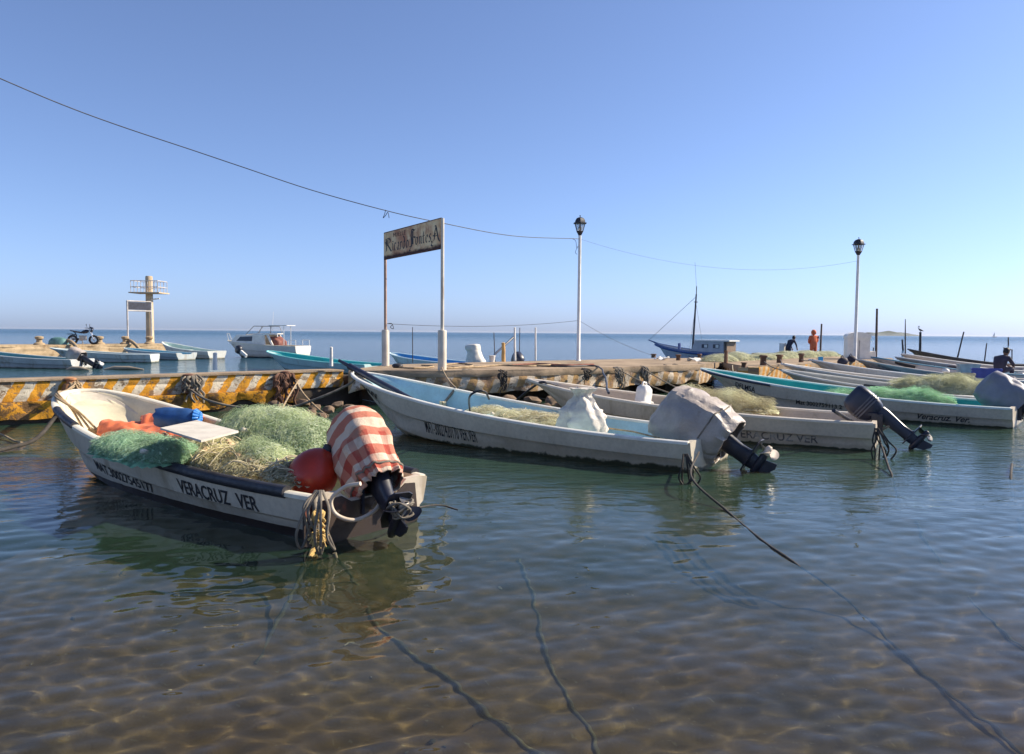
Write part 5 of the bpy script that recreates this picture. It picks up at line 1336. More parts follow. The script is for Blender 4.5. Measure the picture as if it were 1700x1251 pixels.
# broad pen strokes for the old lettering: each letter is a few pen paths in a box of its own
PEN = {
 'R': (0.62, [[(0.16, 1.0), (0.20, 0.55), (0.16, 0.10), (0.02, -0.02)], [(0.05, 0.96), (0.30, 1.03), (0.50, 0.92), (0.46, 0.66), (0.24, 0.55)], [(0.28, 0.56), (0.46, 0.25), (0.62, -0.02)], [(0.30, 0.95), (0.31, 0.6)], [(0.0, 0.72), (0.10, 0.80), (0.14, 0.6)]]),
 'i': (0.20, [[(0.06, 0.56), (0.12, 0.48), (0.12, 0.1), (0.18, 0.02)], [(0.10, 0.74), (0.16, 0.68)]]),
 'c': (0.30, [[(0.27, 0.50), (0.14, 0.57), (0.08, 0.45), (0.08, 0.12), (0.16, 0.0), (0.28, 0.08)]]),
 'a': (0.34, [[(0.06, 0.50), (0.18, 0.57), (0.26, 0.48), (0.26, 0.08), (0.33, 0.0)], [(0.25, 0.33), (0.08, 0.26), (0.08, 0.08), (0.15, 0.0), (0.25, 0.08)]]),
 'r': (0.28, [[(0.05, 0.56), (0.10, 0.48), (0.10, 0.0)], [(0.12, 0.44), (0.20, 0.57), (0.27, 0.48)]]),
 'd': (0.36, [[(0.10, 0.95), (0.22, 0.78), (0.27, 0.5), (0.27, 0.1), (0.18, 0.0), (0.08, 0.1), (0.08, 0.42), (0.16, 0.54), (0.27, 0.48)]]),
 'o': (0.34, [[(0.16, 0.57), (0.07, 0.45), (0.07, 0.12), (0.16, 0.0), (0.27, 0.12), (0.27, 0.45), (0.16, 0.57)]]),
 'F': (0.56, [[(0.20, 1.06), (0.16, 0.7), (0.20, 0.3), (0.16, -0.05), (0.04, -0.22), (0.10, -0.30)], [(0.05, 1.0), (0.22, 1.10), (0.40, 1.0), (0.52, 1.08)], [(0.22, 0.52), (0.36, 0.58), (0.46, 0.50)], [(0.0, -0.02), (0.24, 0.02)], [(0.28, 1.0), (0.28, 0.1)]]),
 'n': (0.36, [[(0.05, 0.56), (0.10, 0.48), (0.10, 0.0)], [(0.11, 0.44), (0.22, 0.57), (0.28, 0.46), (0.28, 0.08), (0.35, 0.0)]]),
 't': (0.28, [[(0.16, 0.86), (0.11, 0.6), (0.11, 0.12), (0.17, 0.0), (0.26, 0.07)], [(0.0, 0.52), (0.26, 0.55)]]),
 'e': (0.31, [[(0.10, 0.28), (0.26, 0.38), (0.20, 0.56), (0.08, 0.44), (0.08, 0.12), (0.16, 0.0), (0.28, 0.09)]]),
 's': (0.30, [[(0.27, 0.52), (0.15, 0.57), (0.08, 0.44), (0.24, 0.22), (0.22, 0.05), (0.12, 0.0), (0.04, 0.07)]]),
 'A': (0.72, [[(0.22, 1.08), (0.36, 1.16), (0.46, 0.8), (0.56, 0.3), (0.70, 0.0)], [(0.38, 1.05), (0.28, 0.62), (0.24, 0.2), (0.08, 0.04), (0.02, 0.14), (0.10, 0.20)], [(0.14, 0.50), (0.30, 0.44), (0.52, 0.46)], [(0.28, 0.62), (0.36, 0.54)], [(0.06, 0.0), (0.0, -0.14), (0.10, -0.22), (0.24, -0.16)]]),
 'M': (0.60, [[(0.06, 0.0), (0.06, 1.0), (0.30, 0.4), (0.54, 1.0), (0.54, 0.0)]]), 'U': (0.5, [[(0.06, 1.0), (0.06, 0.12), (0.25, 0.0), (0.44, 0.12), (0.44, 1.0)]]),
 'E': (0.45, [[(0.42, 1.0), (0.06, 1.0), (0.06, 0.0), (0.42, 0.0)], [(0.06, 0.52), (0.34, 0.52)]]), 'L': (0.42, [[(0.06, 1.0), (0.06, 0.0), (0.40, 0.0)]]),
}
def pen_text(words, nib, place):
    b = MB()
    for txt, x0, x1, y0, y1 in words:
        tot = sum(PEN[c][0] for c in txt) + 0.05 * (len(txt) - 1)
        x = 0
        for c in txt:
            wd, paths = PEN[c]
            for path in paths:
                pts = spline([(p[0], p[1], 0) for p in path], 4) if len(path) > 2 and c.islower() or c in 'RFA' else [Vector((p[0], p[1], 0)) for p in path]
                nb = Vector((nib[0], nib[1], 0))
                vs = []
                for p in pts:
                    for s_ in (-1, 1):
                        q = p + nb * s_
                        vs.append(place(x0 + (x1 - x0) * (x + q.x) / tot, y0 + (y1 - y0) * q.y))
                b.add(vs, [(2 * i, 2 * i + 1, 2 * i + 3, 2 * i + 2) for i in range(len(pts) - 1)])
            x += wd + 0.05
    return b
b = pen_text([('R', 0.015, 0.145, 0.26, 0.74), ('icardo', 0.155, 0.46, 0.26, 0.74), ('F', 0.465, 0.60, 0.28, 0.82), ('ontes', 0.575, 0.845, 0.30, 0.76), ('A', 0.845, 0.985, 0.24, 0.72)], (0.042, 0.03), lambda u, v: sp_(u, v, 0.0475))
b.add(*[[], []])
b.build('lettering', m_letter, sign)
pen_text([('MUELLE', 0.18, 0.41, 0.76, 0.90)], (0.05, 0.05), lambda u, v: sp_(u, v, 0.0475)).build('lettering', M('faded_rust_paint', (0.07, 0.025, 0.02), 0.7, 0.3, 9), sign)

# ---- lamp posts
def lamp_post(label, base, h, s=1.0):
    root = empty('street_lamp', label, 'street lamp', base, 0, 'lantern posts on the pier')
    MB().tube([(0, 0, -0.01), (0, 0, 0.05), (0, 0, h - 0.62), (0, 0, h - 0.55)], [0.10, 0.06, 0.048, 0.05], 14).build('pole', m_white_paint, root, 50)
    z = h - 0.57
    MB().loft([[(r * math.cos(R(60 * k + 30)), r * math.sin(R(60 * k + 30)), z + dz) for k in range(6)] for r, dz in ((0.045, -0.02), (0.05, 0.02), (0.10, 0.11), (0.125, 0.15), (0.12, 0.165))]).build('lantern_base', m_black, root, 30)
    k = NT('lantern_glass')
    gl = k.n.new('ShaderNodeBsdfGlossy'); tr = k.n.new('ShaderNodeBsdfTransparent'); df = k.n.new('ShaderNodeBsdfTranslucent'); mx = k.n.new('ShaderNodeMixShader'); m2 = k.n.new('ShaderNodeMixShader')
    gl.inputs['Roughness'].default_value = 0.08; tr.inputs[0].default_value = (0.86, 0.88, 0.9, 1); df.inputs[0].default_value = (0.7, 0.7, 0.7, 1)
    mx.inputs[0].default_value = 0.22; m2.inputs[0].default_value = 0.12
    k.l.new(tr.outputs[0], mx.inputs[1]); k.l.new(df.outputs[0], mx.inputs[2]); k.l.new(mx.outputs[0], m2.inputs[1]); k.l.new(gl.outputs[0], m2.inputs[2]); k.l.new(m2.outputs[0], k.out.inputs[0])
    for q in range(6):
        a0, a1 = R(60 * q + 30), R(60 * q + 90)
        r0, r1, z0, z1 = 0.115, 0.185, z + 0.166, z + 0.40
        P = [Vector((r0 * math.cos(a0), r0 * math.sin(a0), z0)), Vector((r0 * math.cos(a1), r0 * math.sin(a1), z0)), Vector((r1 * math.cos(a1), r1 * math.sin(a1), z1)), Vector((r1 * math.cos(a0), r1 * math.sin(a0), z1))]
        MB().add(P, [(0, 1, 2, 3)]).build('pane', k.m, root)
        MB().tube([P[0], P[3]], 0.009, 5).build('glazing_bar', m_black, root)
    MB().lathe([(0.02, z + 0.16), (0.05, z + 0.20), (0.06, z + 0.26), (0.03, z + 0.31), (0.02, z + 0.40)], (0, 0, 0), 12).build('bulb', M('bulb_glass', (0.42, 0.36, 0.28), 0.3), root, 60)
    MB().loft([[(r * math.cos(R(60 * k + 30)), r * math.sin(R(60 * k + 30)), z + dz) for k in range(6)] for r, dz in ((0.20, 0.395), (0.235, 0.40), (0.235, 0.42), (0.185, 0.43), (0.175, 0.50), (0.13, 0.565), (0.05, 0.60), (0.015, 0.605))]).build('lantern_roof', m_black, root, 30)
    MB().lathe([(0.012, z + 0.60), (0.012, z + 0.635), (0.024, z + 0.65), (0.012, z + 0.67)], (0, 0, 0), 8).build('finial', m_black, root, 60)
    return root
L1, L2 = W(960, 598.5, DECK), W(1419, 597, DECK)
hl1, hl2 = WD(963, 362, L1.y).z - DECK, WD(1424, 398, L2.y).z - DECK
lamp_post('nearer and taller looking lantern post in the middle of the pier', L1, hl1)
lamp_post('farther lantern post on the right, in front of the white hut', L2, hl2)

# ---- white hut
hc = W(1424, 596, DECK); hc += Vector((0.15, 0.45, 0))
hut = empty('white_hut', 'small white hut with a curved roof at the pier head', 'hut', hc, R(-14))
hw, hd, hh = 0.40, 0.36, 0.80
MB().box((0, 0, hh / 2), (2 * hw, 2 * hd, hh)).build('walls', m_white_paint, hut)
arcp = [(-hw - 0.03, hh - 0.02)] + [(-(hw + 0.03) * math.cos(R(180 * i / 10)), hh + 0.02 + 0.20 * math.sin(R(180 * i / 10)) ** 0.8) for i in range(11)] + [(hw + 0.03, hh - 0.02)]
MB().plate(arcp, (0, 0, 0.001), (1, 0, 0), (0, 0, 1), 2 * hd + 0.08).build('roof', m_white_paint, hut, 30)
MB().box((0.02, -hd - 0.012, 0.36), (0.02, 0.02, 0.70)).build('door_seam', M('seam_grey', (0.3, 0.26, 0.24), 0.6), hut)
MB().box((hw + 0.12, -0.02, 0.15), (0.22, 0.5, 0.30)).build('step_block', m_white_paint, hut)

# ---- bollards
def bollard(label, px, py, hpx, wpx, mat, group='mooring bollards on the pier', z=DECK, cap=True, name='bollard'):
    p = W(px, py, z)
    h, w = hpx * p.y / F_PX, wpx * p.y / F_PX
    root = empty(name, label, 'bollard', p, random.Random(px).uniform(0, 1), group)
    MB().loft([rrect(0, 0, w * a, w * a, zz, 12, 0.6) for a, zz in ((0.5, -0.01), (0.46, h * 0.3), (0.44, h * 0.72), (0.46, h * (0.75 if cap else 0.97)))]).build('stump', mat, root, 40)
    if cap: MB().loft([rrect(0, 0, w * a, w * a, zz, 12, 0.6) for a, zz in ((0.46, h * 0.751), (0.62, h * 0.78), (0.62, h * 0.93), (0.5, h))]).build('head', mat, root, 40)
    return root
m_stump = M('rusted_stump', (0.14, 0.075, 0.045), 0.85, 0.35, 9, (0.04, 0.025, 0.02), 0.5, bump=0.5, bscale=30)
bl = [('lowest dark bollard left of the masted boat', 1085, 593, 6, 7), ('squat pale brown bollard in front of the blue bow of the masted boat', 1126, 598, 10, 7), ('dark bollard below the mast', 1161, 598, 11, 6),
      ('small bollard just right of the white cabin', 1213, 593, 6, 6), ('far bollard left of the bending person', 1252, 594, 8, 6), ('low bollard at the inner corner of the orange striped wall', 1235, 609, 8, 8),
      ('tall rusty bollard above the orange striped wall with ropes hanging from it', 1267, 606, 17, 10), ('rusty bollard at the right end of the orange striped wall', 1294, 602, 14, 9), ('bollard below the orange clad person', 1330, 601, 15, 7)]
for lab, px, py, h_, w_ in bl: bollard(lab, px, py, h_, w_, m_stump)
bollard('brown post with one whitened side, right of the masted boat', 1205, 602, 21, 6, M('brown_white_post', (0.20, 0.10, 0.05), 0.7, 0.3), cap=False)
m_iron_orange = M('orange_rust_block', (0.42, 0.20, 0.09), 0.85, 0.35, 9, (0.12, 0.05, 0.03), 0.5, bump=0.6, bscale=30)
def wall_u(s, d=0.0, z=0.6):
    """a point on the face of the striped arm, s from 0 (left) to 1 (right)"""
    q = Vector((LA[0] + (LB[0] - LA[0]) * s, LA[1] + (LB[1] - LA[1]) * s, z))
    return q - Vector((ln[0], ln[1], 0)) * d
def arm_s(px):
    best = min((abs((lambda q: (CAM_ROT.to_3x3().transposed() @ (q - Vector((0, 0, EYE)))))(wall_u(i / 400)).x / -(CAM_ROT.to_3x3().transposed() @ (wall_u(i / 400) - Vector((0, 0, EYE)))).z * F_PX + 850 - px), i / 400) for i in range(401))
    return best[1]
for px, lab, mt in ((116, 'orange rusted iron block fixed to the striped wall near its left end', m_iron_orange), (312, 'dark rusted iron block on the striped wall with a white rope round it', m_rust), (473, 'large brown rusted iron block near the right end of the striped wall', m_rust)):
    q = wall_u(arm_s(px), 0.06, 0.56)
    root = empty('mooring_block', lab, 'mooring block', q, math.atan2(LB[1] - LA[1], LB[0] - LA[0]), 'iron mooring blocks on the striped wall')
    rng = random.Random(px)
    b = MB().loft([rrect(0, 0, 0.13 + rng.uniform(-.02, .03), 0.10, z, 14, 0.45) for z in (-0.13, -0.05, 0.05, 0.14)])
    b.build('block', mt, root, 40)
    MB().lathe([(0.075, 0.13), (0.065, 0.2), (0.10, 0.21), (0.10, 0.24), (0.03, 0.26)], (0, 0.02, 0), 12).build('cap', mt, root, 40)

# ---- hanging rope bundles on the walls
def bundle(label, top, drop, n, mat, seed, width=0.12, r=0.014, group='rope ends hanging from the pier'):
    rng = random.Random(seed)
    top = Vector(top)
    b = MB()
    out = Vector((0.5, -0.85, 0))
    for i in range(n):
        x = rng.uniform(-width, width)
        side = Vector((0.85, 0.5, 0))
        d = drop * rng.uniform(0.35, 1.0)
        pts = [top + side * x * 0.5 - out * 0.10 + Vector((0, 0, rng.uniform(0.0, 0.03)))]
        pts.append(top + side * x * 0.8 + out * 0.06 + Vector((0, 0, 0.0)))
        for k in range(1, 6):
            pts.append(top + side * (x + 0.05 * math.sin(k * 1.7 + i)) + out * (0.07 + rng.uniform(0, 0.05)) - Vector((0, 0, d * k / 5)))
        if rng.random() < 0.4:
            pts += [pts[-1] + side * 0.05 + Vector((0, 0, d * 0.3)), pts[1] + side * 0.06]
        b.tube(spline(pts, 4), r * rng.uniform(0.6, 1.4), 6)
    for i in range(3):
        b.ball(top + Vector((rng.uniform(-.05, .05), -0.06, -drop * rng.uniform(0.15, 0.5))), r * rng.uniform(2.5, 4), 8, (1, 1, 1.3))
    return tag(b.build('rope_bundle', mat, None, 60), label, 'rope', group)
bundle('brown tangle of ropes over the iron block at the end of the striped wall', wall_u(arm_s(470), 0.08, 0.74), 0.75, 16, m_rust, 1, 0.22, 0.022)
bundle('pale grey ropes looped round the second iron block', wall_u(arm_s(316), 0.08, 0.76), 0.55, 11, m_rope_grey, 2, 0.18, 0.02)
bundle('tan rope ends over the orange iron block', wall_u(arm_s(118), 0.08, 0.72), 0.42, 7, m_rope_tan, 3, 0.12, 0.016)
for i, (px, py, dr, n, mt, wd, lab) in enumerate([(775, 615, 0.62, 13, m_rope_grey, 0.20, 'grey brown rope bundle hanging right of the taller sign post'), (833, 616, 0.6, 6, m_rope_dark, 0.07, 'dark thin ropes hanging between the pale blue boat and its pier wall'), (971, 613, 0.36, 9, m_rope_dark, 0.10, 'dark rope bundle below the nearer lantern post'), (1024, 611, 0.55, 11, m_rope_grey, 0.16, 'wide grey rope bundle behind the jerry cans'), (1066, 609, 0.55, 8, m_rope_grey, 0.10, 'rope bundle left of the top of the grey tarpaulin'), (1107, 607, 0.45, 7, m_rope_dark, 0.07, 'dark rope bundle above the grey tarpaulin'), (1122, 606, 0.42, 7, m_rope_dark, 0.08, 'dark frayed rope just right of the bundle above the tarpaulin'), (1162, 604, 0.5, 6, m_rope_grey, 0.08, 'grey rope ends at the bow of the turquoise boat'), (1275, 606, 0.72, 12, m_rope_grey, 0.14, 'rope ends hanging in front of the orange striped wall'), (1190, 602, 0.3, 7, m_rope_dark, 0.14, 'dark ropes in the corner left of the orange striped wall')]):
    q = W(px, py, DECK - 0.02)
    bundle(lab, q, dr, n, mt, 20 + i, wd, 0.017)

# ---- rubble at the foot of the wall
def rock_mesh(seed):
    bm = bmesh.new(); bmesh.ops.create_icosphere(bm, subdivisions=2, radius=1)
    for v in bm.verts:
        d = 1 + 0.35 * mnoise.noise(v.co * 1.1 + Vector((seed * 3.7, 0, 0))) + 0.18 * mnoise.noise(v.co * 2.6 + Vector((0, seed, 0)))
        v.co = v.co * d
        v.co.z = max(-0.7, min(0.75, v.co.z))
    me = bpy.data.meshes.new('rock'); bm.to_mesh(me); bm.free()
    me.shade_smooth(); me.set_sharp_from_angle(angle=R(32)); me.materials.append(m_rubble); return me
rocks = [rock_mesh(i) for i in range(5)]
rng = random.Random(5)
def rock(px, py, z, s, label):
    o = bpy.data.objects.new('rock', rocks[rng.randrange(5)]); C.objects.link(o)
    o.location = W(px, py, z)
    o.scale = (s * rng.uniform(0.8, 1.3), s * rng.uniform(0.7, 1.1), s * rng.uniform(0.5, 0.8)); o.rotation_euler = (rng.uniform(-.3, .3), rng.uniform(-.3, .3), rng.uniform(0, 6))
    tag(o, label, 'rock', 'broken rocks below the pier wall')
for x, y, s in [(455, 672, .17), (480, 676, .14), (500, 668, .2), (522, 677, .16), (545, 680, .13), (560, 672, .15), (470, 684, .13), (512, 688, .15), (535, 690, .12), (580, 676, .12)]:
    rock(x, y, 0.10, s, 'broken rock in the rubble between the nearest boat and the striped wall')
for x, y, s in [(800, 660, .19), (822, 668, .16), (845, 664, .20), (868, 672, .15), (885, 664, .19), (905, 674, .14), (838, 680, .15), (862, 684, .13), (890, 683, .14), (815, 676, .12), (915, 664, .16), (930, 672, .12)]:
    rock(x, y, 0.12, s, 'broken rock in the rubble between the pale blue and the cream boat')

# ---- net roll along the deck and ropes lying on it
na, nb = W(1180, 600, DECK), W(1385, 590, DECK)
ax_ = (nb - na); fmn = Matrix.Translation((na.x, na.y, 0)) @ Matrix.Rotation(math.atan2(ax_.y, ax_.x), 4, 'Z')
Ln = ax_.length
make_net('long whitish green net laid out along the pier head', fmn, [(Ln * (0.06 + 0.125 * i), 0.12 * math.sin(i * 2.1), 0.9, 0.45, 0.22 + 0.05 * math.sin(i * 1.7)) for i in range(8)], DECK - 0.03, 1300, m_core_mint, thread_mat('whitish_twine', (0.60, 0.62, 0.50), 0.4), 71, mat_veil=v_mint, r=0.004, m=13, step=0.09, spread=0.10, group='nets laid on the pier')
def deck_rope(pts, r, mat, label, z=DECK + 0.02, wob=0.05, seed=0):
    P = spline([W(x, y, z) for x, y in pts], 10)
    P = [p + Vector((wob * mnoise.noise(Vector((i * 0.33, seed, 0))), wob * mnoise.noise(Vector((0, i * 0.33, seed))), 0.012 * abs(mnoise.noise(Vector((i * 0.5, 3, seed)))))) for i, p in enumerate(P)]
    return tag(MB().tube(P, r, 6).build('rope', mat, None, 60), label, 'rope', 'ropes lying on the deck')
deck_rope([(742, 611), (790, 609), (830, 606), (880, 607), (930, 604)], 0.022, m_rope_tan, 'tan rope lying along the deck from the taller sign post')
deck_rope([(735, 606), (762, 603), (785, 606), (770, 609), (745, 609)], 0.022, m_rope_tan, 'short loop of tan rope at the foot of the taller sign post', seed=3)
deck_rope([(850, 606), (890, 604), (940, 606), (985, 605)], 0.03, M('red_brown_rope', (0.22, 0.09, 0.06), 0.9, 0.3), 'red brown rope lying on the deck left of the nearer lantern', seed=5)
deck_rope([(891, 607), (940, 608), (990, 607.5), (1003, 622), (1010, 652)], 0.02, m_black, 'black hose along the deck that hangs down over the edge', seed=7, wob=0.02)
deck_rope([(660, 609), (690, 611), (720, 608), (700, 606)], 0.02, m_rope_tan, 'tan rope curled on the deck between the sign posts', seed=8)
# small things on the deck
tag(MB().ball(W(660, 607, DECK + 0.05), 0.11, 12, (1.3, 1, 0.6)).build('net_float', m_black, None, 60), 'black float lying on the deck beside the left sign post', 'float')
wb = empty('bucket', 'small white bucket at the far edge of the deck left of the yellow stake', 'bucket', W(817, 600.5, DECK))
MB().lathe([(0.075, 0), (0.095, 0.16), (0.10, 0.17), (0.10, 0.18)], (0, 0, 0), 16).build('pail', m_white_plastic, wb, 40)
MB().lathe([(0.10, 0.181), (0.10, 0.20), (0.03, 0.205)], (0, 0, 0), 16).build('lid', m_white_plastic, wb, 40)
for px, py, lab in ((1098, 595, 'white rag on the pier edge left of the pale brown bollard'), (1152, 597, 'white rag lying beside the dark bollard below the mast')):
    c0 = W(px, py, DECK + 0.05)
    cloth_patch('rag', [c0 + Vector((-.25, -.12, 0)), c0 + Vector((.25, -.1, 0)), c0 + Vector((.22, .15, 0.02)), c0 + Vector((-.2, .15, 0.02))], m_white_plastic, 0.10, px, lab, 'rag', 8, 6)

# ================================================================== STAKES, POLES
def stake(label, foot, top, w, mat, z=0.0, d=None, cat='stake', group='mooring stakes in the water', name='mooring_stake', taper=0.8):
    """foot and top as photo points; the foot is put at height z (or at distance d)"""
    a = W(foot[0], foot[1], z) if d is None else WD(foot[0], foot[1], d)
    b_ = WD(top[0], top[1], a.y)
    r = w / 2 * a.y / F_PX
    dr = (b_ - a)
    root = empty(name, label, cat, a, 0, group)
    pts = [Vector((0, 0, 0)) - dr.normalized() * (1.6 if z is None or z < 0.3 else 0.0)] + [dr * t + Vector((0.012 * mnoise.noise(Vector((t * 4, foot[0], 0))), 0, 0)) for t in (0, 0.3, 0.6, 1)]
    MB().tube(pts, [r, r, r * 0.95, r * 0.9, r * taper], 10).build('shaft', mat, root, 50)
    MB().lathe([(r * taper * 1.08, -r * 0.4), (r * taper * 1.08, r * 0.3), (r * taper * 0.4, r * 0.55)], dr, 10).build('tip', mat, root, 50)
    return root
m_stake = M('brown_stake', (0.20, 0.115, 0.07), 0.8, 0.3, 6, bump=0.3)
m_stake_d = M('dark_stake', (0.07, 0.055, 0.05), 0.8, 0.3, 6)
m_yel = M('yellow_stake', (0.56, 0.33, 0.11), 0.7, 0.2, 5, (0.2, 0.1, 0.05), 0.4)
stake('white pipe standing before the pale green boat on the left', (357, 614), (357, 587), 8, m_white_paint, 0.75)
stake('white pipe standing just right of the bright turquoise boat', (550, 607.5), (550, 577), 6, m_white_paint, 0.75)
stake('yellow square stake at the deck edge left of the white poles', (836, 600), (835.5, 570), 7, m_yel, DECK)
stake('left one of two slim white poles behind the deck', (855, 599), (854.5, 544), 4, m_white_paint, DECK)
stake('right one of two slim white poles behind the deck', (889, 598), (889, 544), 3.4, m_white_paint, DECK)
stake('thin rod standing in the light blue boat', (685, 602), (685, 543), 1.5, m_stake_d, 0.4)
stake('thin rod between the bucket and the yellow stake', (822, 602), (820, 552), 1.6, m_stake_d, 0.4)
stake('thin rod between the two slim white poles', (862, 602), (863, 544), 1.5, m_stake_d, 0.4)
tag(MB().tube([W(821, 599, DECK), WD(821, 588, 26), WD(853, 559, 27)], 0.035, 8).build('handrail', m_motor_blue, None, 50), 'dark blue slanting rail beside the yellow stake', 'rail')
stake('brown stake close right of the orange clad person', (1361, 604), (1364, 538), 3.4, m_stake, 0.0)
stake('tall brown stake right of the white hut', (1454, 598), (1456, 513), 4.2, m_stake, 0.2)
stake('thin bent stake rising behind the light grey boat', (1503, 600), (1503, 530), 2.4, m_stake_d, 0.0, taper=0.5)
stake('dark post with a pelican on its top', (1527, 604), (1528, 552), 4.4, m_stake_d, 0.0)
stake('slanting stake behind the brown wooden boat', (1585, 612), (1600, 551), 2.6, m_stake_d, 0.0)
stake('short thin stake left of the seated man', (1632, 618), (1638, 570), 2.2, m_stake_d, 0.0)
stake('small stake in the water above the seated man', (1674, 570.5), (1674, 560), 2.2, m_stake_d, None, 150)
stake('short dark stake in the water left of the thin bent stake', (1499, 579), (1498, 564), 3.2, m_stake_d, None, 90)
stake('thin short stake right of the white hut', (1449, 600), (1450, 577), 2.2, m_stake_d, 0.3)
fr = empty('pole_frame', 'thin rectangular pole frame standing behind the seated man', 'frame', W(1667, 618, 0.3))
dd = fr.location.y
def fl(px, py): return WD(px, py, dd) - fr.location
MB().tube([fl(1667, 618), fl(1667, 577)], 0.022, 6).build('upright', m_stake_d, fr); MB().tube([fl(1680, 618), fl(1680, 581)], 0.022, 6).build('upright', m_stake_d, fr); MB().tube([fl(1666, 577), fl(1681, 581)], 0.022, 6).build('crossbar', m_stake_d, fr)

# ================================================================== LEFT PIER WITH TOWER
lp_a, lp_b = W(-60, 573.5, 0.72), W(298, 570.5, 0.72)
lp = empty('stone_pier', 'short rust stained concrete pier with a tower, far left', 'pier', (0, 0, 0))
m_lp = concrete('stained_concrete', (0.50, 0.37, 0.22), 8, 0.55)
va = (lp_b - lp_a); va.z = 0; vn = Vector((-va.y, va.x, 0)).normalized()
b = MB().prism([(lp_a.x, lp_a.y), (lp_b.x, lp_b.y), (lp_b.x + vn.x * 3.2, lp_b.y + vn.y * 3.2), (lp_a.x + vn.x * 3.2, lp_a.y + vn.y * 3.2)], 0.60, 0.72)
b.build('deck', m_lp, lp)
wall('side_wall', [(lp_a.x, lp_a.y), (lp_b.x, lp_b.y)], -0.3, 0.598, 0.4, m_lp, lp, 0.08, 0, None, 12, 0.4)
wall('side_wall', [(lp_b.x - vn.x * -0.02, lp_b.y), (lp_b.x + vn.x * 3.1, lp_b.y + vn.y * 3.1)], -0.3, 0.598, 0.4, m_lp, lp, 0.05, 0, None, 13, 0.4)
def lpp(px, back): return WD(px, 570, 1) and (lambda t: Vector((lp_a.x + va.x * t, lp_a.y + va.y * t, 0.72)) + vn * back)((px + 60) / 356)
tw = lpp(258, 1.3)
tower = empty('light_tower', 'round concrete tower with a railed platform on the left pier', 'tower', tw)
ky = tw.y / F_PX
ht = WD(258, 458, tw.y).z - 0.72; hp = WD(258, 487, tw.y).z - 0.72
m_tw = M('tower_concrete', (0.56, 0.43, 0.27), 0.85, 0.2, 1.5, (0.30, 0.16, 0.07), 0.5, bump=0.4, bscale=12, streak=True)
MB().lathe([(6.6 * ky, -0.02), (6.2 * ky, 0.3), (5.6 * ky, hp - 0.01)], (0, 0, 0), 20).build('shaft', m_tw, tower, 50)
MB().lathe([(5.6 * ky, hp + 0.07), (5.6 * ky, ht - 0.05), (4.6 * ky, ht)], (0, 0, 0), 20).build('shaft_top', m_tw, tower, 50)
MB().box((0.0, 0, hp + 0.03), (50 * ky, 38 * ky, 0.075)).build('platform', m_tw, tower)
m_rail_w = M('railing_paint', (0.55, 0.5, 0.45), 0.5, 0.2, 5, (0.2, 0.1, 0.06), 0.5)
xr, yr = 22 * ky, 17 * ky
rt = 0.85
for i in range(9):
    for ys_ in (-1, 1):
        if i in (4,) and ys_ < 0: continue
        MB().tube([(-xr + 2 * xr * i / 8, ys_ * yr, hp + 0.07), (-xr + 2 * xr * i / 8, ys_ * yr, hp + rt)], 0.022, 5).build('baluster', m_rail_w, tower)
b = MB()
for zz in (rt, rt * 0.5):
    b.tube([(-xr, -yr, hp + zz), (xr, -yr, hp + zz), (xr, yr, hp + zz), (-xr, yr, hp + zz), (-xr, -yr, hp + zz)], 0.026, 5)
b.build('handrail', m_rail_w, tower)
MB().tube([(5 * ky, -4 * ky, hp - 0.42), (20 * ky, -6 * ky, hp - 0.35)], 0.04, 6).build('bracket_arm', m_white_paint, tower)
sg = lpp(203, 0.5); sgv = lpp(250, 0.6) - sg
dsign = empty('dark_sign', 'dark framed board on two thin posts beside the tower', 'sign', sg)
st_ = WD(203, 499, sg.y).z - 0.72; sb_ = WD(203, 515, sg.y).z - 0.72
for q in (Vector(), sgv): MB().tube([q, q + Vector((0, 0, st_))], 0.06, 8).build('post', m_rail_w, dsign)
MB().box(sgv / 2 + Vector((0, -0.05, (st_ + sb_) / 2)), (sgv.length * 0.93, 0.05, (st_ - sb_) * 0.8), math.atan2(sgv.y, sgv.x)).build('board', M('slate_board', (0.022, 0.026, 0.045), 0.6, 0.4, 8), dsign)
b = MB()
for zz in (st_, sb_): b.tube([Vector((0, -0.05, zz)), sgv + Vector((0, -0.05, zz))], 0.045, 6)
b.build('board_frame', m_rail_w, dsign)
for px, lab in ((53, 'stout bollard on the left pier, left of the motorbike'), (152, 'rusty bollard on the left pier just right of the motorbike'), (198, 'bollard on the left pier at the foot of the dark sign'), (244, 'bollard at the foot of the tower')):
    q = lpp(px, 0.5)
    root = empty('bollard', lab, 'bollard', q, 0.3, 'bollards on the left pier')
    MB().lathe([(0.34, -0.01), (0.3, 0.1), (0.17, 0.16), (0.16, 0.34), (0.24, 0.38), (0.24, 0.5), (0.12, 0.54)], (0, 0, 0), 12).build('stump', m_lp, root, 40)
    MB().lathe([(0.17, 0.35), (0.25, 0.36)], (0, 0, 0), 12).build('collar', m_stump, root, 40)
def rope_over(px, lab, seed):
    q = lpp(px, 0.2)
    tag(MB().tube(spline([q + Vector((-0.5, 0.3, 0.25)), q + Vector((0, -0.1, 0.22)), q + Vector((0.6, -0.5, -0.1)), q + Vector((1.0, -0.8, -0.5))], 6), 0.11, 8).build('rope_bundle', m_rope_tan, None, 60), lab, 'rope', 'thick ropes over the left pier')
rope_over(100, 'thick tan rope over the left pier edge below the motorbike', 1)
rope_over(205, 'thick tan rope over the left pier edge below the dark sign', 2)

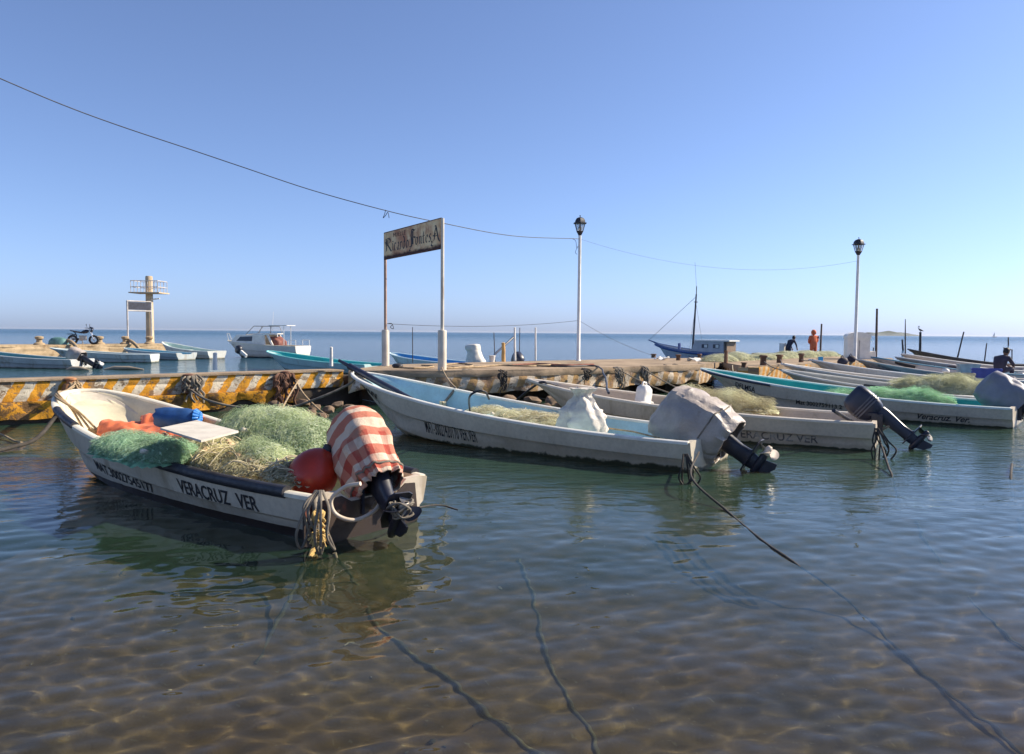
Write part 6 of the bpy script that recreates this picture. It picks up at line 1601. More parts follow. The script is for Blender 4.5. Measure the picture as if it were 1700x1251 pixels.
# ---- motorbike on the left pier
mbp = lpp(128, 0.8)
bike = empty('motorbike', 'dark motorbike parked on the left pier', 'motorbike', mbp, R(12))
m_tyre = M('tyre', (0.02, 0.02, 0.02), 0.8); m_bike = M('bike_paint', (0.02, 0.025, 0.04), 0.3, 0.2); m_chrome = M('chrome', (0.55, 0.55, 0.55), 0.2, 0.1, metal=0.9)
def ring_pts(c, r, n=20): return [Vector((c[0] + r * math.cos(2 * math.pi * i / n), c[1], c[2] + r * math.sin(2 * math.pi * i / n))) for i in range(n + 1)]
for x in (-0.62, 0.62):
    wh = MB().tube(ring_pts((x, 0, 0.3), 0.26), 0.055, 8).build('wheel', m_tyre, bike, 60)
    rm = MB().tube(ring_pts((x, 0, 0.3), 0.19), 0.02, 6)
    for q in range(6): rm.tube([(x, 0, 0.3), (x + 0.19 * math.cos(q * 1.047), 0, 0.3 + 0.19 * math.sin(q * 1.047))], 0.012, 5)
    rm.build('rim', m_motor_grey, wh)
MB().loft([rrect(x, 0, 0.02, y, z, 12, 0.7) for x, y, z in ((0, 0.0, 0),)] * 1 + []) if False else None
def oval(x, z, ry, rz, n=12): return [(x, ry * math.cos(2 * math.pi * k / n), z + rz * math.sin(2 * math.pi * k / n)) for k in range(n)]
MB().loft([oval(-0.10, 0.78, 0.06, 0.05), oval(0.0, 0.80, 0.13, 0.11), (oval(0.18, 0.84, 0.15, 0.13)), oval(0.34, 0.86, 0.10, 0.08)]).build('tank', m_bike, bike, 50)
MB().loft([oval(-0.75, 0.90, 0.06, 0.03), oval(-0.5, 0.83, 0.12, 0.05), oval(-0.1, 0.76, 0.12, 0.05), oval(0.0, 0.78, 0.06, 0.04)]).build('seat', m_black, bike, 50)
MB().loft([rrect(-0.02, 0, 0.22, 0.13, z, 14, 0.6) for z in (0.26, 0.58)]).build('engine', m_alloy, bike, 50)
MB().tube([(0.62, 0.09, 0.3), (0.40, 0.09, 0.98)], 0.028, 6).tube([(0.62, -0.09, 0.3), (0.40, -0.09, 0.98)], 0.028, 6).build('fork', m_chrome, bike)
MB().tube([(0.22, 0.36, 1.06), (0.36, 0.2, 1.04), (0.38, 0, 1.0), (0.36, -0.2, 1.04), (0.22, -0.36, 1.06)], 0.018, 6).build('handlebar', m_bike, bike)
for s_ in (-1, 1):
    MB().tube([(0.33, s_ * 0.24, 1.04), (0.30, s_ * 0.32, 1.22)], 0.01, 5).ball((0.30, s_ * 0.32, 1.26), 0.055, 8, (0.4, 1.2, 1)).build('mirror', m_bike, bike)
MB().ball((0.50, 0, 0.95), 0.10, 12, (0.7, 1, 1)).build('headlight', m_chrome, bike, 60)
MB().loft([oval(0.46, 0.78, 0.10, 0.10), oval(0.58, 0.98, 0.14, 0.12), oval(0.40, 1.12, 0.10, 0.04)]).build('fairing', m_bike, bike, 50)
MB().tube([(-0.1, 0.12, 0.28), (-0.4, 0.14, 0.30), (-0.75, 0.14, 0.42)], 0.045, 8).build('exhaust', m_chrome, bike, 50)
MB().tube([(-0.62, 0.07, 0.3), (-0.1, 0.07, 0.42)], 0.03, 6).tube([(-0.35, 0, 0.5), (-0.5, 0, 0.8)], 0.03, 6).build('frame', m_bike, bike)
MB().loft([oval(-0.92, 0.66, 0.07, 0.02), oval(-0.62, 0.66, 0.08, 0.03), oval(-0.4, 0.6, 0.06, 0.03)]).build('rear_mudguard', m_bike, bike, 50)
MB().box((-0.1, 0.2, 0.18), (0.03, 0.18, 0.34), rot=Matrix.Rotation(R(25), 3, 'X')).build('kickstand', m_chrome, bike)
crt = lpp(88, 0.9)
gb = empty('tarp_heap', 'heap under a teal tarpaulin on the left pier, left of the motorbike', 'tarpaulin heap', crt)
MB().loft([rrect(0, 0, hx, hx * 0.6, z, 18, 0.8) for z, hx in ((-0.02, 0.6), (0.25, 0.55), (0.4, 0.4), (0.47, 0.15))]).build('tarpaulin', M('teal_tarp', (0.10, 0.22, 0.20), 0.6, 0.3, 4), gb, 50)

# ================================================================== PEOPLE AND PELICAN
def skin_body(name, joints, edges, mat, parent, root_i=0, level=2):
    me = bpy.data.meshes.new(name)
    me.from_pydata([j[0] for j in joints], edges, [])
    o = bpy.data.objects.new(name, me); C.objects.link(o)
    sk = o.modifiers.new('skin', 'SKIN'); sb = o.modifiers.new('sub', 'SUBSURF'); sb.levels = level; sb.render_levels = level
    for i, d in enumerate(me.skin_vertices[0].data):
        r = joints[i][1]; d.radius = r if isinstance(r, tuple) else (r, r); d.use_root = (i == root_i)
    bpy.context.view_layer.update()
    m2 = bpy.data.meshes.new_from_object(o.evaluated_get(bpy.context.evaluated_depsgraph_get()))
    bpy.data.objects.remove(o); bpy.data.meshes.remove(me)
    m2.materials.clear(); m2.materials.append(mat); m2.shade_smooth()
    o = bpy.data.objects.new(name, m2); C.objects.link(o); o.parent = parent
    return o
def hand(b, wrist, d, up):
    """palm, four fingers and thumb at the end of an arm"""
    d = Vector(d).normalized(); up = Vector(up); side = d.cross(up).normalized()
    w = Vector(wrist)
    b.tube([w, w + d * 0.05, w + d * 0.09], [0.026, 0.036, 0.034], 8)
    for i, l in enumerate((0.06, 0.075, 0.07, 0.055)):
        s = w + d * 0.085 + side * (-0.03 + 0.02 * i)
        b.tube([s, s + d * l * 0.6 - up * 0.005, s + d * l - up * 0.025], [0.010, 0.009, 0.007], 6)
    s = w + d * 0.03 - side * 0.03
    b.tube([s, s - side * 0.025 + d * 0.03, s - side * 0.03 + d * 0.06], [0.012, 0.010, 0.008], 6)
def head(parent, c, face, m_skin, m_hair, r=0.105, hood=None):
    face = Vector(face).normalized()
    q = face.to_track_quat('Y', 'Z').to_matrix()
    c = Vector(c)
    b = MB().ball(c, r, 16, (0.80, 0.95, 1.18), q)
    b.ball(c + q @ Vector((0, r * 0.93, -0.01)), 0.02, 8, (0.8, 1.2, 1.4), q)
    for s in (-1, 1): b.ball(c + q @ Vector((s * r * 0.80, 0, 0)), 0.024, 8, (0.5, 1, 1.5), q)
    b.ball(c + q @ Vector((0, r * 0.8, -r * 0.75)), 0.035, 8, (1.1, 0.9, 0.9), q)
    h = b.build('head', m_skin, parent, 60)
    e = MB()
    for s in (-1, 1): e.ball(c + q @ Vector((s * 0.036, r * 0.86, 0.018)), 0.010, 8)
    e.box(c + q @ Vector((0, r * 0.93, -0.055)), (0.045, 0.012, 0.008), rot=q)
    e.build('face_features', m_black, h)
    MB().ball(c + q @ Vector((0, -0.016, 0.022)), r * 1.06, 16, (0.84, 0.94, 1.13), q).build('hair', m_hair, parent, 60)
    if hood:
        MB().ball(c + q @ Vector((0, -0.03, 0.02)), r * 1.28, 16, (0.92, 0.98, 1.15), q).build('hood', hood, parent, 60)
m_skin = M('skin_tan', (0.26, 0.13, 0.08), 0.6, 0.1); m_hair = M('hair_black', (0.015, 0.012, 0.012), 0.6)
m_navy = M('navy_clothes', (0.018, 0.022, 0.045), 0.8, 0.2); m_orange_c = M('orange_clothes', (0.80, 0.17, 0.06), 0.8, 0.15); m_plum = M('plum_clothes', (0.045, 0.035, 0.055), 0.8, 0.2)
fmP = frame_of(boatP)
def person(label, base, rz): return empty('person', label, 'person', base, rz, 'people on the boats')
# standing, wrapped in orange with a hood
po = WD(1350, 590, 45); po.z = 0.10
pr = person('person standing in orange clothes with a hood, beyond the pier head', po, R(15))
pr.scale = (1.16, 1.16, 1.08)
skin_body('body', [((0, 0, 0.92), (0.17, 0.13)), ((0, 0, 1.15), (0.17, 0.12)), ((0, 0.01, 1.36), (0.19, 0.12)), ((0, 0.02, 1.48), 0.07),
                   ((-0.10, 0, 0.86), 0.105), ((-0.12, 0.01, 0.48), 0.075), ((-0.12, 0, 0.08), 0.05), ((-0.12, 0.14, 0.05), 0.045),
                   ((0.10, 0, 0.86), 0.105), ((0.12, 0.01, 0.48), 0.075), ((0.12, 0, 0.08), 0.05), ((0.12, 0.14, 0.05), 0.045),
                   ((-0.20, 0.01, 1.38), 0.075), ((-0.26, 0.03, 1.12), 0.055), ((-0.10, 0.20, 1.02), 0.042),
                   ((0.20, 0.01, 1.38), 0.075), ((0.26, 0.03, 1.12), 0.055), ((0.10, 0.20, 1.04), 0.042)],
          [(0, 1), (1, 2), (2, 3), (0, 4), (4, 5), (5, 6), (6, 7), (0, 8), (8, 9), (9, 10), (10, 11), (2, 12), (12, 13), (13, 14), (2, 15), (15, 16), (16, 17)], m_orange_c, pr)
b = MB(); hand(b, (-0.10, 0.20, 1.02), (0.8, 0.4, -0.1), (0, 0, 1)); hand(b, (0.10, 0.20, 1.04), (-0.8, 0.4, -0.1), (0, 0, 1)); b.build('hands', m_skin, pr, 60)
head(pr, (0, 0.05, 1.60), (-0.3, 1, -0.15), m_skin, m_hair, 0.105, m_orange_c)
# bending forward, in dark clothes
pd = WD(1308, 590, 45); pd.z = 0.10
pr = person('person in dark clothes bending over with one arm down, beyond the pier head', pd, R(-62))
skin_body('body', [((0, 0, 0.90), (0.16, 0.14)), ((0, 0.12, 1.10), (0.16, 0.12)), ((0, 0.27, 1.26), (0.19, 0.12)), ((0, 0.36, 1.33), 0.065),
                   ((-0.10, -0.01, 0.84), 0.10), ((-0.12, 0.06, 0.47), 0.075), ((-0.12, -0.02, 0.08), 0.05), ((-0.12, 0.12, 0.05), 0.045),
                   ((0.10, -0.01, 0.84), 0.10), ((0.12, 0.06, 0.47), 0.075), ((0.12, -0.02, 0.08), 0.05), ((0.12, 0.12, 0.05), 0.045),
                   ((-0.20, 0.28, 1.24), 0.07), ((-0.23, 0.42, 1.02), 0.05), ((-0.20, 0.55, 0.80), 0.038),
                   ((0.20, 0.28, 1.24), 0.07), ((0.24, 0.40, 1.02), 0.05), ((0.20, 0.52, 0.82), 0.038)],
          [(0, 1), (1, 2), (2, 3), (0, 4), (4, 5), (5, 6), (6, 7), (0, 8), (8, 9), (9, 10), (10, 11), (2, 12), (12, 13), (13, 14), (2, 15), (15, 16), (16, 17)], m_navy, pr)
b = MB(); hand(b, (-0.20, 0.55, 0.80), (0.05, 0.4, -1), (0, 1, 0)); hand(b, (0.20, 0.52, 0.82), (-0.05, 0.4, -1), (0, 1, 0)); b.build('hands', m_skin, pr, 60)
head(pr, (0, 0.46, 1.42), (0, 1, -0.5), m_skin, m_hair)
# seated, hunched over his work, on the right
ps = W(1656, 621, 0.42)
pr = person('person in dark clothes seated and hunched over at the right edge', ps, R(-72))
skin_body('body', [((0, 0, 0.14), (0.19, 0.15)), ((0, 0.04, 0.36), (0.20, 0.15)), ((0, 0.17, 0.57), (0.22, 0.14)), ((0, 0.27, 0.66), 0.07),
                   ((-0.12, 0.08, 0.14), 0.11), ((-0.16, 0.46, 0.20), 0.08), ((-0.16, 0.42, -0.16), 0.055), ((-0.16, 0.55, -0.22), 0.045),
                   ((0.12, 0.08, 0.14), 0.11), ((0.16, 0.46, 0.20), 0.08), ((0.16, 0.42, -0.16), 0.055), ((0.16, 0.55, -0.22), 0.045),
                   ((-0.24, 0.18, 0.55), 0.08), ((-0.27, 0.36, 0.34), 0.06), ((-0.12, 0.56, 0.30), 0.042),
                   ((0.24, 0.18, 0.55), 0.08), ((0.27, 0.36, 0.34), 0.06), ((0.12, 0.56, 0.30), 0.042)],
          [(0, 1), (1, 2), (2, 3), (0, 4), (4, 5), (5, 6), (6, 7), (0, 8), (8, 9), (9, 10), (10, 11), (2, 12), (12, 13), (13, 14), (2, 15), (15, 16), (16, 17)], m_plum, pr)
b = MB(); hand(b, (-0.12, 0.56, 0.30), (0.5, 0.6, -0.3), (0, 0, 1)); hand(b, (0.12, 0.56, 0.30), (-0.5, 0.6, -0.3), (0, 0, 1)); b.build('hands', m_skin, pr, 60)
head(pr, (0, 0.36, 0.76), (0, 1, -0.7), m_skin, m_hair, 0.11)
# dark bags beside the hut
for px, py, lab in ((1398, 604, 'dark bundle of bags left of the white hut'), (1412, 600, 'dark bundle of bags at the foot of the farther lantern')):
    q = W(px, py, DECK)
    root = empty('bag_heap', lab, 'bag', q, 0, 'dark bundles by the hut')
    MB().loft([rrect(0.03 * math.sin(z * 9), 0, hx, hx * 0.7, z, 16, 0.8) for z, hx in ((-0.01, 0.13), (0.08, 0.17), (0.17, 0.12), (0.21, 0.05))]).build('sack', M('plum_sack', (0.05, 0.035, 0.045), 0.7, 0.4, 5), root, 50)
    MB().tube([(-0.05, 0, 0.20), (0, 0, 0.27), (0.05, 0, 0.20)], 0.014, 6).build('strap', m_black, root)
# a pelican on the dark post
pq = W(1527, 604, 0.0); pel_t = WD(1528, 551, pq.y)
pel = empty('pelican', 'brown pelican perched on the dark post', 'bird', pel_t)
PS = Matrix.Scale(0.62, 4)
MB().loft([[(x, ry * math.cos(2 * math.pi * k / 12), z + rz * math.sin(2 * math.pi * k / 12)) for k in range(12)] for x, z, ry, rz in ((0.30, 0.10, 0.02, 0.015), (0.18, 0.15, 0.08, 0.06), (0.02, 0.20, 0.11, 0.10), (-0.10, 0.25, 0.09, 0.09), (-0.16, 0.31, 0.045, 0.05))]).build('body', M('pelican_brown', (0.10, 0.08, 0.07), 0.8, 0.3), pel, 60, PS)
MB().tube(spline([(-0.13, 0, 0.29), (-0.19, 0, 0.38), (-0.13, 0, 0.48), (-0.14, 0, 0.56)], 4), [0.04] * 5 + [0.032] * 8, 8).ball((-0.15, 0, 0.58), 0.045, 10, (1.2, 0.9, 0.9)).build('neck', M('pelican_neck', (0.45, 0.40, 0.32), 0.8), pel, 60, PS)
MB().tube([(-0.18, 0, 0.575), (-0.24, 0, 0.50), (-0.28, 0, 0.40)], [0.028, 0.022, 0.006], 8).build('bill', M('pelican_bill', (0.4, 0.3, 0.18), 0.6), pel, 60, PS)
for s_ in (-1, 1):
    MB().tube([(0.0, s_ * 0.04, 0.12), (0.0, s_ * 0.04, 0.0)], 0.012, 6).tube([(0.03, s_ * 0.04, 0.008), (-0.06, s_ * 0.05, 0.006)], 0.01, 5).build('leg', m_black, pel, None, PS)
    MB().loft([[(0.26, s_ * 0.06, 0.13), (0.26, s_ * 0.07, 0.11), (0.24, s_ * 0.05, 0.11)], [(0.0, s_ * 0.125, 0.24), (0.0, s_ * 0.135, 0.14), (0.0, s_ * 0.10, 0.13)], [(-0.12, s_ * 0.10, 0.27), (-0.12, s_ * 0.11, 0.22), (-0.12, s_ * 0.08, 0.2)]]).build('wing', M('pelican_wing', (0.13, 0.11, 0.10), 0.8, 0.3), pel, 60, PS)
# far sail boat
sb = WD(1651, 559, 1500); sb.z = 0
far = empty('sailing_boat', 'tiny sailing boat on the hazy horizon', 'boat', sb)
MB().loft([[(x, w, 1.2), (x, -w, 1.2), (x, -w * 0.5, -0.2), (x, w * 0.5, -0.2)] for x, w in ((-5, 0.8), (0, 1.4), (5, 0.1))]).build('hull', m_motor_grey, far)
MB().tube([(0, 0, 1), (0, 0, 10)], 0.18, 6).build('mast', m_motor_grey, far)
MB().add([(-0.2, 0.05, 1.8), (-3.6, 0.15, 1.9), (-0.2, 0.05, 9.5), (-0.2, -0.05, 1.8), (-3.6, 0.05, 1.9), (-0.2, -0.05, 9.5)], [(0, 1, 2), (5, 4, 3), (0, 3, 4, 1), (1, 4, 5, 2), (2, 5, 3, 0)]).build('sail', m_white_paint, far)
# driftwood in the water on the left
for px, py, l, lab in ((128, 613, 0.9, 'short dark driftwood piece below the grey cover'), (205, 612.5, 1.6, 'long pale floating driftwood below the bright transom')):
    q = W(px, py, 0.03)
    tag(MB().tube([q + Vector((-l / 2, 0, -0.03)), q + Vector((-l / 4, 0.05, 0.04)), q + Vector((l / 6, 0, 0.05)), q + Vector((l / 2, 0.1, -0.02))], [0.05, 0.09, 0.08, 0.03], 8).build('driftwood', M('driftwood', (0.30, 0.24, 0.17), 0.8), None, 50), lab, 'driftwood')

# ================================================================== ROPES AND CABLES
def rope(label, pts, r, mat, group='mooring ropes', name='mooring_rope', n=8, cat='rope', twist=False, caustic=False):
    P = spline(pts, n) if len(pts) > 2 else [Vector(p) for p in pts]
    b = MB()
    if twist:
        for ph in (0, 2.094, 4.189):
            Q = []
            s = 0
            for i, p in enumerate(P):
                if i: s += (p - P[i - 1]).length
                t = (P[min(i + 1, len(P) - 1)] - P[max(0, i - 1)]).normalized()
                x = t.orthogonal().normalized(); y = t.cross(x)
                a = ph + s / (r * 9) * 6.283
                Q.append(p + (x * math.cos(a) + y * math.sin(a)) * r * 0.5)
            b.tube(Q, r * 0.62, 6)
    else: b.tube(P, r, 7)
    o = b.build(name, mat, None, 60)
    if caustic: o.cycles.is_caustics_receiver = True
    return tag(o, label, cat, group)
m_wire = M('grey_wire', (0.16, 0.16, 0.17), 0.6)
c1, c2 = WD(-30, 117, 13.5), L1 + Vector((0, 0, hl1 - 0.66))
ws = WD(640, 348, 19.0)
cab = [WD(-30, 117, 13.5), WD(100, 172, 14.6), WD(200, 209, 15.5), WD(320, 249, 16.5), WD(400, 276, 17.1), WD(520, 316, 18.0), WD(640, 349, 18.9), WD(725, 368, 19.8), WD(850, 391, 22), c2]
rope('twisted black cable sloping down from the top left to the nearer lantern', cab, 0.010, m_black, 'overhead cables', 'overhead_cable', 14, 'cable')
rope('loose wire ends tied on the sloping cable left of the name board', [ws, ws + Vector((-0.02, 0, -0.10)), ws + Vector((-0.06, 0, -0.2)), ws + Vector((0.0, 0, -0.14)), ws + Vector((0.06, 0, -0.06)), ws + Vector((0.09, 0, -0.2))], 0.008, m_black, 'overhead cables', 'wire_end', 5, 'wire')
rope('thin cable sagging between the two lanterns', sag(c2, L2 + Vector((0, 0, hl2 - 0.75)), 0.62, 24), 0.0035, m_wire, 'overhead cables', 'overhead_cable', 2, 'cable')
rope('curled wire end hanging from the nearer lantern post', [c2 + Vector((-0.3, 0, 0.02)), c2 + Vector((-0.14, -0.02, -0.06)), c2 + Vector((-0.1, -0.02, -0.3)), c2 + Vector((-0.05, 0, -0.22)), c2 + Vector((-0.14, 0, -0.42)), c2 + Vector((-0.08, 0, -0.5))], 0.007, m_black, 'overhead cables', 'wire_end', 5, 'wire')
lw = SL + Vector((0.05, 0, WD(640, 537, SL.y).z - DECK))
rope('low wire between the left sign post and the nearer lantern post', sag(lw, WD(958, 532, L1.y), 0.12, 20), 0.006, m_rope_dark, 'overhead cables', 'overhead_cable', 2, 'cable')
rope('low wire running right from the nearer lantern post to a bollard', sag(WD(962, 532, L1.y), W(1085, 590, DECK + 0.1), 0.10, 16), 0.005, m_rope_dark, 'overhead cables', 'overhead_cable', 2, 'cable')
rope('wire end knotted on the left sign post above its sleeve', [lw, lw + Vector((0.12, 0, 0.0)), lw + Vector((0.16, 0, -0.13)), lw + Vector((0.08, 0, -0.09)), lw + Vector((0.14, 0, -0.02))], 0.009, m_black, 'overhead cables', 'wire_end', 5, 'wire')

bow1 = B1.rail(0.975, 1, 0.03)
def bw(bt, root, t, side, up=0.03, inn=0.0): return frame_of(root) @ bt.rail(t, side, up, inn)
# bow lines of the front boat
A_ = wall_u(arm_s(118), 0.12, 0.60)
rope('thick brown mooring rope drooping into the water left of the nearest boat', [A_, W(108, 655, 0.72), W(92, 690, 0.40), W(60, 728, 0.12), W(20, 742, 0.05), W(-25, 752, 0.03)], 0.03, m_rope_dark)
rope('thin tan rope hanging in the water at the far left', [W(-20, 715, 0.1), W(5, 722, 0.05), W(25, 732, 0.03), W(48, 737, -0.02)], 0.016, m_rope_tan)
hd_ = bw(B1, boat1, 0.80, 1, -0.28, 0.45)
for i, (s, dx) in enumerate(((1, 0), (1, 0.10), (1, 0.2))):
    e0 = A_ + Vector((0.02 * i, 0, 0.05 * i)); e1 = frame_of(boat1) @ Vector((B1.L * (0.80 - 0.012 * i), 0.40 - 0.06 * i, 0.42))
    m_ = bw(B1, boat1, 0.965 - 0.012 * i, 1, 0.03, 0.02)
    rope(['first tan rope from the wall over the bow of the nearest boat', 'second tan rope over the bow of the nearest boat, in the middle', 'third tan rope over the bow, reaching farthest in'][i], [e0, (e0 + m_) / 2 + Vector((0, 0, -0.02)), m_, (m_ + e1) / 2 + Vector((0, 0, 0.05)), e1], 0.014, m_rope_tan, 'ropes over the bow of the nearest boat')
kn = frame_of(boat1) @ Vector((B1.L * 0.79, 0.34, 0.43))
b = MB()
rg = random.Random(4)
for i in range(7):
    a = rg.uniform(0, 6); b.tube([kn + Vector((0.06 * math.cos(a + q * 0.9), 0.06 * math.sin(a + q * 0.9), 0.03 * math.sin(q * 1.3 + i) + 0.01 * i)) for q in range(7)], 0.016, 6)
tag(b.build('rope_knot', m_rope_tan, None, 60), 'tan rope knot in the bow of the nearest boat', 'rope')
st1 = bw(B1, boat1, 0.74, -1, 0.0, 0.02)
rope('dark rope from the far gunwale to the bow floor of the nearest boat', [st1 + Vector((0.05, 0.05, 0.02)), st1, frame_of(boat1) @ (B1.rail(0.74, -1, -0.16, 0.14)), frame_of(boat1) @ (B1.rail(0.755, -1, -0.34, 0.34))], 0.02, m_rope_grey)
k2 = frame_of(boat1) @ (B1.rail(0.745, -1, -0.17, 0.15))
b = MB()
for i in range(5):
    a = rg.uniform(0, 6); b.tube([k2 + Vector((0.05 * math.cos(a + q), 0.03 * math.sin(a + q), 0.05 * math.sin(q * 1.4 + i))) for q in range(7)], 0.015, 6)
tag(b.build('rope_knot', m_rope_grey, None, 60), 'grey rope knot on the inside of the far gunwale of the nearest boat', 'rope')
# ropes on the wall between the iron blocks
rope('long brown rope sagging from the roped block to the pale blue boat', [wall_u(arm_s(312), 0.15, 0.5), W(345, 664, 0.42), W(400, 676, 0.30), W(470, 678, 0.30), W(530, 660, 0.50), W(585, 634, 0.78), bw(B2, boat2, 0.985, 1, 0.02, 0.02)], 0.022, m_rope_grey)
rope('short tan rope from the brown block down to the rubble', [wall_u(arm_s(484), 0.15, 0.62), W(505, 655, 0.35), W(530, 680, 0.10), W(545, 690, 0.02)], 0.02, m_rope_tan)
rope('grey rope stretched from the brown block to the nearest boat', [wall_u(arm_s(490), 0.15, 0.6), W(478, 660, 0.45), W(462, 690, 0.55)], 0.016, m_rope_tan)
# stern lines of the front boat
m_rope_bed = M('rope_algae_murk', (0.13, 0.11, 0.065), 0.9, 0.35, 8, bump=0.5, bscale=60)
cor = bw(B1, boat1, 0.0, 1, 0.0)
rope('white rope round the near stern corner of the nearest boat', [cor + Vector((0.04, 0.05, 0.02)), cor + Vector((0.03, -0.03, 0.0)), cor + Vector((0.06, -0.05, -0.2)), cor + Vector((0.05, -0.03, -0.42))], 0.022, m_rope_grey)
kt = W(534, 868, 0.24); kt.y -= 0.1
b = MB()
for i in range(12):
    a = rg.uniform(0, 6.28); zz = rg.uniform(-0.12, 0.10)
    b.tube(spline([kt + Vector((0.05 * math.cos(a + q * 1.1) * (1 - 0.08 * q), 0.045 * math.sin(a + q * 1.1), zz + 0.035 * math.sin(q * 1.5 + i))) for q in range(6)], 4), 0.011, 6)
for i in range(16):
    a = rg.uniform(0, 6.28)
    b.tube([kt + Vector((0.03 * math.cos(a), 0.03 * math.sin(a), -0.05)), kt + Vector((0.08 * math.cos(a), 0.06 * math.sin(a), -0.11 + rg.uniform(-.05, .09)))], 0.005, 5)
tag(b.build('rope_knot', m_rope_yellow, None, 60), 'frayed yellow rope knot below the near stern corner of the nearest boat', 'rope')
b = MB()
for i in range(6):
    x = -0.10 + 0.035 * i
    j = [rg.uniform(-0.035, 0.035) for _ in range(6)]
    b.tube(spline([kt + Vector((x * 0.3, 0.05, 0.26)), kt + Vector((x + j[0], -0.05, 0.14 + j[1])), kt + Vector((x * 1.3 + j[2], -0.05 + j[3], -0.05)), kt + Vector((x * 1.1 + j[4], 0.02, -0.17 + 2 * j[5])), kt + Vector((x * 0.7 + j[1], 0.03, -0.02 + j[0]))], 6), 0.011, 6)
tag(b.build('rope_bundle', m_rope_grey, None, 60), 'dark grey loops of rope hanging over the transom behind the yellow knot', 'rope')
def under(px, py):
    """the sea bed point that the photo shows through the water"""
    d = ray(px, py).normalized()
    z = -0.5
    s = W(px, py, 0)
    n1 = 1 / 1.33
    cosi = -d.z
    t = d * n1 + Vector((0, 0, n1 * cosi - math.sqrt(1 - n1 * n1 * (1 - cosi * cosi))))
    for _ in range(12):
        p = s + t * (z / t.z)
        z = bed_z(p.x, p.y) + 0.015
    return p
rope('twisted yellow rope going down into the water from the frayed knot', [kt + Vector((0, -0.02, -0.08)), W(523, 905, 0.05), W(512, 935, -0.03), W(508, 950, -0.06)], 0.022, m_rope_yellow, twist=True, n=14, caustic=True)
rope('dark sunken end of the yellow rope lying down to the sea bed', [W(508, 950, -0.062), (W(508, 950, -0.06) + under(470, 1010)) / 2, under(450, 1050), under(425, 1100)], 0.016, m_rope_bed, n=12, caustic=True)  # brown colour stands in for murky water dimming the yellow rope
rope('thick dark rope lying on the sea bed from the nearest boat to the lower middle', [kt + Vector((0.12, 0, -0.2)), under(590, 965), under(625, 1030), under(690, 1088), under(740, 1118), under(800, 1172), under(850, 1215), under(900, 1262)], 0.016, m_rope_bed, n=12, caustic=True)
rope('dark rope on the sea bed right of the thick one, curving to the bottom edge', [under(862, 925), under(880, 975), under(888, 1000), under(902, 1065), under(925, 1120), under(955, 1175), under(985, 1215), under(992, 1262)], 0.013, m_rope_bed, n=12, caustic=True)
s2 = bw(B2, boat2, 0.0, 1, -0.12, 0.12) + Vector((0.08, -0.04, 0))
rope('straight dark rope from the stern of the pale blue boat towards the lower right', [s2, W(1148, 792, 0.18), W(1208, 849, 0.004), W(1265, 897, 0.0), W(1340, 953, -0.03)] + [under(x_, y_) + Vector((0, 0, z_)) for x_, y_, z_ in ((1420, 1020, 0.16),  (1520, 1102, 0.0), (1620, 1182, 0.0), (1720, 1264, 0.0))], 0.0125, m_rope_dark, n=12, caustic=True)
b = MB()
kk = W(1143, 778, 0.17)
for i in range(6):
    x = -0.06 + 0.028 * i
    j = [rg.uniform(-0.04, 0.04) for _ in range(6)]
    b.tube(spline([kk + Vector((x * 0.3 - 0.03, 0.06, 0.16)), kk + Vector((x + j[0], j[1], 0.03)), kk + Vector((x * 1.3 + j[2], j[3], -0.1)), kk + Vector((x * 0.6 + j[4], 0.02, -0.2 + j[5]))], 5), 0.011, 6)
tag(b.build('rope_bundle', m_rope_dark, None, 60), 'dark rope tangle at the stern corner of the pale blue boat', 'rope')
b = MB()
kk = W(1462, 735, 0.22)
for i in range(7):
    x = -0.10 + 0.035 * i
    j = [rg.uniform(-0.05, 0.05) for _ in range(6)]
    b.tube(spline([kk + Vector((x * 0.3 - 0.03, 0.06, 0.2)), kk + Vector((x + j[0], j[1], 0.03)), kk + Vector((x * 1.4 + j[2], j[3], -0.1)), kk + Vector((x * 0.7 + j[4], 0.02, -0.25 + j[5]))], 5), 0.012, 6)
tag(b.build('rope_bundle', m_rope_dark, None, 60), 'dark rope tangle at the stern corner of the cream boat', 'rope')
rope('thin dark line from the stern of the cream boat into the water', [kk, W(1475, 775, 0.05), W(1482, 800, -0.05), under(1490, 830)], 0.014, m_rope_dark)
rope('faint dark line going down at the right edge below the script lettering', [W(1680, 770, 0.02), W(1678, 800, -0.02), under(1682, 835), under(1695, 880)], 0.015, m_rope_dark)
rope('faint rope on the sea bed in the right part of the picture', [under(1520, 862), under(1545, 905), under(1580, 955), under(1640, 1020), under(1720, 1085)], 0.010, m_rope_bed, caustic=True)
# lines from the pier to the boats
def line(label, a, b_, drop, mat=m_rope_tan, r=0.014): return rope(label, sag(a, b_, drop, 14), r, mat, n=2)
line('tan rope from the taller sign post to the pale blue boat', SR + Vector((0, -0.1, 0.06)), bw(B2, boat2, 0.74, -1, 0.03), 0.06)
line('knotted rope from the far gunwale into the pale blue boat', bw(B2, boat2, 0.74, -1, 0.03), frame_of(boat2) @ B2.rail(0.76, -1, -0.45, 0.45), 0.02, m_rope_grey, 0.024)
kp = frame_of(boat2) @ B2.rail(0.752, -1, -0.26, 0.24)
b = MB()
for i in range(5):
    a = rg.uniform(0, 6); b.tube([kp + Vector((0.05 * math.cos(a + q), 0.04 * math.sin(a + q), 0.05 * math.sin(q * 1.4 + i))) for q in range(7)], 0.016, 6)
tag(b.build('rope_knot', m_rope_cream, None, 60), 'pale rope knot halfway down the inside of the pale blue boat', 'rope')
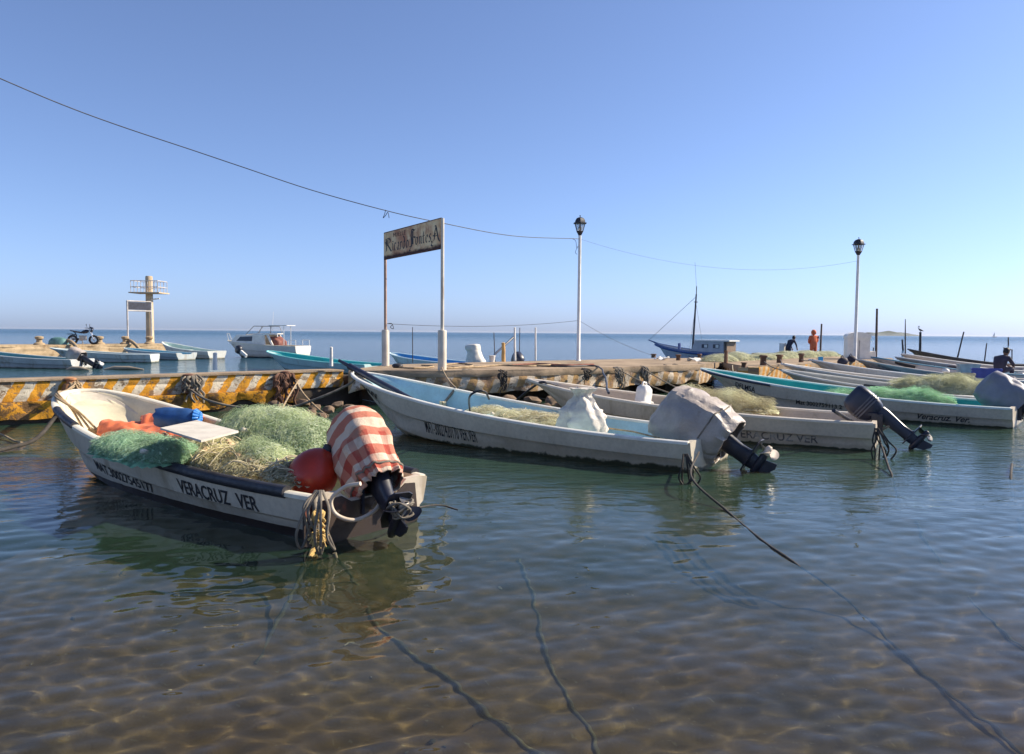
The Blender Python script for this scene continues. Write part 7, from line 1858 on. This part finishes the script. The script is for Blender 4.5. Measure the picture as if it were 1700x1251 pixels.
rope('black hose bending up from the rubble over the bow of the cream boat', [W(846, 674, 0.15), W(868, 655, 0.42), W(885, 642, 0.62), W(900, 634, 0.80), W(925, 640, 0.70), W(945, 650, 0.5)], 0.024, m_black, 'hoses', 'hose', 8, 'hose')
rope('thin black hoop of hose on the far gunwale of the pale blue boat', [W(780, 682, 0.45), W(779, 660, 0.75), W(790, 650, 0.85), W(805, 650, 0.85), W(812, 662, 0.66)], 0.016, m_black, 'hoses', 'hose', 8, 'hose')
line('tan mooring line from the pier to the gunwale of the cream boat', W(1028, 613, DECK), bw(B3, boat3, 0.55, -1, 0.03), 0.05)
line('second tan line from the pier to the cream boat, nearer the jerry cans', W(1068, 611, DECK), bw(B3, boat3, 0.48, -1, 0.03), 0.05)
line('white thin line over the bow of the turquoise boat', W(1216, 606, DECK), bw(B4, boat4, 0.90, -1, 0.03, 0.05), 0.05, m_rope_cream, 0.01)
line('rope from the tall rusty bollard to the bow of the grey green boat', W(1269, 600, DECK + 0.15), bw(B5, boat5, 0.985, 1, 0.02), 0.05, m_rope_grey)
line('rope from the bollard below the orange clad person to the blue boat', W(1331, 597, DECK + 0.12), bw(B7, boat7, 0.985, 1, 0.02), 0.04, m_rope_grey)
line('rope from the bollard at the end of the orange wall to the off white boat', W(1296, 597, DECK + 0.12), bw(B6, boat6, 0.985, 1, 0.02), 0.04, m_rope_grey)
# prop rope tangle on the first motor
pm = MM1 @ Vector((-0.20, 0.02, -0.66 * 0.68))
b = MB()
for i in range(9):
    a = rg.uniform(0, 6.28)
    b.tube(spline([pm + Vector((rg.uniform(.04, .11) * math.cos(a + q * 0.9), rg.uniform(.03, .08) * math.sin(a + q * 0.9), rg.uniform(.03, .08) * math.sin(q * 1.1 + i) + 0.02)) for q in range(6)], 4), 0.009, 6)
tag(b.build('rope_bundle', m_rope_grey, None, 60), 'grey rope tangled round the propeller of the nearest boat', 'rope')
rope('thin dark line stretched from the propeller of the nearest boat to the right', [pm, W(725, 838, 0.14), W(760, 846, 0.08)], 0.008, m_rope_dark)
